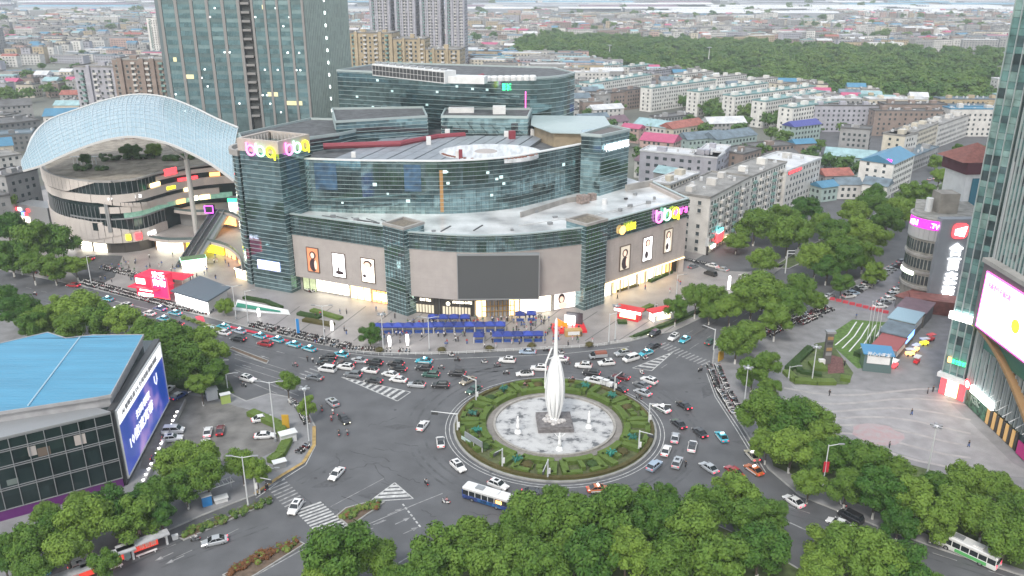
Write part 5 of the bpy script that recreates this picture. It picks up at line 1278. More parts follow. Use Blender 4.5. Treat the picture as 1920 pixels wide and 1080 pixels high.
# far blocks on the left, tall flats
def tallb(name, lab, A, B, w, h, wall, roof='grey', st=3.2, stripes=None, fh=3.0, group=None):
    T = block_bld(name, lab, A, B, w, h, wall, roof=roof, st=st, fh=fh, balc=1, group=group)
    if stripes:
        A, B = Vector(A), Vector(B); L = (B - A).length
        for s in stripes:
            b = MB(); b.wbox(A, B, s * L, s * L + L * .07, 0, h + 1, 0, 1.2); obj('wall_pier', b, WM[wall], T, world=True)
    return T
tallb('apartment_tower', 'brown apartment block with pale balcony frames left of the wide glass tower', (-222, 478), (-186, 474), 20, 56, 'brown', stripes=(.1, .45, .62))
tallb('apartment_tower', 'white and grey curved apartment block left of the brown one', (-245, 480), (-222, 478), 18, 52, 'lavender', stripes=(.35,))
tallb('apartment_tower', 'tan stepped apartment block, tallest part, right of the glass towers', (-117, 620), (-85, 616), 22, 62, 'tan', stripes=(.15, .7)); tallb('apartment_tower', 'tan stepped apartment block, middle part', (-84.5, 617), (-62, 615), 22, 58, 'tan', stripes=(.3, .8)); tallb('apartment_tower', 'tan stepped apartment block, lower right part', (-61.5, 615), (-37, 612), 22, 51, 'tan', stripes=(.2, .6))
pxb('rooftop_colonnade', 'brown colonnaded block with ochre annex in front of the tan flats', (700, 106), (852, 100), 40, 20, 'brown', roof='dark', st=3.0)
for i, (x, w_, lab) in enumerate(((-146, 22, 'leftmost of the tall grey residential towers'), (-120, 22, 'second tall grey residential tower'), (-94, 22, 'third tall grey residential tower'), (-68, 20, 'rightmost of the tall grey residential towers'))):
    tallb('residential_tower', lab, (x, 900 - i * 3), (x + w_, 898 - i * 3), 20, 118, 'lavender', stripes=(.05, .33, .62, .9), st=2.6)
tallb('hotel_block', 'white slab hotel far left on the skyline', (-480, 1150), (-400, 1150), 20, 50, 'white'); tallb('hotel_block', 'lower white office slab beside the white slab hotel', (-392, 1050), (-345, 1048), 20, 30, 'white')
tallb('hotel_block', 'grey block at the far left edge of the skyline', (-700, 1080), (-640, 1075), 20, 40, 'grey')
# low neighbours around the canopy on the left
for a, c, h, w, wall, roof, gab, lab in (
    ((80, 218), (150, 216), 22, 16, 'offwhite', 'blue', 1, 'white hall with bright blue roof behind the canopy'),
    ((-10, 275), (24, 272), 14, 14, 'cream', 'blue', 1, 'blue roofed house at the left edge level with the canopy'),
    ((-20, 236), (75, 226), 12, 30, 'darkgrey', 'dark', 0, 'large dark flat roofed market hall behind the canopy'),
    ((-30, 300), (40, 290), 12, 26, 'offwhite', 'grey', 0, 'white walled flat roofed block left of the canopy'),
    ((10, 332), (70, 318), 20, 14, 'grey', 'dark', 0, 'grey framed block with dark glazing touching the canopy'),
    ((-60, 380), (18, 366), 14, 12, 'grey', 'dark', 0, 'low block behind the lit shop signs at the left edge'),
    ((0, 200), (60, 196), 12, 22, 'grey', 'dark', 1, 'dark roofed hall near the left edge'),
    ((-20, 255), (60, 250), 10, 16, 'darkgrey', 'slate', 0, 'dark flat roof with white pipes left of the canopy')):
    pxb('town_house', lab, a, c, h, w, wall, roof=roof, gable=bool(gab), st=3.2, extra=not gab)
ls_ = thing('shop_arcade', 'dazzling lit shop arcade with white, blue and orange signs left of the hotel', 'shop', (*at(55, 415), 0))
A, B = at(0, 410), at(95, 425)
b = MB(); b.wbox(A, B, 0, (B - A).length, 0, 8, -8, 0); obj('arcade_body', b, greym, ls_, world=True)
random.seed(14)
for k in range(12):
    s = k * 1.7; m = random.choice((whitel, warmw, redl, bluel, orange, whitel)); z = random.choice((3.4, 5.2, 7)); b = MB(); b.wbox(A, B, s, s + 1.6, z, z + 1.3, .1, .5); obj('lit_sign', b, m, ls_, world=True)
for k in range(5): b = MB(); b.wbox(A, B, k * 4 + .3, k * 4 + 3.4, .4, 2.8, .1, .3); obj('lit_shop_window', b, warmw, ls_, world=True)

# ---- the far town: rows of flats and small houses, each a building of its own
random.seed(77)
GL = 'small far town buildings fading into the haze'
far_m = {}
def seg_occupied(x, y):
    if -265 < x < 60 and 230 < y < 440: return True
    if abs(x - y * .0 + 0) < 0: return True
    if -260 < x < -30 and 380 < y < 680: return True
    if 60 < x < 215 and 215 < y < 760 and not (x < 70 and y > 560): return True
    if 200 < x < 480 and y < 560: return True
    return False
def wood_at(x, y):
    # the wood runs from (10,1130) to (600,700)
    px, py = proj(x, y, 0)
    top = 60 + max(0, (1050 - px)) * .22 if px < 1050 else 66 + (px - 1050) * .045
    bot = 110 if px < 1100 else 110 + (px - 1100) * .155
    return 960 < px < 1900 and top + 10 < py < bot + 10
far = []
def try_house(x, y, ang, L, w, h):
    px, py = proj(x, y, 0)
    if not (-120 < px < 2010) or py > 330: return
    if seg_occupied(x, y) or wood_at(x, y): return
    far.append((x, y, ang, L, w, h))
rows = []
y = 400.0
while y < 2500:
    step = 17 + (y - 400) * .011; x = -y * .72 - 30
    ang0 = .12 * sin(y * .004)
    while x < y * .75 + 40:
        zone = int((x + 3000) // 110) * 7 + int(y // 150) * 13; rz = random.Random(zone)
        ang = rz.uniform(-.25, .45) if x > 0 else rz.uniform(-.3, .12)
        L = rz.choice((14, 22, 36, 44)) * random.uniform(.8, 1.1); h = rz.choice((9, 12, 15, 18)) * random.uniform(.9, 1.1); w = random.uniform(9, 12)
        if random.random() < (.86 if y < 1200 else .72) and rz.random() > .12: try_house(x + L / 2, y + random.uniform(-3, 3), ang, L, w, h)
        x += L + random.uniform(3, 9)
    y += step
far.sort(key=lambda f: f[1])
labels = {'white': 'white', 'cream': 'cream', 'grey': 'grey', 'lavender': 'lilac grey', 'brown': 'brown', 'tan': 'tan', 'pink': 'pinkish', 'offwhite': 'off white', 'mint': 'mint'}
def side(px): return 'left of the glass towers' if px < 300 else ('between the towers and the wood' if px < 1000 else 'beyond the wood')
nfar = 0; rest = {}
wk = ['white', 'offwhite', 'cream', 'grey', 'grey', 'pink', 'lavender', 'brown', 'tan', 'offwhite']; rk = ['grey', 'grey', 'dark', 'grey', 'red', 'grey', 'white', 'slate', 'dark', 'grey', 'dark', 'grey', 'slate', 'teal', 'grey', 'grey', 'dark', 'grey', 'dark', 'grey', 'magenta', 'blue', 'white', 'grey', 'cyan', 'grey', 'dark']
MW = MB(); MR = {}
for (x, y, ang, L, w, h) in far:
    wl_, rf_ = random.choice(wk), random.choice(rk); t = Vector((cos(ang), sin(ang))); n = Vector((t.y, -t.x)); c = Vector((x, y))
    A, B = c - t * L / 2 + n * w / 2, c + t * L / 2 + n * w / 2
    gab = rf_ in ('red', 'cyan', 'magenta', 'blue', 'slate', 'white') and L < 30
    if nfar < 298:
        px, py = proj(x, y, 0)
        lab = '%s %s with %s %s roof, %s' % (labels[wl_], 'low house' if h < 13 else 'block of flats', rf_, 'pitched' if gab else 'flat', side(px))
        T = block_bld('far_building', lab, A, B, w, h, wl_, roof=rf_, gable=gab, extra=not gab and y < 800, group=GL, st=3.4, fh=3.1); nfar += 1
    else:
        q = [A, B, B - n * w, A - n * w]; mb = rest.setdefault(wl_, MB()); mb.prism(q, 0, h)
        win_rows(MW, A, B, 0, h, 3.1, 3.8, 1.6, 1.4)
        mr = MR.setdefault(rf_, MB())
        if gab:
            m0, m1 = (q[0] + q[3]) / 2, (q[1] + q[2]) / 2
            mr.add([(p.x, p.y, h) for p in q] + [(m0.x, m0.y, h + 2.5), (m1.x, m1.y, h + 2.5)], [(0, 1, 5, 4), (1, 2, 5), (2, 3, 4, 5), (3, 0, 4)])
        else: mr.prism(q, h, h + .5); p = c + t * L * .2; mr.box(p.x, p.y, h, h + 2.4, 4, 4, ang)
ft = thing('far_town', 'mass of the smallest and farthest town houses near the top of the picture', 'town', (0, 1500, 0)); 
for k, mb in rest.items(): obj('walls', mb, WM[k], ft, world=True, kind='stuff')
for k, mb in MR.items(): obj('roofs', mb, RM[k], ft, world=True, kind='stuff')
if MW.f: obj('windows', MW, wglass, ft, world=True, kind='stuff')
print('far houses', len(far), nfar)
# factory halls on the horizon
random.seed(8)
hallm = [mat('hall_blue', (.14, .30, .40), .5, noise=.2, scale=.02), mat('hall_white', (.55, .56, .57), .5, noise=.1, scale=.02), mat('hall_grey', (.25, .27, .30), .5, noise=.2, scale=.02), mat('hall_plum', (.2, .14, .18), .6, noise=.2, scale=.02)]
k = 0
for y in (2350, 2500, 2700, 2900, 3150, 3450, 3800, 4300, 4900, 5600, 6400, 7400):
    x = -y * .68
    while x < y * .72:
        L = random.uniform(160, 420); w = random.uniform(60, 110)
        if y > 2600 or x > 150:
            mi = 1 if (x > y * .12 and y < 3000) else random.choice((0, 1, 1, 2, 2, 3)); q = [(x, y), (x + L, y + random.uniform(-20, 20)), (x + L, y + w), (x, y + w)]
            T = thing('factory_hall', '%s long factory hall among the works on the horizon' % ('pale blue', 'white', 'grey', 'plum')[mi], 'factory', (x + L / 2, y + w / 2, 0), 0, 'factory halls on the horizon')
            b = MB(); b.prism(q, 0, 13); obj('wall', b, hallm[1 if mi != 1 else 2], T, world=True)
            b = MB(); nb = 5
            for j in range(nb):
                y0, y1 = y + w * j / nb, y + w * (j + 1) / nb; b.add([(x - 1, y0, 13), (x + L + 1, y0, 13), (x + L + 1, (y0 + y1) / 2, 16.5), (x - 1, (y0 + y1) / 2, 16.5), (x + L + 1, y1, 13), (x - 1, y1, 13)], [(0, 1, 2, 3), (3, 2, 4, 5)])
            obj('roof', b, hallm[mi], T, world=True); k += 1
        x += L + random.uniform(10, 120)
print('halls', k)
for i, (px, y0, y1, lab) in enumerate(((1142, 122, 86, 'thin pale lamp mast left of the parallel white rows'), (1327, 132, 90, 'thin pale lamp mast above the short white blocks'))):
    p = at(px, y0); z = zat(p.x, p.y, y1); t = thing('lamp_mast', lab, 'mast', (p.x, p.y, 0)); b = MB(); b.cyl(0, 0, 0, z, .7, 8, 0, .35); obj('pole', b, white, t); b = MB(); b.lathe(0, 0, [(1.5, z), (3.2, z + .6), (1.2, z + 1.2)], 10); obj('lamp_ring', b, greym, t)
# far off ridge
b = MB(); n = 60; V = []
for i in range(n + 1):
    a = radians(-60 + 120 * i / n); h = 60 + 90 * (sin(i * .35) * .5 + .5) * (sin(i * .13 + 1) * .5 + .6)
    V += [(sin(a) * 9800, cos(a) * 9800, -5), (sin(a) * 10400, cos(a) * 10400, h)]
b.add(V, [(2 * i, 2 * i + 2, 2 * i + 3, 2 * i + 1) for i in range(n)]); struct('hills', b, mat('far_hills', (.06, .09, .06), .95, noise=.3, scale=.002), True)
# ================================================================ trees
def leaf_mat(name, c0, c1, rnd=.45):
    m = bpy.data.materials.new(name); m.use_nodes = True; t = m.node_tree; b = t.nodes['Principled BSDF']
    oi = t.nodes.new('ShaderNodeObjectInfo'); gn = t.nodes.new('ShaderNodeNewGeometry'); nz = t.nodes.new('ShaderNodeTexNoise'); nz.inputs['Scale'].default_value = .55; nz.inputs['Detail'].default_value = 3
    t.links.new(gn.outputs['Position'], nz.inputs['Vector'])
    a = t.nodes.new('ShaderNodeMath'); a.operation = 'MULTIPLY_ADD'; a.inputs[1].default_value = rnd; t.links.new(oi.outputs['Random'], a.inputs[0])
    k = t.nodes.new('ShaderNodeMath'); k.operation = 'MULTIPLY'; k.inputs[1].default_value = 1 - rnd; t.links.new(nz.outputs['Fac'], k.inputs[0]); t.links.new(k.outputs[0], a.inputs[2])
    r = t.nodes.new('ShaderNodeValToRGB'); e = r.color_ramp.elements; e[0].position = .22; e[1].position = .8; e[0].color = lin(c0); e[1].color = lin(c1)
    t.links.new(a.outputs[0], r.inputs[0]); t.links.new(r.outputs[0], b.inputs['Base Color'])
    b.inputs['Roughness'].default_value = .65; b.inputs['Specular IOR Level'].default_value = .25
    tr = t.nodes.new('ShaderNodeBsdfTranslucent'); t.links.new(r.outputs[0], tr.inputs[0]); ms = t.nodes.new('ShaderNodeMixShader'); ms.inputs[0].default_value = .22
    t.links.new(b.outputs[0], ms.inputs[1]); t.links.new(tr.outputs[0], ms.inputs[2]); t.links.new(ms.outputs[0], t.nodes['Material Output'].inputs[0]); return m
leafm = leaf_mat('leaves', (.045, .125, .02), (.185, .285, .045), .5); woodm = leaf_mat('wood_leaves', (.06, .14, .035), (.14, .22, .05)); barkm = mat('bark', (.10, .08, .065), .9, noise=.3, scale=3)
limew = mat('limewash', (.55, .55, .52), .9)
def crown_mesh(name, seed, R, H, lobes, leaf, nl, m):
    """unit crown about the origin: lobes of leaf sprays over darker masses"""
    rn = random.Random(seed); mb = MB(); L = []
    for i in range(lobes):
        a = rn.uniform(0, 2 * pi); u = rn.uniform(-.75, 1.0); rr = sqrt(max(0, 1 - u * u * .8)) * rn.uniform(.42, .9)
        L.append((cos(a) * rr * R, sin(a) * rr * R, u * H * .62, rn.uniform(.2, .36) * R))
    L.append((0, 0, -.1 * H, R * .5)); L.append((0, 0, H * .3, R * .35))
    for (x, y, z, r) in L:
        bm = bmesh.new(); bmesh.ops.create_icosphere(bm, subdivisions=1, radius=r * .74)
        mb.add([(v.co.x + x, v.co.y + y, v.co.z * .82 + z) for v in bm.verts], [tuple(v.index for v in f.verts) for f in bm.faces]); bm.free()
        n = int(nl * (r / (R * .37)) ** 2)
        for k in range(n):
            u = rn.uniform(-.7, 1); a = rn.uniform(0, 2 * pi); s = sqrt(1 - u * u); d = Vector((s * cos(a), s * sin(a), u))
            rr = r * rn.uniform(.74, 1.22); p = Vector((x, y, z)) + Vector((d.x, d.y, d.z * .85)) * rr
            nrm = (d + Vector((rn.uniform(-.7, .7), rn.uniform(-.7, .7), rn.uniform(-.3, .8)))).normalized()
            t1 = nrm.orthogonal().normalized(); t2 = nrm.cross(t1); ang = rn.uniform(0, pi); t1, t2 = t1 * cos(ang) + t2 * sin(ang), t2 * cos(ang) - t1 * sin(ang)
            q = leaf * rn.uniform(.6, 1.3); mb.add([p - t1 * q, p + t2 * q * .6, p + t1 * q, p - t2 * q * .6], [(0, 1, 2, 3)])
    return mb.mesh(name, m)
def trunk_mesh(seed, H, r):
    rn = random.Random(seed); mb = MB(); mb.tube([(0, 0, 0), (rn.uniform(-.2, .2), rn.uniform(-.2, .2), H * .55)], r, 7, 0, r * .7)
    for k in range(4):
        a = k * 1.6 + rn.random(); mb.tube([(0, 0, H * .5), (cos(a) * 1.1, sin(a) * 1.1, H * .8), (cos(a) * 2.2, sin(a) * 2.2, H * 1.15)], r * .5, 5, 0, r * .15)
    mb.cyl(0, 0, 0, 1.1, r * 1.06, 7, 1); return mb.mesh('trunk', [barkm, limew])
CROWNS = [crown_mesh('crown', s, 4.6, 4.4, 30, .27, 420, leafm) for s in range(5)] + [crown_mesh('crown', 20 + s, 4.6, 5.4, 24, .30, 420, leafm) for s in range(2)]
TRUNKS = [trunk_mesh(s, 5.2, .26) for s in range(3)]
SMALL = [crown_mesh('crown', 40 + s, 4.6, 4.0, 9, .55, 60, woodm) for s in range(4)]
def tree(name, label, x, y, r, zc, zs=1.0, group=None, meshes=None, base=.12, seedk=[0]):
    seedk[0] += 1; k = seedk[0]; t = thing(name, label, 'tree', (x, y, base), 0, group)
    M = meshes or CROWNS; s = r / 4.6
    c = bpy.data.objects.new('crown', M[k % len(M)]); COL.objects.link(c); c.parent = t; c.location = (0, 0, zc); c.scale = (s, s * random.uniform(.92, 1.08), s * zs); c.rotation_euler = (0, 0, k * 2.4)
    w = bpy.data.objects.new('trunk', TRUNKS[k % 3]); COL.objects.link(w); w.parent = t; w.scale = (max(.8, s), max(.8, s), zc / 5.2); w.rotation_euler = (0, 0, k)
    return t
random.seed(5)
TREES = [
 ('in front of the lit shop arcade', [(15, 385, 28), (18, 440, 34), (62, 470, 38), (115, 462, 38), (100, 500, 32), (20, 485, 32), (140, 492, 24), (75, 440, 26), (60, 500, 28)]),
 ('along the avenue behind the blue roof', [(5, 565, 32), (35, 585, 34), (75, 600, 36), (112, 588, 36), (150, 592, 40), (192, 603, 38), (232, 606, 34), (130, 615, 34), (268, 622, 32), (60, 610, 26), (300, 622, 26)]),
 ('in the clump beside the parking court', [(318, 650, 42), (372, 645, 40), (350, 690, 44), (398, 690, 34), (310, 625, 26), (290, 660, 30), (400, 660, 28), (375, 715, 28)]),
 ('below the purple band of the blue roofed building', [(35, 1020, 48), (92, 985, 36), (122, 1030, 46), (160, 985, 46), (210, 945, 42), (250, 962, 46), (290, 920, 34), (192, 1035, 32), (85, 955, 28), (145, 940, 30), (262, 920, 32), (5, 1040, 30), (300, 950, 28), (60, 1060, 36)]),
 ('at the south edge of the parking court', [(335, 868, 44), (385, 885, 40), (380, 855, 32), (452, 858, 32), (480, 872, 24), (345, 900, 34)]),
 ('in the foreground clump beside the zebra crossing', [(640, 1050, 62), (700, 1035, 50), (600, 1075, 44), (735, 1065, 36), (560, 1085, 30)]),
 ('in the foreground grove below the roundabout', [(830, 1035, 56), (795, 1075, 50), (880, 1010, 52), (925, 1050, 62), (990, 965, 52), (1045, 1000, 58), (1085, 955, 46), (1140, 985, 56), (1195, 935, 42), (1235, 970, 52), (1175, 1035, 56), (1105, 1045, 54), (1295, 995, 56), (1330, 940, 46), (1380, 925, 50), (1350, 1050, 56), (1415, 965, 50), (1425, 1030, 56), (1005, 1065, 56), (1452, 1000, 34), (1260, 1050, 52), (1245, 920, 32), (1040, 930, 34), (960, 1000, 40), (1150, 920, 26), (1450, 950, 30)]),
 ('on the verge left of the white and green bus', [(1585, 1035, 56), (1640, 1045, 58), (1700, 1060, 50), (1560, 1005, 40), (1745, 1080, 36), (1665, 1015, 36), (1540, 1060, 40)]),
 ('in the belt below the paved square', [(1425, 780, 40), (1475, 785, 46), (1520, 778, 40), (1545, 810, 36), (1485, 835, 46), (1535, 845, 42), (1590, 850, 42), (1632, 868, 44), (1685, 882, 40), (1645, 918, 44), (1715, 928, 46), (1762, 900, 36), (1815, 890, 40), (1868, 902, 38), (1795, 948, 46), (1848, 962, 44), (1900, 950, 44), (1755, 960, 42), (1890, 1000, 46), (1440, 820, 34), (1690, 960, 36), (1590, 900, 34), (1520, 890, 30), (1900, 905, 34)]),
 ('beside the scooter row on the east corner', [(1412, 690, 28), (1440, 680, 28), (1445, 710, 24)]),
 ('on the corner beside the north east crossing', [(1382, 640, 40), (1408, 620, 38), (1370, 575, 36), (1410, 565, 44), (1455, 600, 36), (1430, 545, 40), (1395, 540, 34), (1480, 575, 38), (1500, 545, 38), (1530, 552, 26), (1460, 570, 34)]),
 ('in the hedge strip beside the red and white kiosks', [(1268, 573, 26), (1305, 560, 28), (1345, 545, 26), (1332, 570, 20)]),
 ('in the leafy boulevard leading away', [(1415, 430, 42), (1382, 445, 26), (1465, 418, 38), (1510, 400, 38), (1478, 452, 40), (1560, 440, 38), (1530, 490, 38), (1590, 490, 38), (1552, 500, 36), (1572, 465, 36), (1612, 440, 38), (1640, 445, 34), (1632, 388, 36), (1682, 398, 32), (1662, 420, 32), (1600, 408, 32), (1705, 370, 28), (1732, 358, 26), (1762, 332, 22), (1790, 312, 20), (1815, 295, 18), (1838, 280, 16), (1432, 482, 32), (1620, 480, 34), (1640, 505, 24), (1540, 420, 30), (1700, 395, 24), (1500, 440, 30), (1580, 525, 26), (1645, 360, 24), (1780, 350, 20), (1755, 300, 16), (1800, 275, 14)])]
ADJ = ['broad', 'rounded', 'dark', 'bright green', 'uneven', 'tall', 'low', 'spreading', 'narrow', 'dense', 'pale topped', 'small', 'leaning', 'full']
def spot(i, lst):
    x, y, r = lst[i]; xs = sorted(lst); ys = sorted(lst, key=lambda q: q[1]); n = len(lst)
    ix, iy = xs.index(lst[i]) + 1, ys.index(lst[i]) + 1
    o = lambda k: {1: 'first', 2: 'second', 3: 'third'}.get(k, '%dth' % k)
    return '%s from the left' % o(ix)
for where, lst in TREES:
    for i, (px, py, rp) in enumerate(lst):
        zc = 6.3; p = at(px, py, zc + .5); d = depth(p.x, p.y, zc); r = rp * d / FPX * random.uniform(.86, 1.04) * (.88 if 'boulevard' in where or 'north east' in where else 1)
        size = 'large' if r > 5 else ('small' if r < 3.4 else 'medium')
        tree('broadleaf_tree', ('%s tree %s, %s' % (size, where, spot(i, lst))).replace(' from the left', ' from left'), p.x, p.y, r, max(4.8, r * 1.15 + 1.2) + random.uniform(-.9, 1.3), random.uniform(.88, 1.15), 'broadleaf trees ' + where)
def single(px, py, rp, base, lab, zs=1.0):
    p = at(*base); z = zat(p.x, p.y, py); d = depth(p.x, p.y, z); return tree('broadleaf_tree', lab, p.x, p.y, rp * d / FPX, z, zs)
for x, y, r, lab in ((-157, 342, 4.2, 'largest'), (-149, 345, 3.6, 'middle'), (-168, 326, 2.6, 'smallest')): tree('roof_tree', '%s tree in the roof garden of the curved hotel' % lab, x, y, r, 3.4, .9, None, None, 28.1)
single(540, 716, 20, (543, 756), 'single egg shaped tree on the corner island left of the roundabout', 1.15)
single(578, 762, 18, (580, 795), 'single bright tree beside the lamp post on the corner island', 1.15)
single(696, 627, 20, (696, 652), 'single dark tree standing alone on the mall forecourt')
single(424, 575, 17, (424, 592), 'small dark tree beside the low glass pavilion')
single(40, 430, 20, (40, 460), 'tree at the left edge partly hiding the lit shop arcade')
# hundreds of far trees between the houses
random.seed(33)
n = 0
cl = ['round dark tree', 'wide green tree', 'bushy tree']
farpts = []
for px0, px1, py0, py1, cnt in ((0, 300, 20, 200, 95), (870, 1720, 10, 80, 75), (1080, 1640, 195, 345, 46), (880, 1000, 60, 120, 12), (1440, 1900, 30, 80, 40), (1180, 1500, 190, 250, 20)):
    for k in range(cnt):
        px, py = random.uniform(px0, px1), py0 + (py1 - py0) * random.random() ** .8; farpts.append((px, py))
for px, py in farpts:
    p = at(px, py); r = random.uniform(4.5, 8) * (1 + max(0, p.y - 900) / 1500)
    reg = 'left of the towers' if px < 320 else ('near the horizon' if py < 80 else 'between the houses and white slabs')
    tree('far_tree', '%s in the far town, %s' % (cl[n % 3], reg), p.x, p.y, r, r * .95 + 1.5, .9, 'trees scattered through the far town', SMALL, 0); n += 1
for px, py, r in ((1210, 190, 5), (1195, 187, 5), (1182, 184, 4), (1268, 192, 5), (1282, 198, 4), (1332, 206, 6), (1345, 214, 5), (1400, 215, 6), (1390, 222, 5), (1440, 235, 5), (1340, 222, 5), (1452, 228, 4)):
    p = at(px, py + 8); tree('slab_tree', 'dark tree in the gap between the white apartment slabs', p.x, p.y, r * 1.35, 7, 1.1, 'trees between the white slabs', SMALL, 0)
# the wood: one continuous canopy of many crowns
wood = bpy.data.meshes.new('wood'); WV = []; random.seed(44)
wpoly_ = []
tries = 0
while len(WV) < 1500 and tries < 60000:
    tries += 1; x, y = random.uniform(0, 760), random.uniform(640, 1650)
    if wood_at(x, y): WV.append((x, y, 0))
def wood_crown(i):
    return SMALL[i % 4]
wv = MB()
SRC = [[Vector(v.co) for v in m.vertices] for m in SMALL]; SF = [[tuple(p.vertices) for p in m.polygons] for m in SMALL]
# geometry nodes instancing of the small crowns on the points
wood.from_pydata(WV, [], []); wo = bpy.data.objects.new('wood', wood); COL.objects.link(wo); tag(wo, 'long dense green wood lying between the white slabs and the far town', 'wood', kind='stuff')
ng = bpy.data.node_groups.new('canopy', 'GeometryNodeTree')
ng.interface.new_socket('Geometry', in_out='INPUT', socket_type='NodeSocketGeometry'); ng.interface.new_socket('Geometry', in_out='OUTPUT', socket_type='NodeSocketGeometry')
gi = ng.nodes.new('NodeGroupInput'); go_ = ng.nodes.new('NodeGroupOutput'); ip = ng.nodes.new('GeometryNodeInstanceOnPoints')
mtp = ng.nodes.new('GeometryNodeMeshToPoints'); ng.links.new(gi.outputs[0], mtp.inputs[0]); ng.links.new(mtp.outputs[0], ip.inputs['Points'])
jo = ng.nodes.new('GeometryNodeJoinGeometry')
src = bpy.data.collections.new('crown_sources')
for i, m in enumerate(SMALL):
    o = bpy.data.objects.new('crown_source', m); src.objects.link(o)
ci = ng.nodes.new('GeometryNodeCollectionInfo'); ci.inputs[0].default_value = src; ci.inputs['Separate Children'].default_value = True; ci.inputs['Reset Children'].default_value = True
ng.links.new(ci.outputs[0], ip.inputs['Instance']); ip.inputs['Pick Instance'].default_value = True
rv = ng.nodes.new('FunctionNodeRandomValue'); rv.data_type = 'FLOAT_VECTOR'; rv.inputs[0].default_value = (1.7, 1.7, 1.3); rv.inputs[1].default_value = (2.9, 2.9, 2.3); ng.links.new(rv.outputs[0], ip.inputs['Scale'])
rr = ng.nodes.new('FunctionNodeRandomValue'); rr.data_type = 'FLOAT_VECTOR'; rr.inputs[1].default_value = (0, 0, 6.28); ng.links.new(rr.outputs[0], ip.inputs['Rotation'])
rs = ng.nodes.new('FunctionNodeRandomValue'); rs.data_type = 'FLOAT_VECTOR'; rs.inputs[0].default_value = (0, 0, 5); rs.inputs[1].default_value = (0, 0, 12)
sp = ng.nodes.new('GeometryNodeSetPosition'); ng.links.new(mtp.outputs[0], sp.inputs[0]); ng.links.new(rs.outputs[0], sp.inputs['Offset']); ng.links.new(sp.outputs[0], ip.inputs['Points'])
ng.links.new(ip.outputs[0], go_.inputs[0])
md = wo.modifiers.new('canopy', 'NODES'); md.node_group = ng

# ================================================================ hedges and the roundabout garden
hedgem = leaf_mat('hedge_green', (.09, .15, .03), (.15, .22, .05), .2); hedged = leaf_mat('hedge_dark', (.03, .07, .018), (.06, .11, .03), .2); bronze_h = leaf_mat('hedge_bronze', (.08, .075, .025), (.13, .11, .04), .2)
def leafy(mb, quads, seed=0, leaf=.22, dens=5.0):
    rn = random.Random(seed)
    for a, b_, c, d in quads:
        a, b_, c, d = map(Vector, (a, b_, c, d)); ar = (b_ - a).cross(d - a).length; nr = (b_ - a).cross(d - a).normalized()
        for k in range(int(ar * dens)):
            u, v = rn.random(), rn.random(); p = a.lerp(b_, u).lerp(d.lerp(c, u), v) + nr * rn.uniform(0, .12)
            m = (nr + Vector((rn.uniform(-.8, .8), rn.uniform(-.8, .8), rn.uniform(-.4, .6)))).normalized(); t1 = m.orthogonal().normalized(); t2 = m.cross(t1); q = leaf * rn.uniform(.6, 1.2)
            mb.add([p - t1 * q, p + t2 * q * .6, p + t1 * q, p - t2 * q * .6], [(0, 1, 2, 3)])
def hedge_box(mb, a, b_, w, z0, h, seed=0, dens=5.0, leaf=.2):
    a, b_ = Vector(a[:2]), Vector(b_[:2]); t = (b_ - a).normalized(); n = Vector((t.y, -t.x)) * w / 2
    q = [a + n, b_ + n, b_ - n, a - n]; mb.prism(q, z0, z0 + h)
    V = [Vector((p.x, p.y, z0)) for p in q] + [Vector((p.x, p.y, z0 + h)) for p in q]
    leafy(mb, [(V[4], V[5], V[6], V[7]), (V[0], V[1], V[5], V[4]), (V[1], V[2], V[6], V[5]), (V[3], V[0], V[4], V[7])], seed, leaf, dens)
def hedge(label, pts, w=1.2, h=.9, m=None, group=None, z0=.13, seed=0):
    mb = MB()
    for i, (a, b_) in enumerate(zip(pts, pts[1:])): hedge_box(mb, a, b_, w, z0, h, seed + i)
    c = pts[0]; o = tag(obj('hedge', mb, m or hedgem), label, 'hedge', group); return o
isl = MB(); isl.prism(arc(CX, CY, 23.7, 0, 352.5, 47), -.1, .34); struct('island_kerb', isl, kerbm)
isl = MB(); isl.prism(arc(CX, CY, 23.2, 0, 352.5, 47), .3, .42); struct('island_lawn', isl, mat('island_grass', (.085, .10, .04), .95, noise=.35, scale=1.5, detail=5))
b = MB(); prev = None
ringm = mat('path_grey', (.21, .195, .18), .85, noise=.2, scale=.6)
pt = MB(); pt.prism(arc(CX, CY, 15.8, 0, 354, 59), .35, .46); struct('ring_path', pt, ringm)
pool = thing('fountain_basin', 'drained circular fountain basin with a stained pale floor around the white sculpture', 'fountain', (CX, CY, .46))
b = MB(); 
for i in range(72):
    a0, a1 = radians(i * 5), radians(i * 5 + 4.8)
    for r0, r1, z0, z1 in ((13.75, 14.3, 0, .5),):
        V = [(r * cos(a), r * sin(a), z) for z in (z0, z1) for (r, a) in ((r0, a0), (r1, a0), (r1, a1), (r0, a1))]
        kb = MB(); kb.add(V, [(3, 2, 1, 0), (4, 5, 6, 7), (0, 1, 5, 4), (1, 2, 6, 5), (2, 3, 7, 6), (3, 0, 4, 7)]); obj('rim_stone', kb, mat('rim_stone', (.30, .285, .26), .8, noise=.2, scale=1), pool)
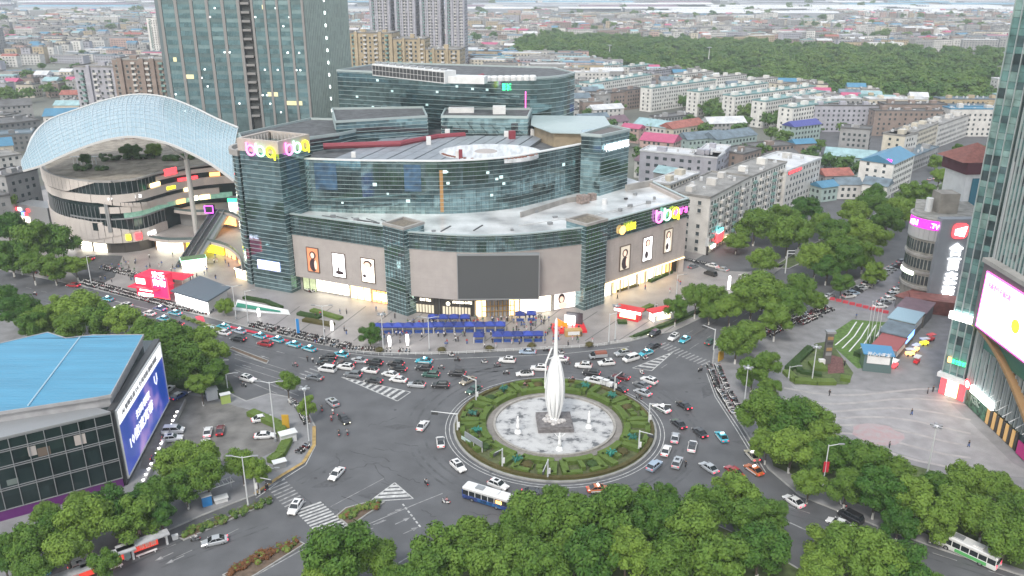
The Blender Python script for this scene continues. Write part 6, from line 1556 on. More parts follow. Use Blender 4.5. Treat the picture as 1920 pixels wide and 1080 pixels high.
def basin_mat():
    m = bpy.data.materials.new('basin_floor'); m.use_nodes = True; t = m.node_tree; b_ = t.nodes['Principled BSDF']
    g_ = t.nodes.new('ShaderNodeNewGeometry'); n1 = t.nodes.new('ShaderNodeTexNoise'); n1.inputs['Scale'].default_value = .30; n1.inputs['Detail'].default_value = 9; n1.inputs['Roughness'].default_value = .65
    vm = t.nodes.new('ShaderNodeVectorMath'); vm.operation = 'MULTIPLY'; vm.inputs[1].default_value = (1, 1.2, 1); t.links.new(g_.outputs['Position'], vm.inputs[0]); t.links.new(vm.outputs[0], n1.inputs['Vector'])
    r = t.nodes.new('ShaderNodeValToRGB'); e = r.color_ramp.elements; e[0].position = .40; e[0].color = (.10, .105, .11, 1); e[1].position = .56; e[1].color = (.46, .46, .455, 1); x = e.new(.46); x.color = (.36, .36, .36, 1)
    t.links.new(n1.outputs['Fac'], r.inputs[0]); t.links.new(r.outputs[0], b_.inputs['Base Color']); b_.inputs['Roughness'].default_value = .5; return m
b = MB(); b.add([(p.x - CX, p.y - CY, .05) for p in arc(CX, CY, 13.8, 0, 354, 59)], [tuple(range(60))]); obj('basin_floor', b, basin_mat(), pool)
rock = mat('granite', (.15, .14, .14), .85, noise=.35, scale=1.2)
b = MB(); b.box(0, 0, .06, 1.0, 8.2, 8.2, .05); b.box(0, 0, 1.0, 1.25, 7.4, 7.4, .05)
sc_ = thing('sculpture', 'tall white spindle sculpture of curved blades ending in a thin spire at the roundabout centre', 'sculpture', (CX, CY, .46)); obj('plinth', b, rock, sc_)
swm = mat('white_enamel', (.80, .81, .81), .35, coat=.2)
b = MB(); random.seed(2)
for k in range(40): a = random.uniform(0, 6.28); r = random.uniform(.3, 2.4); b.ball(r * cos(a), r * sin(a), 1.3, .55, .55, .4, 6)
obj('stone_base', b, mat('pale_stone', (.45, .43, .42), .8, noise=.3, scale=2), sc_)
HS = 16.3
for k in range(10):
    a = 2 * pi * k / 10; b = MB(); F = []; V = []
    for i in range(19):
        f = i / 18; r = 2.05 * sin(pi * min(1, f * .93 + .05)) ** .75 * (1 - .15 * f) + .12; z = 1.3 + HS * f; w = .5 * sin(pi * f) + .14
        c_, s_ = cos(a), sin(a); tx, ty = -s_, c_
        V += [(c_ * r + tx * w, s_ * r + ty * w, z), (c_ * (r + .28), s_ * (r + .28), z), (c_ * r - tx * w, s_ * r - ty * w, z), (c_ * (r - .5 * min(1, r)), s_ * (r - .5 * min(1, r)), z)]
    for i in range(18):
        for j in range(4): F.append((i * 4 + j, i * 4 + (j + 1) % 4, (i + 1) * 4 + (j + 1) % 4, (i + 1) * 4 + j))
    b.add(V, F); obj('blade', b, swm, sc_)
b = MB(); b.lathe(0, 0, [(1.2, 1.2), (.9, 2), (.5, 10), (.7, 16.8), (.5, 18.2), (.4, 21), (.34, 26), (.1, 26.8)], 10); obj('spire', b, swm, sc_)
b = MB(); b.tube([(-2.3, -1.9, 16.6), (-1.0, -1.6, 20.2)], .2, 6); b.tube([(-2.3, -1.9, 16.6), (-2.5, -2.2, 10.5)], .18, 6, 0, .1); b.tube([(-1.6, -1.7, 17.6), (0, 0, 17.4)], .12, 5); obj('side_arm', b, swm, sc_)
def statue(x, y, wings, lab):
    t = thing('statue', lab, 'statue', (x, y, .5)); b = MB()
    b.lathe(0, 0, [(.85, 0), (.7, .5), (.45, .9), (.38, 1.1)], 10); obj('pedestal', b, swm, t)
    b = MB(); b.lathe(0, 0, [(.5, 1.0), (.42, 1.8), (.26, 2.6), (.36, 3.1), (.3, 3.5), (.13, 3.7), (.2, 3.95), (.16, 4.2), (.03, 4.3)], 10)
    if wings:
        for s in (-1, 1): b.tube([(s * .25, 0, 3.2), (s * .7, -.1, 3.6), (s * 1.15, -.15, 4.2)], .13, 6, 0, .06)
    obj('figure', b, swm, t, smooth=True)
for (px, py, wg, lab) in ((971, 811, 0, 'small white statue in the basin left of the sculpture'), (1104, 801, 0, 'small white statue in the basin right of the sculpture'), (1049, 843, 1, 'small white statue with raised arms in front of the plinth')):
    p = at(px, py, .5); statue(p.x, p.y, wg, lab)
# hedge maze in sectors
def pol(r, a): return Vector((CX + r * cos(radians(a)), CY + r * sin(radians(a))))
for k in range(12):
    a0 = k * 30 + 6; mb = MB(); z0 = .42; h = 1.0; lab = 'clipped hedge panel of the roundabout garden, at %s o\'clock of the island seen from above' % ['three', 'two', 'one', 'twelve', 'eleven', 'ten', 'nine', 'eight', 'seven', 'six', 'five', 'four'][k]
    seg = lambda r, x0, x1, n: [pol(r, x0 + (x1 - x0) * i / n) for i in range(n + 1)]
    for a, b_ in zip(seg(16.9, a0 - 3, a0 + 21, 5), seg(16.9, a0 - 3, a0 + 21, 5)[1:]): hedge_box(mb, a, b_, 1.6, z0, h, k)
    hedge_box(mb, pol(16.9, a0 - 3), pol(21.9, a0 - 2), 1.5, z0, h, k + 1); hedge_box(mb, pol(17.6, a0 + 21), pol(21.9, a0 + 20.5), 1.5, z0, h, k + 2)
    if k % 3 != 1:
        hedge_box(mb, pol(21.6, a0 - 2), pol(21.6, a0 + 7), 1.1, z0, h, k + 3); hedge_box(mb, pol(21.6, a0 + 12), pol(21.6, a0 + 20.5), 1.1, z0, h, k + 4)
    if k % 2: hedge_box(mb, pol(17.4, a0 + 9), pol(20.4, a0 + 9), 1.0, z0, h, k + 5)
    else:
        for a in (a0 + 6, a0 + 12): hedge_box(mb, pol(19.4, a - 2), pol(19.4, a + 2), 1.4, z0, h * .8, k + 6)
    tag(obj('hedge', mb, hedgem), lab, 'hedge', 'hedges of the roundabout garden')
mb = MB()
for r, mm in ((23.1, 0),):
    q = [pol(r - .5, i * 6) for i in range(61)]
    for i, (a, b_) in enumerate(zip(q, q[1:])): hedge_box(mb, a, b_, .9, .4, .55, i, 3, .2)
tag(obj('hedge', mb, bronze_h), 'low bronze green edging hedge running right round the roundabout island', 'hedge')
def bush(label, x, y, r, h, m=None, z0=.13, group=None, n=60, seed=0):
    rn = random.Random(seed + int(x * 7)); mb = MB(); mb.ball(0, 0, h * .5, r * .85, None, h * .5, 8)
    for k in range(int(n)):
        u = rn.uniform(-.3, 1); a = rn.uniform(0, 6.28); s = sqrt(max(0, 1 - u * u)); p = Vector((cos(a) * s * r, sin(a) * s * r, h * .45 + u * h * .6)); q = .22 * rn.uniform(.6, 1.3)
        nr = (p + Vector((rn.uniform(-.5, .5), rn.uniform(-.5, .5), 1))).normalized(); t1 = nr.orthogonal().normalized(); t2 = nr.cross(t1); mb.add([p - t1 * q, p + t2 * q * .7, p + t1 * q, p - t2 * q * .7], [(0, 1, 2, 3)])
    o = tag(obj('bush', mb, m or hedgem), label, 'bush', group); o.location = (x, y, z0); return o
for k, a in enumerate((22, 68, 100, 142, 168, 214, 250, 292, 318, 340)):
    p = pol(19.3, a); bush('rounded clipped bush in the roundabout garden', p.x, p.y, 1.5, 1.3, hedged if k % 2 else bronze_h, .42, 'rounded bushes of the roundabout garden')
tealm = mat('turquoise_plastic', (.025, .17, .13), .45, rand=.3); 
def teal_orn():
    t = thing('turquoise_ornament', 'turquoise ornamental light bush in the hedge garden', 'ornament', (0, 0, 0), 0, 'turquoise ornaments in the hedge garden'); b = MB(); rn = random.Random(3)
    for k in range(26): a = rn.uniform(0, 6.28); r = rn.uniform(.4, 1.3); b.tube([(0, 0, .1), (cos(a) * r * .5, sin(a) * r * .5, 1.3 + rn.random() * .6), (cos(a) * r, sin(a) * r, 1.0 + rn.random() * .7)], .07, 4, 0, .16)
    obj('fronds', b, tealm, t); b = MB(); b.cyl(0, 0, 0, 1.2, .16, 6); obj('stem', b, darkm, t); return proto(t)
t0 = teal_orn(); first = True
for px, py, lab in ((886, 782, 'left edge, upper'), (893, 814, 'left edge, lower'), (944, 736, 'upper left'), (970, 870, 'lower left'), (1098, 730, 'upper right near the sculpture'), (1148, 748, 'upper right'), (1186, 828, 'right edge'), (1146, 858, 'lower right')):
    p = at(px, py, .5); t = t0 if first else copy_tree(t0); first = False; place(t, p.x, p.y, .42, px, 'turquoise ornamental light bush in the hedge garden, ' + lab)
# hedges elsewhere
hedge('long dark hedge along the left edge of the parking court', P((298, 705), (345, 722), (425, 742)), 4.5, 1.3, hedged, seed=3)
hedge('hedge between the parking court and the corner pavement', P((470, 778), (520, 800), (540, 830), (525, 858), (508, 870)), 2.2, 1.2, hedgem, seed=4)
hedge('hedge strip beside the kiosks along the north east road', P((1190, 634), (1262, 605), (1345, 570), (1395, 545)), 1.3, .8, hedged, seed=5)
for i, (a, c, lab) in enumerate((((560, 590), (600, 598), 'left planter hedge on the mall forecourt'), ((585, 584), (640, 600), 'long planter hedge on the mall forecourt'), ((570, 602), (625, 612), 'low front planter hedge on the mall forecourt'))): hedge(lab, P(a, c), 2.0, .8, (hedged, hedgem, bronze_h)[i], seed=6 + i)
hedge('hedge bordering the white and green ramp by the pavilion', P((458, 560), (500, 568), (528, 580)), 1.6, .8, hedged); hedge('hedge at the foot of the right wing shopfronts', P((1218, 530), (1258, 512)), 1.6, .9, hedged)
hedge('hedge near the red and white kiosk', P((1200, 585), (1222, 575)), 1.8, .8, hedgem); hedge('round planter hedge under the left kiosk', P((1158, 606), (1175, 606)), 2.2, .8, hedged)
hedge('long planting below the terraces in front of the right wing', P((1155, 548), (1195, 536)), 1.4, .8, bronze_h)
hedge('curved clipped hedge in the triangular garden of the square', P((1474, 700), (1490, 716), (1530, 720), (1565, 720)), 2.2, 1.0, hedgem, seed=7); hedge('short hedge at the right tip of the triangular garden', P((1575, 712), (1594, 715)), 2.4, 1.0, hedgem, seed=8)
hedge('inner dark hedge of the triangular garden', P((1492, 680), (1500, 700), (1540, 706)), 1.6, .9, hedged, seed=9); hedge('hedge along the left slope of the triangular garden', P((1478, 695), (1520, 655)), 2.2, 1.0, hedged, seed=10); hedge('hedge block beside the red brown bed', P((1520, 690), (1545, 690)), 5, .9, hedgem, seed=11)
sheet('triangular_lawn', P((1470, 705), (1528, 645), (1556, 640), (1600, 700), (1590, 722), (1490, 722)), .16, grassm)
sheet('red_brown_bed', P((1552, 665), (1580, 672), (1583, 700), (1552, 702)), .19, mat('red_bed', (.13, .06, .055), .9, noise=.4, scale=2))
sheet('striped_lawn', P((1560, 625), (1598, 600), (1662, 605), (1628, 690), (1608, 692), (1562, 650)), .15, mat('bright_grass', (.08, .15, .03), .9, noise=.4, scale=1))
b = MB()
for k in range(5): polyline(b, P((1566 + k * 13, 648 + k * 6), (1590 + k * 12, 628 + k * 3), (1606 + k * 12, 604 + k * 2)), .35, .162)
struct('garden_path', b, white)
hedge('dark hedge on the striped lawn behind the food stalls', P((1612, 672), (1638, 660), (1645, 640)), 4, 1.3, hedged, seed=13)
random.seed(9)
def planting(label, poly, cnt, cols, group=None):
    ms = []; mb = MB(); pts = [at(*q) for q in poly]
    for k in range(cnt):
        i = random.randrange(len(pts) - 1); p = pts[i].lerp(pts[i + 1], random.random()) + Vector((random.uniform(-1, 1), random.uniform(-.9, .9)))
        mb.ball(p.x, p.y, .45, random.uniform(.35, .7), None, random.uniform(.3, .55), 6, random.randrange(len(cols)))
        leafy(mb, [((p.x - .6, p.y - .6, .7), (p.x + .6, p.y - .6, .7), (p.x + .6, p.y + .6, .8), (p.x - .6, p.y + .6, .8))], k, .2, 8); 
        mb.m[-len(mb.f):] = mb.m[-len(mb.f):]
    return tag(obj('planting', mb, cols), label, 'planting', kind='stuff')
redleaf = leaf_mat('red_leaves', (.12, .05, .02), (.22, .10, .04), .2); limel = leaf_mat('lime_leaves', (.12, .17, .03), (.2, .24, .05), .2)
planting('red, lime and green shrubs filling the long median bed in the left foreground', [(430, 1075), (500, 1042), (560, 1018)], 60, [redleaf, hedgem, limel, redleaf]); planting('green and rusty shrubs on the pointed traffic island by the hatched triangle', [(645, 972), (680, 955), (712, 948)], 40, [hedgem, redleaf, limel, hedged])
planting('low green shrubs in the narrow verge beside the bus lane', [(345, 1006), (420, 976), (505, 940)], 70, [hedgem, hedged, bronze_h])
for px, py, lab in ((828, 660, 'small round bush on the forecourt kerb left of the signal'), (918, 657, 'small ochre bush on the forecourt kerb'), (1105, 650, 'thin bush on the forecourt kerb right of the sculpture'), (712, 660, 'dark bush beside the lone forecourt tree'), (997, 652, 'small bush on the kerb behind the sculpture')):
    p = at(px, py); bush(lab, p.x, p.y, 1.3, 1.3, bronze_h, n=80)
for i in range(9):
    p = at(345 + i * 9, 598 + i * 3.2); bush('light clipped bush in the row behind the parked scooters', p.x, p.y, 1.0, 1.0, limel if i % 2 else hedgem, group='bushes behind the parked scooters')
# ================================================================ street furniture
polem = mat('lamp_pole', (.55, .57, .58), .45, metal=.1)
def lamp(base, top, lab, arms=2, ring=False, group='tall street lamps', flip=1):
    p = at(*base, .13); H_ = max(4, zat(p.x, p.y, top) - .13); t = thing('street_lamp', lab, 'street lamp', (p.x, p.y, .13), 0, group)
    b = MB(); b.cyl(0, 0, 0, H_, .17, 7, 0, .09); obj('pole', b, polem, t); b = MB(); b.cyl(0, 0, 0, .8, .3, 8); obj('base', b, greym, t)
    if ring:
        for k in range(5):
            a = k * 1.257; b = MB(); b.box(cos(a) * .9, sin(a) * .9, H_ - .3, H_, .7, .5, a); obj('lamp_head', b, greym, t)
        b = MB(); b.lathe(0, 0, [(.2, H_ - .5), (.7, H_ - .25), (.2, H_)], 8); obj('bracket', b, polem, t)
    else:
        for s in ((-1, 1) if arms == 2 else (flip,)):
            b = MB(); b.tube([(0, 0, H_ - .25), (s * 2.0, 0, H_ + .15)], .07, 5); obj('arm', b, polem, t); b = MB(); b.box(s * 2.5, 0, H_ + .08, H_ + .26, 1.2, .4); obj('lamp_head', b, greym, t)
    return t
for base, top, n, ring, lab in (((172, 535), 480, 1, 0, 'street lamp by the avenue kerb near the shop arcade'), ((443, 598), 536, 2, 0, 'left lamp of the pair by the glass pavilion'), ((466, 607), 545, 1, 0, 'right lamp of the pair by the glass pavilion'), ((609, 640), 573, 2, 0, 'street lamp on the forecourt above the row of taxis'),
                                ((719, 659), 588, 2, 1, 'cluster lamp on the forecourt at the left end of the blue tents'), ((805, 658), 595, 2, 0, 'slim lamp on the forecourt before the blue tents'), ((517, 828), 716, 2, 0, 'tall lamp at the edge of the parking court'), ((580, 832), 727, 2, 1, 'tall cluster lamp on the corner pavement left of the roundabout'),
                                ((466, 952), 856, 2, 0, 'tall lamp beside the crossing in the left foreground'), ((1153, 640), 572, 2, 1, 'cluster lamp on the forecourt right of the red stage'), ((1141, 646), 588, 1, 0, 'thin pole standing just left of the cluster lamp by the stage'), ((1396, 752), 688, 2, 1, 'cluster lamp above the scooters on the east corner'),
                                ((1738, 890), 797, 2, 1, 'tall cluster lamp at the near edge of the paved square'), ((1541, 922), 834, 1, 0, 'lamp with red banner on the south east verge'), ((1522, 716), 649, 2, 1, 'cluster lamp in the triangular garden'), ((1478, 713), 690, 1, 0, 'short lamp beside the curved hedge of the garden'),
                                ((1268, 555), 515, 1, 0, 'thin lamp among the trees of the hedge strip'), ((500, 1000 - 90), 880, 1, 0, 'short camera pole beside the bus stop pavement'), ((411, 712), 676, 1, 0, 'slim sign pole beside the left clump of trees'), ((428, 736), 700, 1, 0, 'slim double sign pole at the parking court hedge')):
    lamp(base, top, lab, n, bool(ring))
t = thing('lamp_banner', 'small red banner fixed on the lamp of the south east verge', 'banner', (*at(1541, 922), 5.0)); b = MB(); b.box(0, -.25, -.2, 2.2, 1.1, .1); obj('cloth', b, mat('red_banner', (.5, .02, .04), .7), t)
def gantry(base, top, end, lab, boxc=None):
    p = at(*base, .13); H_ = zat(p.x, p.y, top); e = at(*end, H_); t = thing('signal_mast', lab, 'traffic signal', (p.x, p.y, .13), 0, 'signal masts around the roundabout')
    dx, dy = e.x - p.x, e.y - p.y; L = hypot(dx, dy); 
    if L > 9: dx, dy = dx * 9 / L, dy * 9 / L; L = 9
    b = MB(); b.cyl(0, 0, 0, H_, .2, 8, 0, .15); obj('pole', b, polem, t); b = MB(); b.tube([(0, 0, H_ - .2), (dx, dy, H_ + .3)], .12, 6, 0, .07); obj('arm', b, polem, t)
    b = MB(); b.box(dx * .85, dy * .85, H_ - .5, H_ + .1, 1.5, .35, atan2(dy, dx)); h = obj('signal_head', b, darkm, t); b = MB(); b.box(.28, 0, 1.6, 2.8, .5, .4); obj('control_box', b, white, t); return t
for base, top, end, lab in (((858, 812), 776, (808, 774), 'signal mast on the left rim of the island with arm to the left'), ((893, 754), 713, (868, 706), 'signal mast on the upper left rim of the island'), ((1152, 738), 706, (1166, 700), 'signal mast on the upper right rim of the island'), ((1216, 798), 757, (1258, 762), 'signal mast on the right rim of the island'),
                            ((1197, 850), 808, (1224, 818), 'signal mast on the lower right rim of the island'), ((942, 880), 842, (928, 852), 'signal mast on the lower left rim of the island'), ((1027, 900), 862, (1018, 888), 'signal mast at the bottom of the island'), ((1338, 656), 618, (1318, 612), 'signal mast with purple lit arm at the north east crossing'), ((480, 928), 893, (508, 903), 'signal mast at the left foreground crossing')):
    gantry(base, top, end, lab)
t = thing('direction_sign', 'grey road direction board on white frame over the north east avenue', 'road sign', (*at(1472, 513), .13)); b = MB(); b.cyl(0, 0, 0, 8.4, .22, 8); obj('pole', b, polem, t); b = MB(); b.box(3.8, 0, 7.2, 7.45, 7.6, .2); b.box(3.8, 0, 8.3, 8.5, 7.6, .2); obj('arm', b, polem, t); b = MB(); b.box(5.2, -.25, 6.4, 8.9, 5.4, .12); obj('sign_board', b, greym, t)
t = thing('direction_sign', 'white bar gantry among the boulevard trees', 'road sign', (*at(1550, 460), .13)); b = MB(); b.cyl(0, 0, 0, 7, .2, 8); obj('pole', b, polem, t); b = MB(); b.box(3.5, 0, 6.6, 7.6, 7, .2); obj('sign_board', b, white, t)
for k, (bx, by, ty) in enumerate(((1623, 652, 566), (1629, 652, 564), (1636, 653, 564), (1643, 654, 562))):
    p = at(bx, by); H_ = zat(p.x, p.y, ty); t = thing('flagpole', 'bare white flagpole on the square, %s from the left' % ('first', 'second', 'third', 'fourth')[k], 'flagpole', (p.x, p.y, .13), 0, 'four flagpoles on the square'); b = MB(); b.cyl(0, 0, 0, H_, .09, 6, 0, .05); obj('pole', b, polem, t); b = MB(); b.ball(0, 0, H_, .15, n=6); obj('finial', b, polem, t)
# ---- blue market tents
tentm = mat('blue_tarpaulin', (.022, .045, .25), .7, rand=.35)
def make_tent():
    t = thing('market_tent', 'blue market tent', 'tent', (0, 0, 0), 0, 'blue market tents on the forecourt')
    b = MB(); b.add([(-1.5, -1.5, 2.3), (1.5, -1.5, 2.3), (1.5, 1.5, 2.3), (-1.5, 1.5, 2.3), (-.25, 0, 3.1), (.25, 0, 3.1)], [(0, 1, 5, 4), (1, 2, 5), (2, 3, 4, 5), (3, 0, 4)]); obj('canopy', b, tentm, t)
    b = MB()
    for a, c in (((-1.5, -1.5), (1.5, -1.5)), ((1.5, -1.5), (1.5, 1.5)), ((1.5, 1.5), (-1.5, 1.5)), ((-1.5, 1.5), (-1.5, -1.5))): b.wbox(Vector(a), Vector(c), 0, 3, 1.98, 2.3, 0, .03)
    obj('valance', b, tentm, t)
    for x in (-1.45, 1.45):
        for y in (-1.45, 1.45): b = MB(); b.box(x, y, 0, 2.3, .09, .09); obj('leg', b, white, t)
    b = MB(); b.box(0, -.9, .75, .85, 2.3, .7); b.box(0, -.9, 0, .75, 2.2, .1); obj('stall_table', b, mat('table_cloth_blue', (.03, .08, .3), .8), t)
    return proto(t)
T0 = make_tent(); tl = []
for i in range(13): tl.append((709 + i * 19.1, 624 - .25 * i, 'in the long middle row, %s from the left' % ['first', 'second', 'third', 'fourth', 'fifth', 'sixth', 'seventh', 'eighth', 'ninth', 'tenth', 'eleventh', 'twelfth', 'thirteenth'][i]))
for i in range(4): tl.append((812 + i * 20, 607, 'in the short back row, %s from the left' % ['first', 'second', 'third', 'fourth'][i]))
for i in range(5): tl.append((933 + i * 19, 640 - .2 * i, 'in the front right row, %s from the left' % ['first', 'second', 'third', 'fourth', 'fifth'][i]))
tl += [(898, 641, 'standing alone in front of the long row'), (975, 601, 'small pair beside the lit poster, left'), (996, 600, 'small pair beside the lit poster, right')]
for i, (px, py, lab) in enumerate(tl):
    t = T0 if i == 0 else copy_tree(T0); p = at(px, py); place(t, p.x, p.y, .13, 0, 'blue market tent ' + lab)
# ---- kiosks and booths
p = at(1185, 608)
def rw_kiosk(px, py, rz, sx, sy, lab, roofm, wm):
    p = at(px, py); t = thing('booth', lab, 'booth', (p.x, p.y, .13), rz); b = MB(); b.box(0, 0, 0, 3.0, sx * .8, sy * .8); obj('body', b, wm, t)
    b = MB(); b.box(0, 0, 3.0, 3.5, sx, sy); obj('roof', b, roofm, t); b = MB(); b.box(0, -sy / 2 - .05, 2.7, 3.4, sx, .2); obj('lit_fascia', b, whitel, t)
    b = MB(); b.box(-sx * .41, 0, .4, 2.7, .1, sy * .6); obj('lit_panel', b, warmw, t); b = MB(); b.box(0, -sy * .41, .8, 2.2, sx * .6, .1); obj('serving_window', b, warm, t); return t
redroof = mat('glossy_red', (.5, .02, .03), .4, emit=.06, ecol=(1, .05, .05))
rw_kiosk(1180, 598, -.5, 8.5, 4, 'left red and white lit booth by the hedge strip', redroof, redroof); rw_kiosk(1238, 600, .45, 8, 4, 'right red roofed booth with white lit edge by the hedge strip', redroof, white)
st = thing('event_stage', 'red event stage with flame backdrop and tilted white and black screen', 'stage', (*at(1066, 618), .13), .1)
b = MB(); b.box(0, 0, 0, .7, 10, 6.5); obj('platform', b, redroof, st); b = MB(); b.box(2.2, 2.6, .7, 4.2, 5, .4, -.4); obj('backdrop', b, mat('black_backdrop', (.04, .04, .05), .4), st); b = MB(); b.box(.6, 1.8, .7, 3.6, 3.2, .35, -.4); obj('screen', b, whitel, st)
b = MB(); b.box(-2.6, .6, .7, 2.8, .3, 3, .5); b.box(-1.2, .2, .7, 2.2, .3, 2, .9); obj('flame_cutout', b, mat('orange_cutout', (.6, .12, .02), .5, emit=.5, ecol=(1, .25, .02)), st); b = MB(); b.box(.6, -4.5, 0, 1.9, 5, 2.2); obj('counter', b, mat('tan_counter', (.4, .26, .1), .7), st); b = MB(); b.box(.6, -5.65, .5, 1.6, 3.4, .1); obj('counter_panel', b, white, st)
for (px, py, h, lab) in ((771, 650, 3.6, 'glowing white post to the left of the lone tree'), (623, 622, 3.2, 'glowing white cone post on the forecourt'), (731, 652, 3.4, 'glowing white post right of the lone tree'), (1366, 545, 5, 'glowing white pillar sign by the hedge strip trees'), (486, 596, 3, 'glowing white post by the ramp')):
    p = at(px, py); t = thing('light_post', lab, 'lamp', (p.x - (0 if px != 771 else 1), p.y, .13)); b = MB(); b.cyl(0, 0, 0, .3, .25, 8); obj('base', b, darkm, t); b = MB(); b.lathe(0, 0, [(.3, .3), (.45, h * .6), (.35, h)], 8); obj('shade', b, whitel, t)
bn = thing('feather_banner', 'tall blue banner beside the parked scooters on the forecourt', 'banner', (*at(557, 630), .13)); b = MB(); b.cyl(0, 0, 0, 5.4, .06, 5); obj('pole', b, white, bn); b = MB(); b.box(.45, 0, .8, 5.3, .9, .06); obj('cloth', b, mat('banner_blue', (.02, .2, .5), .6), bn)
rp_ = thing('ramp_cover', 'white and green striped ramp cover beside the pavilion', 'shelter', (*at(470, 582), .13), -.12); b = MB(); b.add([(-5, -1.6, .4), (14, -2.6, .1), (12, .8, .3), (-5, 2.2, 2.4)], [(0, 1, 2, 3)]); b.add([(-5, -1.6, 0), (14, -2.6, 0), (14, -2.6, .1), (-5, -1.6, .4)], [(0, 1, 2, 3)]); obj('white_sheet', b, white, rp_); b = MB(); b.add([(-4.5, -.6, .98), (10.5, -1.6, .28), (10, -.6, .42), (-4.5, .8, 1.9)], [(0, 1, 2, 3)]); obj('green_sheet', b, mat('green_sheet', (.02, .2, .13), .6), rp_); rp_.location.z = .2
# ---- bus shelters on the left foreground
def shelter(px, py, lab, txt):
    p = at(px, py); t = thing('bus_shelter', lab, 'bus shelter', (p.x, p.y, .13), radians(36), 'bus shelters on the left foreground pavement')
    b = MB(); b.box(0, 0, 2.6, 2.85, 9.0, 2.0); obj('roof', b, mat('shelter_roof', (.42, .42, .43), .6, noise=.2, scale=.8), t)
    for x in (-4, 4): b = MB(); b.box(x, .2, 0, 2.6, .35, .35); obj('post', b, white, t)
    b = MB(); b.box(.2, .3, .7, 2.3, 4.6, .2); a = obj('advert_panel', b, mat('red_advert', (.4, .03, .02), .5, emit=.3, ecol=(1, .08, .05)), t)
    me = text_mesh(txt, 1.0, .02, .02); me.transform(Matrix.Translation((-1.8, .16, 1.0)) @ Matrix.Rotation(pi / 2, 4, 'X')); me.materials.append(mat('advert_print', (.6, .5, .4), .6)); o = bpy.data.objects.new('lettering', me); COL.objects.link(o); o.parent = a
    b = MB(); b.box(.2, -.7, .42, .52, 3.6, .45); 
    for x in (-1.2, 1.6): b.box(x, -.7, 0, .42, .12, .4)
    obj('bench', b, white, t); return t
shelter(272, 1038, 'bus shelter with red advert, right hand one of the line', '城市铁观音'[:4]); shelter(207, 1067, 'bus shelter with red advert, middle one of the line', '宝庆小米'); shelter(150, 1095, 'bus shelter with pale roof, left hand one at the picture edge', '公交')
ks_ = thing('station_map', 'narrow glass map panel standing between two bus shelters', 'sign', (*at(240, 1052), .13), radians(36)); b = MB(); b.box(0, 0, .3, 2.4, 1.2, .15); obj('glass_panel', b, mat('map_glass', (.25, .33, .33), .3), ks_); b = MB(); b.box(0, 0, 0, .3, .5, .15); obj('foot', b, greym, ks_)
bs = thing('bicycle_shelter', 'white ribbed bicycle shelter roof beside the pavement tree', 'shelter', (*at(404, 930), .13), radians(36)); 
for k in range(9): b = MB(); b.box(-3.6 + k * .9, 0, 2.4, 2.5, .1, 2.0); obj('rib', b, white, bs)
b = MB(); b.box(0, 1, 2.35, 2.5, 7.6, .12); b.box(0, -1, 2.35, 2.5, 7.6, .12); obj('rail', b, white, bs)
for x in (-3.6, 3.6): b = MB(); b.box(x, 1, 0, 2.4, .12, .12); obj('post', b, white, bs)
mat('booth_lime', (.35, .45, .12), .6)
for px, py, w_, h, m, lab in ((389, 948, 1.8, 2.2, 'banner_blue', 'blue standing notice board under the pavement trees'), (415, 941, 2.4, .9, 'white_paint', 'white distribution box on the pavement near the blue board'), (329, 1012, 1.0, .8, 'white_paint', 'small white box at the tip of the planted verge'), (78, 1078, 3.0, 2.2, 'banner_blue', 'pair of blue boards at the bottom left edge'), (398, 748, 2.6, 2.6, 'white_paint', 'white gate cabin at the parking court entrance'), (424, 756, 2.2, 2.4, 'booth_lime', 'yellow green and white guard booth at the parking entrance'),
                              (541, 828, 3.4, 2.2, 'white_paint', 'white roofed rubbish stand at the court edge'), (525, 878, 2.5, 1.6, 'grey_metal', 'grey utility cabinet with pale top near the corner kerb')):
    p = at(px, py); t = thing('street_box', lab, 'cabinet', (p.x, p.y, .13), radians(30)); b = MB(); b.box(0, 0, 0, h, w_, w_ * .5 if h < 2.5 else w_ * .8); obj('body', b, MATS[m], t); b = MB(); b.box(0, 0, h, h + .15, w_ * 1.15, w_ * .7 if h < 2.5 else w_); obj('top', b, white, t)
yp = thing('advert_board', 'yellow standing advertising board at the parking court edge', 'sign', (*at(537, 806), .13)); b = MB(); b.box(0, 0, .4, 3.8, 1.6, .25); obj('panel', b, mat('yellow_board', (.5, .3, .03), .6), yp); b = MB(); b.box(0, 0, 0, .4, .4, .2); obj('foot', b, greym, yp)
yp2 = thing('crash_board', 'orange yellow standing board at the north east corner kerb', 'sign', (*at(1351, 678), .13), .8); b = MB(); b.box(0, 0, .3, 3.2, 2.6, .25); obj('panel', b, MATS['yellow_board'], yp2); b = MB(); b.box(0, 0, 0, .3, .5, .2); obj('foot', b, greym, yp2)
bill = thing('billboard', 'long glass propaganda board standing on the left of the island', 'billboard', (*at(888, 838, .42), .42), -.85)
b = MB(); b.box(0, 0, 1.2, 2.6, 6.2, .25); obj('panel', b, mat('board_grey', (.22, .24, .25), .3), bill); b = MB(); b.box(-2.2, -.4, .2, 1.3, 3.2, .2); obj('pale_panel', b, mat('board_mint', (.38, .48, .46), .4), bill)
for x in (-3, 0, 3): b = MB(); b.box(x, 0, 0, 1.3, .15, .15); obj('leg', b, white, bill)
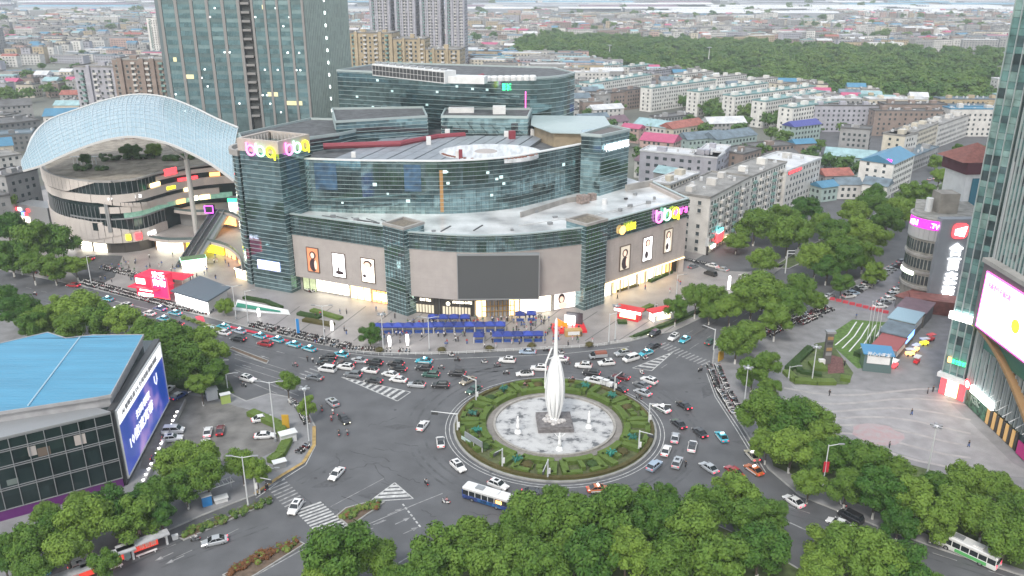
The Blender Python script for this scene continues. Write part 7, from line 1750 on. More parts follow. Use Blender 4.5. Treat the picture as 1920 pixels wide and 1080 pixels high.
# clock pillar and food stalls on the square
cp = thing('sign_pillar', 'dark stepped information pillar with round emblem in the triangular garden', 'sign', (*at(1549, 682), .13)); b = MB(); b.box(0, 0, 0, 9.0, 1.8, 1.2); obj('shaft', b, mat('bronze_dark', (.10, .10, .095), .6), cp)
for z, m in ((7.2, 'bronze_gold'), (5.8, 'dark_metal'), (4.0, 'bronze_gold'), (2.6, 'grey_metal')): b = MB(); b.box(0, -.65, z, z + .9, 1.5, .1); obj('inset_panel', b, MATS[m], cp)
b = MB(); b.box(0, 0, 9, 9.6, 2.4, 1.8); obj('cap', b, greym, cp); b = MB(); b.box(-1.6, -.8, 0, 1.6, 1.6, 1.0); obj('plinth', b, white, cp)
def stall(px, py, rz, sx, sy, h, lab, wall, roof, sign=None, signm=None):
    p = at(px, py); t = thing('food_stall', lab, 'stall', (p.x, p.y, .13), rz, 'food stalls on the square'); b = MB(); b.box(0, 0, 0, h, sx, sy); obj('body', b, wall, t); b = MB(); b.box(0, 0, h, h + .25, sx + .8, sy + .8); obj('roof', b, roof, t)
    if sign: b = MB(); b.box(sx * .5 + .1, 0, h * .55, h * .9, .15, sy * .8); obj('lit_sign', b, signm, t); b = MB(); b.box(0, -sy * .5 - .1, h * .5, h * .92, sx * .8, .15); obj('sign_board', b, sign, t)
    return t
dgr = mat('dark_render', (.12, .12, .125), .8, noise=.4, scale=1); lb = mat('pale_blue_sheet', (.25, .38, .45), .5)
stall(1640, 690, -.25, 7, 6, 5.0, 'nearest food stall with blue lettered roof sign and glass front', mat('stall_glass', (.12, .18, .18), .2, metal=.3), mat('stall_blue', (.05, .22, .4), .5), white, whitel); stall(1664, 668, .9, 10, 6, 4.2, 'dark food stall with orange side lights behind the nearest one', dgr, mat('red_trim', (.28, .08, .08), .7), white, orange)
stall(1678, 645, .9, 10, 7, 4.6, 'grey stall with blue awning in the middle of the row', dgr, RM['slate'], bluel, warm); stall(1694, 622, .9, 10, 7, 5.0, 'stall with pale blue roof board in the row', dgr, lb, white, warmw); stall(1712, 600, .9, 11, 8, 4.6, 'stall with brown flat roof at the far end of the row', RM['dark'], RM['plum'], None, None); stall(1725, 575, .6, 14, 9, 3.6, 'low red roofed arcade behind the food stalls', dgr, MATS['red_brown_roof'], white, warmw)
wall_ = text_mesh('开心小吃城', 1.2, .05, .02); wall_.transform(Matrix.Translation((-3.0, -3.6, 4.9)) @ Matrix.Rotation(pi / 2.6, 4, 'X')); o = bpy.data.objects.new('lettering', wall_); wall_.materials.append(white); COL.objects.link(o); o.parent = bpy.data.objects['food_stall']
random.seed(6)
for i, (px, py, m, lab) in enumerate(((1676, 690, redl, 'pink lit snack cart with blue umbrella near the nearest stall'), (1718, 682, MATS['glossy_red'], 'red and white snack cart alone on the square'), (1744, 640, MATS['glossy_red'], 'small red snack cart beyond the stalls'), (1732, 648, yell, 'yellow lit snack cart by the stalls'), (1705, 668, orange, 'orange lit snack cart beside the stalls'), (1716, 660, orange, 'second orange lit snack cart'))):
    p = at(px, py); t = thing('snack_cart', lab, 'cart', (p.x, p.y, .13), random.random()); b = MB(); b.box(0, 0, .4, 1.1, 2.2, 1.1); obj('body', b, m, t); b = MB(); b.box(0, 0, 2.0, 2.15, 2.6, 1.5); obj('roof', b, white if i != 2 else redroof, t)
    for x in (-1, 1):
        b = MB(); b.box(x, .5, 1.1, 2.0, .07, .07); obj('post', b, darkm, t); b = MB(); b.tube([(x * .7, -.6, .35), (x * .7, -.5, .35)], .35, 8); obj('wheel', b, darkm, t)
# water barriers, red rail
for i in range(9):
    p = at(1560 + i * 12.5, 563 + i * 3.1); t = tag(obj('barrier', (lambda b: (b.box(0, 0, 0, .9, 1.7, .5), b)[1])(MB()), mat('barrier_red', (.45, .05, .07), .6)), 'red water filled barrier in the line across the parking lane mouth', 'barrier', 'red barriers at the parking lane'); t.location = (p.x, p.y, .13); t.rotation_euler = (0, 0, -.4)
# railings along the south east kerb and avenue
def rail(lab, pts, h=.9, step=2.2, m=None):
    t = thing('railing', lab, 'fence', (pts[0].x, pts[0].y, .13)); b = MB()
    for a, c in zip(pts, pts[1:]): b.tube([(a.x, a.y, h), (c.x, c.y, h)], .05, 4); b.tube([(a.x, a.y, h * .5), (c.x, c.y, h * .5)], .04, 4)
    obj('rail', b, m or white, t, world=True); b = MB()
    for a, c in zip(pts, pts[1:]):
        L = (c - a).length
        for s in frange(0, L, step): p = a.lerp(c, s / L); b.box(p.x, p.y, 0, h + .1, .09, .09)
    obj('posts', b, m or white, t, world=True, kind='stuff'); return t
rail('white railing along the forecourt kerb behind the scooters', P((640, 660), (720, 667), (860, 664), (1000, 656), (1120, 650), (1200, 636)), .8)
rail('grey railing along the east corner kerb', P((1342, 690), (1352, 735), (1392, 797), (1425, 850)), .8, m=greym)
rail('low metal railing round the parking court entrance', P((545, 760), (575, 790), (580, 830)), .8, m=greym)
# ================================================================ vehicles
tyre = mat('tyre', (.02, .02, .02), .9); rimm = mat('wheel_rim', (.35, .36, .37), .35, metal=.7); cgl_ = mat('car_glass', (.018, .022, .026), .08, spec=.8)
headl = mat('head_light', (.6, .6, .58), .2, emit=.5, ecol=(1, .97, .9)); taill = mat('tail_light', (.35, .015, .02), .3, emit=.5, ecol=(1, .03, .04)); brakel = mat('brake_light', (.5, .02, .03), .3, emit=1.2, ecol=(1, .05, .10))
hion = mat('lit_head_light', (.7, .7, .65), .2, emit=1.8, ecol=(1, .92, .6)); plate = mat('number_plate', (.03, .12, .35), .6); trim = mat('black_trim', (.03, .03, .032), .6)
CC = {'white': (.66, .66, .655), 'silver': (.38, .40, .42), 'grey': (.15, .16, .17), 'black': (.018, .018, .02), 'red': (.30, .015, .02), 'darkred': (.12, .012, .018), 'blue': (.02, .06, .22), 'lightblue': (.30, .38, .47), 'green': (.03, .09, .07), 'gold': (.30, .26, .20), 'orange': (.45, .12, .03), 'cyan': (.03, .36, .46), 'lime': (.35, .45, .06), 'beige': (.42, .38, .28)}
CM = {k: mat('car_paint_' + k, c, .32, metal=.15 if k in ('silver', 'grey', 'gold', 'lightblue') else 0, coat=.6) for k, c in CC.items()}
def loft(mb, secs, mi=0, cap=True):
    """secs: list of rings (same count)"""
    n = len(secs[0]); V = [p for s in secs for p in s]; F = []
    for i in range(len(secs) - 1):
        for j in range(n): F.append((i * n + j, (i + 1) * n + j, (i + 1) * n + (j + 1) % n, i * n + (j + 1) % n))
    if cap: F += [tuple(range(n)), tuple(reversed(range((len(secs) - 1) * n, len(secs) * n)))]
    mb.add(V, F, mi)
def ring_(x, hw, z0, z1, bev=.12):
    return [(x, -hw + .06, z0), (x, -hw, z0 + .2), (x, -hw, z1 - bev), (x, -hw + bev, z1), (x, hw - bev, z1), (x, hw, z1 - bev), (x, hw, z0 + .2), (x, hw - .06, z0)]
TYPES = {  # body: x, half width, bottom, top ; cabin: x, half width, z ; roof
 'sedan': dict(L=4.7, body=[(2.33, .62, .38, .58), (2.2, .80, .24, .70), (1.3, .90, .22, .86), (.9, .91, .22, .92), (-1.4, .91, .22, .94), (-1.9, .88, .24, .96), (-2.28, .78, .30, .92), (-2.36, .68, .42, .75)], cab=[(1.15, .80, .90), (.35, .68, 1.40), (-.95, .67, 1.44), (-1.85, .78, .95)], wx=(1.42, -1.40)),
 'suv': dict(L=4.6, body=[(2.28, .66, .42, .70), (2.15, .82, .28, .92), (1.2, .92, .26, 1.02), (.9, .93, .26, 1.06), (-1.6, .93, .26, 1.08), (-2.15, .88, .28, 1.06), (-2.28, .80, .42, .85)], cab=[(1.05, .84, 1.03), (.35, .74, 1.62), (-1.55, .73, 1.64), (-2.12, .80, 1.08)], wx=(1.38, -1.38)),
 'van': dict(L=4.9, body=[(2.42, .70, .40, .85), (2.3, .86, .26, 1.0), (1.7, .93, .24, 1.12), (1.3, .94, .24, 1.16), (-2.0, .94, .24, 1.16), (-2.4, .90, .30, 1.12)], cab=[(1.75, .86, 1.12), (1.0, .80, 1.82), (-1.95, .80, 1.84), (-2.36, .86, 1.13)], wx=(1.55, -1.45))}
def cabin(secs, lift=0):
    """glass greenhouse rings and the roof outline"""
    (x0, h0, z0), (x1, h1, z1), (x2, h2, z2), (x3, h3, z3) = secs
    lo = [(x0, -h0, z0), (x0, h0, z0), (x3, h3, z3), (x3, -h3, z3)]; up = [(x1, -h1, z1), (x1, h1, z1), (x2, h2, z2), (x2, -h2, z2)]
    return lo, up
def make_car(kind_, col, lights='off', roof=None, taxi=False, group=None):
    D = TYPES[kind_]; t = thing('car' if kind_ != 'van' else 'minivan', 'car', 'car' if kind_ != 'van' else 'van', (0, 0, 0)); pm_ = CM[col]
    b = MB(); loft(b, [ring_(*s) for s in D['body']]); obj('body', b, pm_, t, smooth=False)
    lo, up = cabin(D['cab']); b = MB(); b.add(lo + up, [(0, 4, 5, 1), (1, 5, 6, 2), (2, 6, 7, 3), (3, 7, 4, 0)]); g_ = obj('windows', b, cgl_, t)
    b = MB(); e = .03; up2 = [(x + (e if i < 2 else -e), y * 1.02, z) for i, (x, y, z) in enumerate(up)]; b.add(up2 + [(x * .96, y * .93, z + .07) for x, y, z in up], [(4, 5, 6, 7), (0, 1, 5, 4), (1, 2, 6, 5), (2, 3, 7, 6), (3, 0, 4, 7)]); obj('roof', b, CM[roof] if roof else pm_, t)
    b = MB()
    for s in (-1, 1):
        for f in (0.02, .5, .97):
            a0 = Vector(lo[0]).lerp(Vector(lo[3]), f); a1 = Vector(up[0]).lerp(Vector(up[3]), f); a0.y *= -s * 1.01 * (-1); a1.y = abs(a1.y) * s * 1.02; a0.y = abs(a0.y) * s * 1.02
            b.tube([a0, a1], .045, 4)
    obj('pillars', b, pm_, t)
    for x in D['wx']:
        for s in (-1, 1):
            w = MB(); w.tube([(x, s * .68, .33), (x, s * .90, .33)], .33, 12, 0); wo_ = obj('wheel', w, tyre, t); w = MB(); w.tube([(x, s * .90, .33), (x, s * .915, .33)], .2, 8, 0); obj('rim', w, rimm, wo_)
    fx, bx = D['body'][1][0], D['body'][-2][0]; fz = D['body'][1][3] - .16; bz = D['body'][-2][3] - .18
    for s in (-1, 1):
        b = MB(); b.box(fx + .04, s * .60, fz - .08, fz + .07, .16, .34, -s * .2); obj('headlight', b, hion if lights == 'head' else headl, t)
        b = MB(); b.box(bx - .06, s * .60, bz - .08, bz + .10, .14, .36, s * .1); obj('tail_light', b, brakel if lights in ('brake', 'head') else taill, t)
    b = MB(); b.box(D['body'][0][0] - .01, 0, .42, .52, .06, .9); obj('grille', b, trim, t)
    b = MB(); b.box(D['cab'][0][0] - .05, -.95, .95, 1.1, .16, .14); b.box(D['cab'][0][0] - .05, .95, .95, 1.1, .16, .14); obj('mirrors', b, pm_, t)
    if taxi:
        b = MB(); b.box(-.1, 0, 1.5, 1.68, .3, .75); obj('taxi_sign', b, whitel, t)
        b = MB()
        for s in (-1, 1): b.box(-.2, s * .925, .42, .66, 3.0, .02)
        obj('side_band', b, CM['white'] if col != 'white' else CM['green'], t)
    elif kind_ == 'suv' and col in ('white', 'silver'):
        b = MB(); b.box(-.4, 0, z_ := 1.72, 1.735, .9, .8); obj('sunroof', b, cgl_, t)
    return t
CARS = {}
def heading(px, py, ang):
    a = at(px, py); c = at(px + 6 * cos(radians(ang)), py - 6 * sin(radians(ang))); return atan2(c.y - a.y, c.x - a.x)
def put(px, py, ang, kind_, col, where, lights='off', roof=None, taxi=False, state='', dz=.0, name=None, z=None):
    key = (kind_, col, lights, roof, taxi)
    if key not in CARS: CARS[key] = proto(make_car(kind_, col, lights, roof, taxi)); t = CARS[key]
    else: t = copy_tree(CARS[key])
    p = at(px, py, .5); cn_ = {'darkred': 'dark red', 'lightblue': 'pale blue', 'cyan': 'cyan'}.get(col, col); kn = 'taxi' if taxi else {'sedan': 'sedan', 'suv': 'SUV', 'van': 'minivan'}[kind_]
    lab = '%s%s%s %s' % (cn_, ' and white' if taxi and col != 'white' else (' black roofed' if roof else ''), ' ' + kn, where)
    place(t, p.x, p.y, dz, heading(px, py, ang), lab.replace('  ', ' '), None); 
    if taxi: t['category'] = 'taxi'
    return t
A_ = 'on the left avenue'
V = [
 (146, 560, 172, 'sedan', 'silver', A_ + ', farthest left', '', 0), (150, 574, 174, 'sedan', 'white', A_ + ', just behind the farthest left one', '', 0), (201, 561, 171, 'sedan', 'cyan', A_ + ', farthest left taxi', '', 1), (236, 573, 170, 'suv', 'white', A_ + ' below the red pavilion', '', 0), (215, 582, 170, 'sedan', 'cyan', A_ + ' in the second lane', '', 1),
 (259, 591, 168, 'sedan', 'silver', A_ + ' left of the red tailed white sedan', '', 0), (279, 588, 168, 'sedan', 'white', A_ + ' with red tail lights, below the pavilion', 'brake', 0), (300, 579, 166, 'sedan', 'blue', A_ + ' by the kerb next to the scooters', 'brake', 1), (328, 587, 166, 'sedan', 'cyan', A_ + ' right of the blue taxi', 'brake', 1), (307, 598, 167, 'sedan', 'cyan', A_ + ' ahead of the dark car', '', 1),
 (329, 609, 180, 'sedan', 'darkred', A_ + ' in the lower lane beside the trees', 'brake', 0), (391, 616, 168, 'sedan', 'gold', A_ + ' below the red surfacing', 'brake', 0), (419, 613, 168, 'sedan', 'cyan', A_ + ' before the red strip', 'brake', 1), (419, 624, 168, 'sedan', 'white', A_ + ' directly below a cyan taxi', '', 0), (449, 621, 166, 'sedan', 'lightblue', A_ + ' beside the red strip', '', 1), (447, 636, 172, 'suv', 'black', A_ + ' with bright brake lights', 'brake', 0),
 (487, 630, 164, 'sedan', 'cyan', 'in the queue by the red strip, leftmost of that queue', 'brake', 1), (497, 645, 170, 'suv', 'red', 'in the queue below the taxis', 'brake', 0), (520, 637, 164, 'sedan', 'cyan', 'in the taxi queue, second from left', '', 1), (551, 646, 166, 'sedan', 'cyan', 'in the taxi queue, third from left', '', 1), (580, 654, 164, 'sedan', 'cyan', 'in the taxi queue, last before the crossing', '', 1), (639, 665, 172, 'sedan', 'cyan', 'leading the cars past the lone forecourt tree', '', 1),
 (616, 671, 178, 'suv', 'black', 'at the head of the queue, upper one', 'brake', 0), (610, 680, 178, 'sedan', 'black', 'at the head of the queue, lower one', 'brake', 0), (614, 693, 172, 'van', 'white', 'at the head of the queue near the crossing', '', 0), (650, 681, 172, 'sedan', 'black', 'second in the queue above a white car', 'brake', 0), (648, 689, 172, 'suv', 'white', 'second in the queue under the black car', '', 0), (672, 676, 172, 'sedan', 'silver', 'in the outer lane of the queue', 'brake', 0),
 (702, 681, 174, 'suv', 'black', 'in the middle of the queue, upper lane', 'brake', 0), (694, 695, 172, 'suv', 'white', 'in the middle of the queue', 'brake', 2), (662, 703, 174, 'suv', 'grey', 'in the queue beside the hatched triangle', 'brake', 0), (742, 683, 174, 'suv', 'black', 'in the upper lane under the lamp with clustered heads', 'brake', 0), (746, 692, 174, 'sedan', 'black', 'just under the upper lane black car', 'brake', 0), (732, 702, 168, 'sedan', 'white', 'between the black cars and the hatching', '', 0),
 (747, 712, 172, 'sedan', 'white', 'at the upper edge of the hatched triangle', '', 0), (700, 714, 172, 'sedan', 'black', 'at the edge of the hatched triangle', 'brake', 0), (795, 677, 176, 'sedan', 'cyan', 'alone in the outer lane above the queue', '', 1), (795, 691, 174, 'suv', 'black', 'in the queue at the roundabout mouth, upper', 'brake', 0), (808, 703, 176, 'suv', 'green', 'in the queue at the roundabout mouth, lower', 'brake', 0), (857, 701, 176, 'suv', 'black', 'alone upper left of the island', 'brake', 0),
 (781, 722, 176, 'suv', 'silver', 'right of the hatched triangle', 'brake', 2), (826, 723, 178, 'suv', 'black', 'boxy one between hatching and island', 'brake', 0), (590, 708, 170, 'sedan', 'grey', 'on the crossing left of the hatching', '', 0), (877, 714, 205, 'sedan', 'gold', 'turning off at the upper left of the island, with lit headlamps', 'head', 0), (888, 731, 208, 'sedan', 'green', 'turning off at the upper left of the island, nearest the hedge', 'head', 0), (623, 755, 140, 'suv', 'silver', 'on the carriageway left of the island', '', 0),
 (645, 786, 128 + 180, 'sedan', 'black', 'with yellow lamps left of the island', 'head', 0), (793, 798, 52, 'sedan', 'white', 'heading up, left of the island', '', 0), (951, 676, 176, 'suv', 'white', 'behind the island near the blue tents', '', 0), (491, 786, 12, 'sedan', 'white', 'parked at the upper right of the parking court', '', 0), (497, 818, 4, 'sedan', 'white', 'parked in the parking court beside the court edge hedge', '', 0),
 (631, 889, 226, 'sedan', 'white', 'crossing the open asphalt in the left foreground', '', 0), (554, 952, 236, 'suv', 'white', 'on the left foreground zebra crossing', '', 0), (826, 829, 95, 'sedan', 'white', 'dark roofed one just left of the island', '', 2), (859, 875, -42, 'suv', 'white', 'circling the lower left of the island', '', 0), (934, 910, -22, 'suv', 'white', 'circling below the island by the bus', '', 0),
 (313, 733, 35, 'suv', 'white', 'parked beside the big blue screen', '', 0), (336, 743, 28, 'sedan', 'blue', 'parked under the hedge of the parking court', '', 3), (465, 711, -14, 'suv', 'white', 'driving in along the left avenue', '', 0), (325, 809, 3, 'van', 'white', 'parked upper of two before the screen', '', 0), (323, 824, 6, 'suv', 'white', 'parked lower of two before the screen', '', 0), (390, 811, 78, 'sedan', 'white', 'parked next to the dark red car', 'brake', 0), (413, 808, 80, 'sedan', 'darkred', 'parked in the middle of the court', '', 0), (385, 834, 74, 'sedan', 'white', 'parked just above the court trees', '', 0),
 (305, 859, 4, 'sedan', 'black', 'parked at the low brown wall', '', 0), (402, 1015, 192, 'sedan', 'silver', 'big one in the left foreground lane', 'brake', 0), (155, 1062, 20, 'suv', 'white', 'half hidden behind the bus shelters', '', 0), (487, 884, 20, 'sedan', 'lime', 'parked under the court edge trees', '', 0), (165, 485, 175, 'sedan', 'red', 'on the side street before the hotel', 'brake', 0), (137, 535, 175, 'sedan', 'red', 'by the kerb near the left lamp', 'brake', 0),
 (989, 660, 178, 'sedan', 'lightblue', 'in the outer lane behind the spire', '', 0), (984, 701, 182, 'sedan', 'white', 'dark roofed one behind the island left of the spindle', '', 2), (1011, 691, 176, 'suv', 'white', 'behind the island just left of the spindle', '', 0), (1050, 673, 176, 'sedan', 'white', 'behind the spire, partly hidden', '', 0), (1094, 686, 176, 'suv', 'white', 'behind the island right of the spindle', '', 0), (1137, 681, 184, 'suv', 'white', 'behind the island under the pickup truck', '', 0),
 (1167, 663, 190, 'suv', 'silver', 'behind the island right of the pickup truck', '', 0), (1183, 673, 196, 'van', 'white', 'long one upper right of the island', '', 0), (1211, 662, 198, 'sedan', 'cyan', 'nose to tail with the white minivan', '', 1), (1225, 649, 198, 'sedan', 'black', 'entering from the north east crossing', '', 0), (1227, 626, 205, 'suv', 'black', 'with yellow headlamps on the side lane by the kiosks', 'head', 0), (1263, 633, 215, 'suv', 'white', 'waiting at the north east crossing', '', 0), (1284, 637, 212, 'sedan', 'cyan', 'waiting at the north east crossing with red roof light', '', 1), (1332, 641, 35, 'sedan', 'green', 'leaving by the north east road beside the big tree', '', 0),
 (1109, 700, 172, 'suv', 'black', 'behind the island, bright tail lamps', 'brake', 0), (1112, 714, 166, 'suv', 'white', 'at the top right hedge of the island', '', 0), (1146, 714, 166, 'sedan', 'black', 'at the upper right of the island, middle lane', 'brake', 0), (1164, 707, 168, 'sedan', 'darkred', 'at the upper right of the island, outer lane', 'brake', 0), (1160, 729, 160, 'sedan', 'black', 'at the upper right of the island, inner lane', 'brake', 0), (1217, 714, 160, 'suv', 'white', 'upper right of the island, outermost', 'brake', 0), (1203, 722, 158, 'sedan', 'grey', 'squeezed under the outermost white SUV', 'brake', 0), (1205, 736, 158, 'sedan', 'silver', 'upper right of the island beside a motorcycle', 'brake', 0),
 (1282, 760, 146, 'sedan', 'black', 'right of the island with lit tail, upper', 'brake', 0), (1241, 766, 152, 'sedan', 'white', 'right of the island with a taxi light', 'head', 4), (1272, 795, 142, 'sedan', 'black', 'right of the island with lit tail, lower', 'brake', 0), (1353, 819, 128, 'sedan', 'cyan', 'on the right side of the roundabout mouth', '', 1), (1266, 821, 80, 'sedan', 'silver', 'queueing right of the island, uppermost', 'brake', 0), (1249, 845, 68, 'sedan', 'white', 'queueing right of the island, left lane', '', 0), (1298, 838, 78, 'suv', 'white', 'black roofed queueing right of the island', 'brake', 2), (1270, 868, 66, 'suv', 'silver', 'queueing right of the island with sunroof', '', 0), (1227, 874, 40, 'suv', 'lightblue', 'small one at the lower right of the island', '', 0),
 (1312, 811, 138, 'sedan', 'black', 'right of the queue, dark with red tail', 'brake', 0), (1329, 877, 145, 'sedan', 'silver', 'lower right with pink red tail', 'brake', 0), (1376, 884, 144, 'sedan', 'red', 'lower right entering from the south east', '', 0), (1410, 854, 132, 'sedan', 'beige', 'lower right under the tree edge', 'brake', 1), (1413, 881, 145, 'sedan', 'orange', 'lower right entering from the south east', '', 1), (1000, 924, -2, 'sedan', 'black', 'below the island beside the foreground trees', 'brake', 0), (1122, 917, 4, 'sedan', 'orange', 'below the island half hidden by trees', '', 1),
 (1488, 940, 146, 'sedan', 'white', 'on the south east road at the tree edge', 'brake', 0), (1595, 970, 152, 'van', 'black', 'on the south east road, upper of a pair', '', 0), (1573, 982, 158, 'sedan', 'white', 'on the south east road, lower of a pair', '', 0), (1335, 498, 165, 'sedan', 'white', 'on the side street by the corner block', '', 0), (1354, 505, 165, 'sedan', 'silver', 'on the side street right of the white sedan', '', 0), (1332, 514, 163, 'van', 'black', 'on the side street at the mall corner', '', 0), (1397, 518, 160, 'sedan', 'white', 'on the side street near the scooters', 'brake', 0), (1434, 515, 20, 'sedan', 'cyan', 'at the mouth of the leafy boulevard', 'head', 1)]
for (px, py, ang, k_, c_, w_, li, fl) in V: put(px, py, ang, k_, c_, w_, li or 'off', roof={2: 'black', 3: 'white'}.get(fl), taxi=fl in (1, 4), dz=.15 if (px < 520 and py > 725 and px > 290 and c_ and py < 900 and not (px == 465)) else .0)
random.seed(17)
for i in range(15):
    f = i / 14; p = (1592 + f * 100, 556 - f * 64); col = random.choice(('white', 'silver', 'black', 'grey', 'white', 'darkred', 'lightblue'))
    t = put(p[0], p[1], 8, random.choice(('sedan', 'suv')), col, 'parked in the angled row under the boulevard trees, number'.replace(', number', ', %s from near end' % ['first', 'second', 'third', 'fourth', 'fifth', 'sixth', 'seventh', 'eighth', 'ninth', 'tenth', 'eleventh', 'twelfth', 'thirteenth', 'fourteenth', 'fifteenth'][i]), dz=.13)
for i in range(7):
    p = (1650 + i * 8, 575 - i * 7); put(p[0], p[1], 5, random.choice(('sedan', 'suv')), ('white', 'grey', 'white', 'silver', 'white', 'black', 'silver')[i], 'parked in the row before the rounded building, %s from near end' % ['first', 'second', 'third', 'fourth', 'fifth', 'sixth', 'seventh'][i], dz=.13)
for i, (px, py) in enumerate(((1548, 560), (1555, 556), (1502, 520), (1300, 500))): put(px, py, 20, 'sedan', ('white', 'silver', 'lime', 'grey')[i], ('by the red barriers', 'behind the white one by the red barriers', 'under the boulevard trees by the barrier', 'behind the mall corner')[i], dz=.13 if i < 2 else 0)
for i in range(14):   # traffic far up the boulevard
    px = 1700 + i * 11; py = 362 - i * 6.5 + (i % 2) * 5; put(px, py, 30, 'sedan', random.choice(('white', 'silver', 'black')), 'far up the leafy boulevard, %s from near end' % ['first', 'second', 'third', 'fourth', 'fifth', 'sixth', 'seventh', 'eighth', 'ninth', 'tenth', 'eleventh', 'twelfth', 'thirteenth', 'fourteenth'][i])
# ---- buses
def bus(px, py, ang, lab, L, lower, upper, stripe, txt=None):
    p = at(px, py, .6); t = thing('bus', lab, 'bus', (p.x, p.y, 0), heading(px, py, ang)); w = 1.25; h = 3.0; x1 = L / 2
    b = MB(); loft(b, [ring_(x1, w - .15, .45, 1.25, .1), ring_(x1 - .12, w, .35, 1.3, .05), ring_(-x1 + .1, w, .35, 1.3, .05), ring_(-x1, w - .1, .45, 1.25, .1)]); obj('lower_body', b, lower, t)
    b = MB(); b.box(0, 0, 1.3, 2.35, L - .25, w * 2 - .1); obj('window_band', b, cgl_, t)
    b = MB(); loft(b, [ring_(x1 - .1, w - .1, 2.35, h - .1, .15), ring_(x1 - .4, w, 2.35, h, .15), ring_(-x1 + .3, w, 2.35, h, .15), ring_(-x1 + .05, w - .1, 2.35, h - .1, .15)]); obj('roof', b, upper, t)
    for s in (-1, 1):
        n = 7
        for k in range(n + 1): b = MB(); b.box(-x1 + .15 + k * (L - .3) / n, s * (w - .03), 1.3, 2.35, .14, .07); obj('window_pillar', b, lower if k in (0, n) else upper, t)
        for x in (x1 - 2.3, -x1 + 2.6): m = MB(); m.tube([(x, s * (w - .25), .48), (x, s * (w + .02), .48)], .48, 12); wo_ = obj('wheel', m, tyre, t); m = MB(); m.tube([(x, s * (w + .02), .48), (x, s * (w + .04), .48)], .26, 8); obj('rim', m, rimm, wo_)
        b = MB(); b.box(x1 - .02, s * .85, .75, 1.0, .1, .4); obj('headlight', b, headl, t); b = MB(); b.box(-x1 + .0, s * 1.0, .8, 1.5, .1, .2); obj('tail_light', b, brakel, t)
    for x in (-1.8, 1.6): b = MB(); b.box(x, 0, h, h + .22, 1.7, 1.3); obj('roof_hatch', b, greym if x > 0 else upper, t)
    b = MB(); b.box(-x1 - .01, 0, 1.4, 2.3, .04, 1.8); obj('rear_window', b, cgl_, t); b = MB(); b.box(x1 - .06, 0, 1.25, 2.4, .05, 2.1); obj('windscreen', b, cgl_, t)
    for s in (-1, 1): b = MB(); b.box(-L * .1, s * (w + .02), .55, 1.2, L * .5, .03); q = obj('side_panel', b, stripe, t)
    if txt:
        me = text_mesh(txt, .75, .01, .01); me.transform(Matrix.Translation((-2.5, -w - .05, .6)) @ Matrix.Rotation(pi / 2, 4, 'X')); me.materials.append(white); o = bpy.data.objects.new('lettering', me); COL.objects.link(o); o.parent = t
    return t
dbl = mat('bus_blue', (.03, .06, .22), .35, noise=.6, scale=1.2, coat=.4)
bt = bus(914, 938, 163, 'city bus with white roof and dark blue advertising sides below the island', 10.4, dbl, CM['white'], mat('bus_blue_advert', (.02, .10, .25), .4, noise=.9, scale=1.5), None)
b = MB(); b.box(-3.2, 1.29, 1.5, 2.2, 1.3, .04); b.box(-3.2, -1.29, 1.5, 2.2, 1.3, .04); obj('lit_advert', b, orange, bt)
bus(1812, 1036, 155, 'white city bus with green tail on the south east road', 10.8, mat('bus_white', (.6, .62, .6), .4, coat=.4), CM['white'], mat('bus_green', (.10, .38, .12), .4), None)
# pickup truck with brown load, box tricycle
pt_ = thing('cargo_truck', 'small silver truck with rust brown load behind the island', 'truck', (*at(1121, 672), 0), heading(1121, 672, 184)); b = MB(); loft(b, [ring_(2.4, .75, .4, .95), ring_(2.3, .85, .35, 1.1), ring_(1.0, .88, .35, 1.15)]); obj('cab_body', b, CM['silver'], pt_); b = MB(); loft(b, [ring_(2.05, .78, 1.1, 1.15, .02), ring_(1.6, .76, 1.1, 1.75, .05), ring_(1.0, .78, 1.1, 1.75, .05)]); obj('windows', b, cgl_, pt_)
b = MB(); b.box(-.8, 0, .6, 1.5, 3.4, 1.8); obj('load_bed', b, CM['silver'], pt_); b = MB(); b.box(-.8, 0, 1.5, 2.0, 3.2, 1.6); obj('load', b, mat('rust_load', (.25, .09, .06), .8), pt_)
for x in (1.6, -1.6):
    for s in (-1, 1): m = MB(); m.tube([(x, s * .65, .36), (x, s * .88, .36)], .36, 10); obj('wheel', m, tyre, pt_)
def trike(px, py, ang, lab, boxm):
    t = thing('cargo_tricycle', lab, 'tricycle', (*at(px, py), 0), heading(px, py, ang)); b = MB(); b.box(-.5, 0, .5, 1.6, 1.7, 1.2); obj('cargo_box', b, boxm, t); b = MB(); b.box(.75, 0, .5, .9, .9, .6); b.tube([(1.0, 0, .8), (1.3, 0, 1.2)], .06, 5); obj('frame', b, darkm, t); b = MB(); b.box(.6, 0, 1.9, 1.98, 1.6, 1.2); obj('roof', b, white, t); b = MB(); b.box(1.3, 0, .9, 1.9, .06, .9); obj('windscreen', b, cgl_, t)
    for (x, y) in ((1.3, 0), (-.8, .6), (-.8, -.6)): m = MB(); m.tube([(x, y - .06, .28), (x, y + .06, .28)], .28, 8); obj('wheel', m, tyre, t)
trike(1140, 726, 165, 'white box tricycle on the upper right rim of the island', white); trike(1128, 722, 165, 'white open tricycle just ahead of the box tricycle', white); trike(471, 889, 20, 'blue covered tricycle under the trees by the corner pavement', CM['blue'])
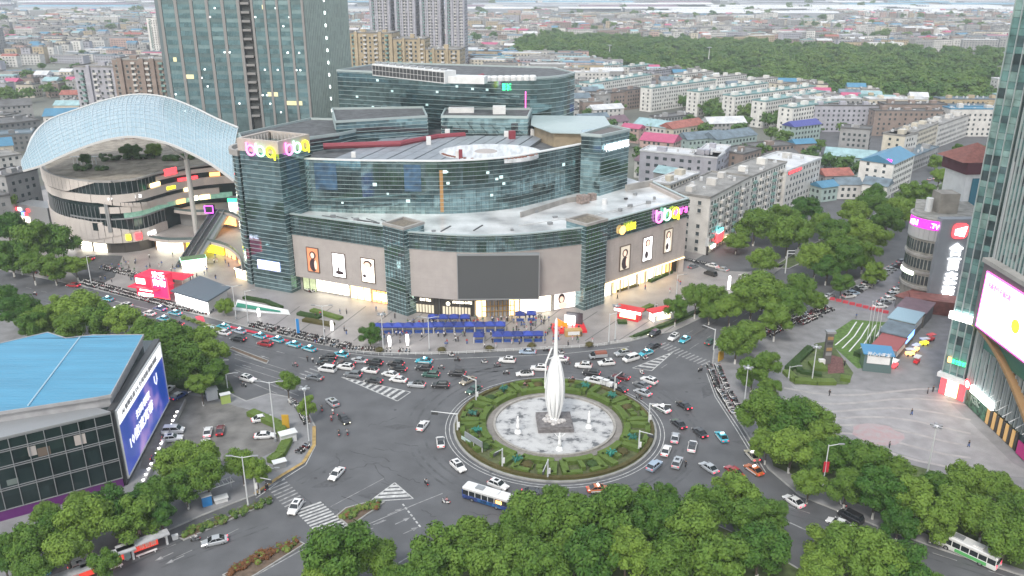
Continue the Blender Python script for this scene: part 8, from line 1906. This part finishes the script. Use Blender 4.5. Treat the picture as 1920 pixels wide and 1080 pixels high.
# ================================================================ people, scooters
def make_person(pose, shirt, pants, hairc, seated=False):
    P_ = {'pel': (0, 0, .95), 'ch': (.02, 0, 1.3), 'nk': (.02, 0, 1.48), 'hd': (.03, 0, 1.62), 'tp': (.02, 0, 1.74)}
    s = .16 if pose == 'walk' else .03
    if seated: legs = [((.35, .12, .62), (.42, .12, .2), (.52, .12, .16)), ((.35, -.12, .62), (.42, -.12, .2), (.52, -.12, .16))]; P_ = {'pel': (0, 0, .72), 'ch': (.08, 0, 1.08), 'nk': (.1, 0, 1.26), 'hd': (.12, 0, 1.4), 'tp': (.11, 0, 1.52)}; arms = [((.1, .2, 1.2), (.28, .26, 1.0), (.5, .2, 1.0)), ((.1, -.2, 1.2), (.28, -.26, 1.0), (.5, -.2, 1.0))]
    else: legs = [((s * .6, .1, .5), (s, .1, .09), (s + .16, .11, .05)), ((-s * .3, -.1, .5), (-s * 1.3, -.1, .1), (-s * 1.1 + .12, -.11, .05))]; arms = [((.02, .21, 1.42), (-s, .27, 1.14), (-s * .2 + .05, .26, .88)), ((.02, -.21, 1.42), (s * .6, -.27, 1.14), (s + .1, -.26, .9))]
    V = [P_['pel'], P_['ch'], P_['nk'], P_['hd'], P_['tp']]; R_ = [.15, .16, .06, .11, .07]; E = [(0, 1), (1, 2), (2, 3), (3, 4)]
    for lg, y in zip(legs, (1, -1)): n = len(V); V += list(lg); R_ += [.085, .05, .045]; E += [(0, n), (n, n + 1), (n + 1, n + 2)]
    for am in arms: n = len(V); V += list(am); R_ += [.06, .045, .035]; E += [(1, n), (n, n + 1), (n + 1, n + 2)]
    me = bpy.data.meshes.new('person'); me.from_pydata(V, E, []); o = bpy.data.objects.new('person_skin', me); COL.objects.link(o)
    o.modifiers.new('skin', 'SKIN')
    for i, r in enumerate(R_): me.skin_vertices[0].data[i].radius = (r, r)
    me.skin_vertices[0].data[0].use_root = True
    bpy.context.view_layer.update(); ev = o.evaluated_get(bpy.context.evaluated_depsgraph_get()); m = bpy.data.meshes.new_from_object(ev); bpy.data.objects.remove(o)
    zp = P_['pel'][2]; zn = P_['nk'][2]
    for mm in (shirt, pants, skinm, hairc, tyre): m.materials.append(mm)
    for p in m.polygons:
        c = p.center; p.material_index = 3 if c.z > P_['hd'][2] + .02 else 2 if c.z > zn - .02 or (abs(c.y) > .22 and c.z < zn - .45) else 1 if c.z < zp + .02 and c.z > .12 else 4 if c.z <= .12 else 0
        p.use_smooth = True
    m.name = 'person'; return m
skinm = mat('skin', (.38, .24, .17), .6); hairm = mat('black_hair', (.02, .018, .016), .7)
SH = {'white': (.6, .6, .6), 'black': (.03, .03, .035), 'red': (.4, .04, .05), 'blue': (.06, .12, .3), 'pink': (.5, .25, .28), 'grey': (.22, .22, .23), 'green': (.08, .2, .12)}
SM_ = {k: mat('shirt_' + k, c, .85) for k, c in SH.items()}
PM = {}
for i, (s, p_) in enumerate((('white', 'black'), ('black', 'black'), ('red', 'blue'), ('blue', 'grey'), ('pink', 'white'), ('grey', 'black'), ('green', 'grey'), ('black', 'blue'))):
    for pose in ('walk', 'stand'): PM[(s, p_, pose)] = make_person(pose, SM_[s], SM_[p_], hairm)
RIDERS = [(k, make_person('sit', SM_[k], SM_['black'], hairm, True)) for k in ('white', 'black', 'grey', 'pink')]
KEYS = list(PM); 
def person(px, py, where, key=None, z=.13, group=None):
    key = key or random.choice(KEYS); p = at(px, py, z); o = bpy.data.objects.new('person', PM[key]); COL.objects.link(o); o.location = (p.x, p.y, z); o.rotation_euler = (0, 0, random.uniform(0, 6.28))
    w = 'walking' if key[2] == 'walk' and 'standing' not in where and 'walking' not in where else '' if 'ing ' in where[:9] else 'standing'
    tag(o, ('person in %s top and %s trousers %s %s' % (key[0], key[1], w, where)).replace('  ', ' '), 'person', group); return o
random.seed(23)
def crowd(n, x0, x1, y0, y1, where, group):
    for k in range(n):
        person(random.uniform(x0, x1), random.uniform(y0, y1), where, group=group)
crowd(75, 958, 1092, 594, 640, 'in the crowd beside the event stage', 'crowd around the tents and stage')
crowd(34, 745, 900, 606, 612, 'between the blue tent rows', 'crowd between the tent rows'); crowd(16, 880, 960, 598, 606, 'at the golden mall entrance', 'people at the mall entrance'); crowd(22, 700, 945, 628, 634, 'before the long tent row', 'people before the long tent row')
crowd(20, 560, 760, 582, 650, 'on the open mall forecourt', 'people on the mall forecourt'); crowd(16, 800, 1130, 640, 655, 'near the forecourt kerb', 'people near the forecourt kerb')
crowd(40, 250, 460, 480, 530, 'on the hotel plaza', 'people on the hotel plaza'); crowd(22, 185, 260, 490, 530, 'near the hotel entrance', 'people near the hotel entrance'); crowd(10, 1100, 1300, 530, 600, 'beside the right wing shopfronts', 'people beside the right wing')
for px, py, lab, key in ((1555, 742, 'alone on the square above the tree belt', ('black', 'black', 'walk')), (1709, 778, 'alone in the middle of the paved square', ('black', 'blue', 'walk')), (1739, 738, 'left of a pair near the tower shops', ('grey', 'black', 'stand')), (1749, 735, 'right of a pair near the tower shops', ('black', 'black', 'stand')), (1816, 838, 'on the square near the tower front', ('black', 'blue', 'walk')), (1583, 686, 'on the garden path beside the striped lawn', ('black', 'black', 'walk')), (1605, 597, 'at the top of the garden path', ('blue', 'grey', 'walk')), (1285, 876, 'standing in the road beside the queueing silver car', ('black', 'black', 'stand')),
                         (353, 952, 'walking on the left foreground pavement', ('white', 'black', 'walk')), (1667, 840, 'by the pink floor print', ('grey', 'black', 'stand')), (577, 678, 'on the left crossing, first', ('black', 'black', 'walk')), (587, 680, 'on the left crossing, second', ('white', 'black', 'walk')), (262, 1003, 'beside the scooters behind the shelters', ('pink', 'white', 'walk'))):
    person(px, py, lab, key, z=.0 if px in (1285, 577, 587) else .13)
def scooter_mesh(col, name):
    mb = MB(); c = 0
    for x in (.62, -.6): mb.tube([(x, -.06, .26), (x, .06, .26)], .26, 9, 1)
    mb.box(0, 0, .28, .38, .7, .3, 0, 0); mb.add([(-.75, -.16, .38), (-.75, .16, .38), (-.15, .18, .38), (-.15, -.18, .38), (-.85, -.13, .66), (-.85, .13, .66), (-.12, .14, .66), (-.12, -.14, .66)], [(0, 1, 5, 4), (1, 2, 6, 5), (2, 3, 7, 6), (3, 0, 4, 7), (4, 5, 6, 7)], 0)
    mb.box(-.42, 0, .66, .78, .78, .28, 0, 1); mb.add([(.32, -.2, .34), (.32, .2, .34), (.55, .12, .9), (.55, -.12, .9), (.5, -.18, .34), (.5, .18, .34), (.66, .1, .9), (.66, -.1, .9)], [(0, 1, 2, 3), (5, 4, 7, 6), (0, 3, 7, 4), (1, 5, 6, 2)], 0)
    mb.tube([(.6, -.32, 1.0), (.56, 0, .95), (.6, .32, 1.0)], .03, 4, 1); mb.box(.68, 0, .84, .96, .08, .16, 0, 2); mb.box(-.86, 0, .5, .6, .05, .2, 0, 3); mb.tube([(.6, 0, .3), (.56, 0, .95)], .04, 5, 1); mb.box(.6, -.3, 1.0, 1.14, .03, .1, .0, 1); mb.box(.6, .3, 1.0, 1.14, .03, .1, .0, 1)
    return mb.mesh(name, [col, tyre, headl, taill])
SC = [(k, scooter_mesh(CM[c], 'scooter')) for k, c in (('black', 'black'), ('white', 'white'), ('grey', 'grey'), ('red', 'darkred'), ('pale blue', 'lightblue'), ('green', 'green'))]
nsc = 0; SCQ = []; z_go = False
def scooter(x, y, rz, where, z=.13, group=None, k=None):
    global nsc
    if group and not z_go: SCQ.append((x, y, rz, where, z, group)); return
    i = random.choices(range(6), (8, 5, 4, 1, 2, 1))[0] if k is None else k; o = bpy.data.objects.new('scooter', SC[i][1]); COL.objects.link(o); o.location = (x, y, z); o.rotation_euler = (0, 0, rz); nsc += 1
    tag(o, '%s electric scooter %s' % (SC[i][0], where), 'scooter', group); return o
ORD = ['first', 'second', 'third', 'fourth', 'fifth', 'sixth', 'seventh', 'eighth', 'ninth', 'tenth']
def scrow(pts, step, where, group, rows_=1, off=1.7, skip=.08, ang=0, maxn=999):
    pts = P(*pts); L = sum((q - p).length for p, q in zip(pts, pts[1:])); s = 0; cnt = 0
    while s < L - .2:
        p = along(pts, s); q = along(pts, min(L, s + .3)); t = (q - p).normalized(); n = Vector((t.y, -t.x)); 
        for r in range(rows_):
            if random.random() > skip and cnt < maxn:
                c = p - n * (off * r); scooter(c.x + random.uniform(-.1, .1), c.y + random.uniform(-.15, .15), atan2(n.y, n.x) + ang + random.uniform(-.2, .2) + (pi if random.random() < .1 else 0), where, group=group)
                cnt += 1
        s += step
scrow([(152, 531), (240, 556), (330, 580), (395, 590)], .62, 'packed along the avenue kerb below the red pavilion', 'scooters along the avenue kerb', 2, 2.0, .12)
scrow([(470, 612), (600, 643), (650, 655)], .7, 'in the row along the forecourt kerb above the taxi queue', 'scooters above the taxi queue', 2, 2.0, .25); scrow([(650, 655), (770, 661)], .9, 'by the kerb below the lone forecourt tree', 'scooters below the lone tree', 1, skip=.1)
scrow([(1345, 688), (1362, 730), (1392, 778)], .75, 'in the rows on the east corner below the big tree', 'scooters on the east corner', 2, -2.2, .15)
scrow([(1440, 632), (1490, 606), (1562, 582)], .8, 'in the rows along the tree line of the east pavement', 'scooters along the east tree line', 2, 2.2, .2); scrow([(1500, 610), (1540, 594)], .7, 'in the extra row near the striped lawn', 'scooters near the striped lawn', 1, skip=.1)
scrow([(543, 752), (560, 766), (578, 800)], .85, 'on the corner pavement by the two small trees', 'scooters on the left corner pavement', 1, skip=.1); scrow([(560, 852), (578, 838)], .8, 'by the yellow corner kerb', 'scooters by the yellow kerb', 1)
scrow([(30, 505), (120, 524)], .9, 'under the white shelter beside the left edge trees', 'scooters under the left shelter', 1); scrow([(190, 505), (255, 520)], 1.1, 'scattered before the hotel entrance', 'scooters before the hotel', 2, 2.2, .3); scrow([(1282, 488), (1340, 500)], .8, 'before the red awning of the corner block', 'scooters before the corner block', 1)
scrow([(218, 1018), (240, 1008)], .8, 'under the foreground trees behind the bus shelters', 'scooters behind the bus shelters', 1); scrow([(270, 1000), (300, 985)], .8, 'on the pavement right of the bus shelters', 'scooters right of the bus shelters', 1); scrow([(575, 545), (590, 550)], .8, 'at the left foot of the mall wing', 'scooters at the mall wing', 1); scrow([(1400, 520), (1440, 530)], .8, 'by the kerb near the side street', 'scooters near the side street', 1)
z_go = True; SCQ.sort(key=lambda q: q[0] ** 2 + q[1] ** 2)
for q in SCQ[:262]: scooter(*q)
mb = MB(); M0 = SC[0][1]
for (x, y, rz, w_, z, g_) in SCQ[262:]:
    c_, s_ = cos(rz), sin(rz); n0 = len(mb.v); mb.v += [(x + v.co.x * c_ - v.co.y * s_, y + v.co.x * s_ + v.co.y * c_, z + v.co.z) for v in M0.vertices]
    k0 = random.choice((0, 0, 4, 5, 4)); mb.f += [tuple(i + n0 for i in p.vertices) for p in M0.polygons]; mb.m += [p.material_index or k0 for p in M0.polygons]
if mb.f: tag(obj('parked_scooters', mb, [CM['black'], tyre, headl, taill, CM['white'], CM['grey']]), 'farthest of the densely packed parked scooters beside the avenue and tree lines', 'scooters', kind='stuff')
print('scooters', len(SCQ))
for i, (px, py, ang, lab) in enumerate(((65, 551, 170, 'alone on the far left avenue'), (635, 812, 100, 'left of the island, one of a pair'), (651, 811, 100, 'left of the island, other of the pair'), (621, 784, 100, 'pink one beside the black car'), (624, 772, 110, 'below the silver wagon'), (603, 766, 110, 'left of the silver wagon'), (799, 905, 130, 'alone on the open asphalt'), (836, 940, 170, 'left of the blue bus'), (827, 689, 176, 'between black SUVs behind the island'), (857, 674, 176, 'with red cover behind the island'), (908, 678, 176, 'behind the island, left of three'), (932, 684, 176, 'behind the island, middle of three'), (949, 699, 176, 'behind the island, nearest of three'), (846, 665, 176, 'close to the forecourt kerb'), (1063, 680, 176, 'right of the spire'), (1072, 711, 176, 'at the top of the island hedge'), (1203, 698, 150, 'by the hatched triangle on the right'), (1198, 745, 160, 'beside the silver sedan upper right'), (1313, 693, 200, 'dark one alone on the right asphalt'), (1210, 671, 190, 'below the cyan taxi'), (366, 1010, 190, 'beside the planted verge in the left foreground'), (500, 914, 60, 'waiting at the left foreground crossing'), (1580, 945, 150, 'by the kerb of the south east road'), (553, 684, 170, 'on the left crossing'), (1024, 656, 176, 'in the outer lane behind the spire'), (1052, 660, 176, 'right beside the spire in the outer lane'), (457, 722, -14, 'beside the white SUV driving in'), (982, 722, 176, 'left of the spindle'))):
    p = at(px, py, .5); rz = heading(px, py, ang); s = scooter(p.x, p.y, rz, 'ridden ' + lab, z=0, k=i % 3); r = RIDERS[i % 4]; o = bpy.data.objects.new('person', r[1]); COL.objects.link(o); o.location = (p.x - .35 * cos(rz), p.y - .35 * sin(rz), .06); o.rotation_euler = (0, 0, rz); tag(o, 'rider in %s top on the scooter %s' % (r[0], lab), 'person')
# parked umbrellas and bike shelter at the left edge
t = thing('white_shelter', 'long white shelter beam over the scooters at the left edge trees', 'shelter', (*at(60, 515), .13)); a, c = at(35, 512), at(86, 496); a, c = Vector((0, 0)), Vector(((c - at(60, 515)).x + 4, 3)); b = MB(); b.tube([(-5, -1, 3), (5, 1.4, 3.4)], .3, 5); obj('beam', b, white, t)
for x in (-3, 3.4): b = MB(); b.cyl(x, x * .24, 0, 3.1, .15, 6); obj('post', b, white, t)
# ================================================================ air
hz = MB(); hz.add([(x, y, z) for z in (-1.4, 172.0) for (x, y) in ((-9000, -60), (9000, -60), (9000, 10900), (-9000, 10900))], [(3, 2, 1, 0), (4, 5, 6, 7), (0, 1, 5, 4), (1, 2, 6, 5), (2, 3, 7, 6), (3, 0, 4, 7)])
hm = bpy.data.materials.new('air'); hm.use_nodes = True; t_ = hm.node_tree; t_.nodes.remove(t_.nodes['Principled BSDF']); pv = t_.nodes.new('ShaderNodeVolumePrincipled'); pv.inputs['Color'].default_value = (.86, .93, 1, 1); pv.inputs['Density'].default_value = .00015; pv.inputs['Anisotropy'].default_value = .0
t_.links.new(pv.outputs[0], t_.nodes['Material Output'].inputs['Volume']); obj('haze', hz, hm, kind='stuff')
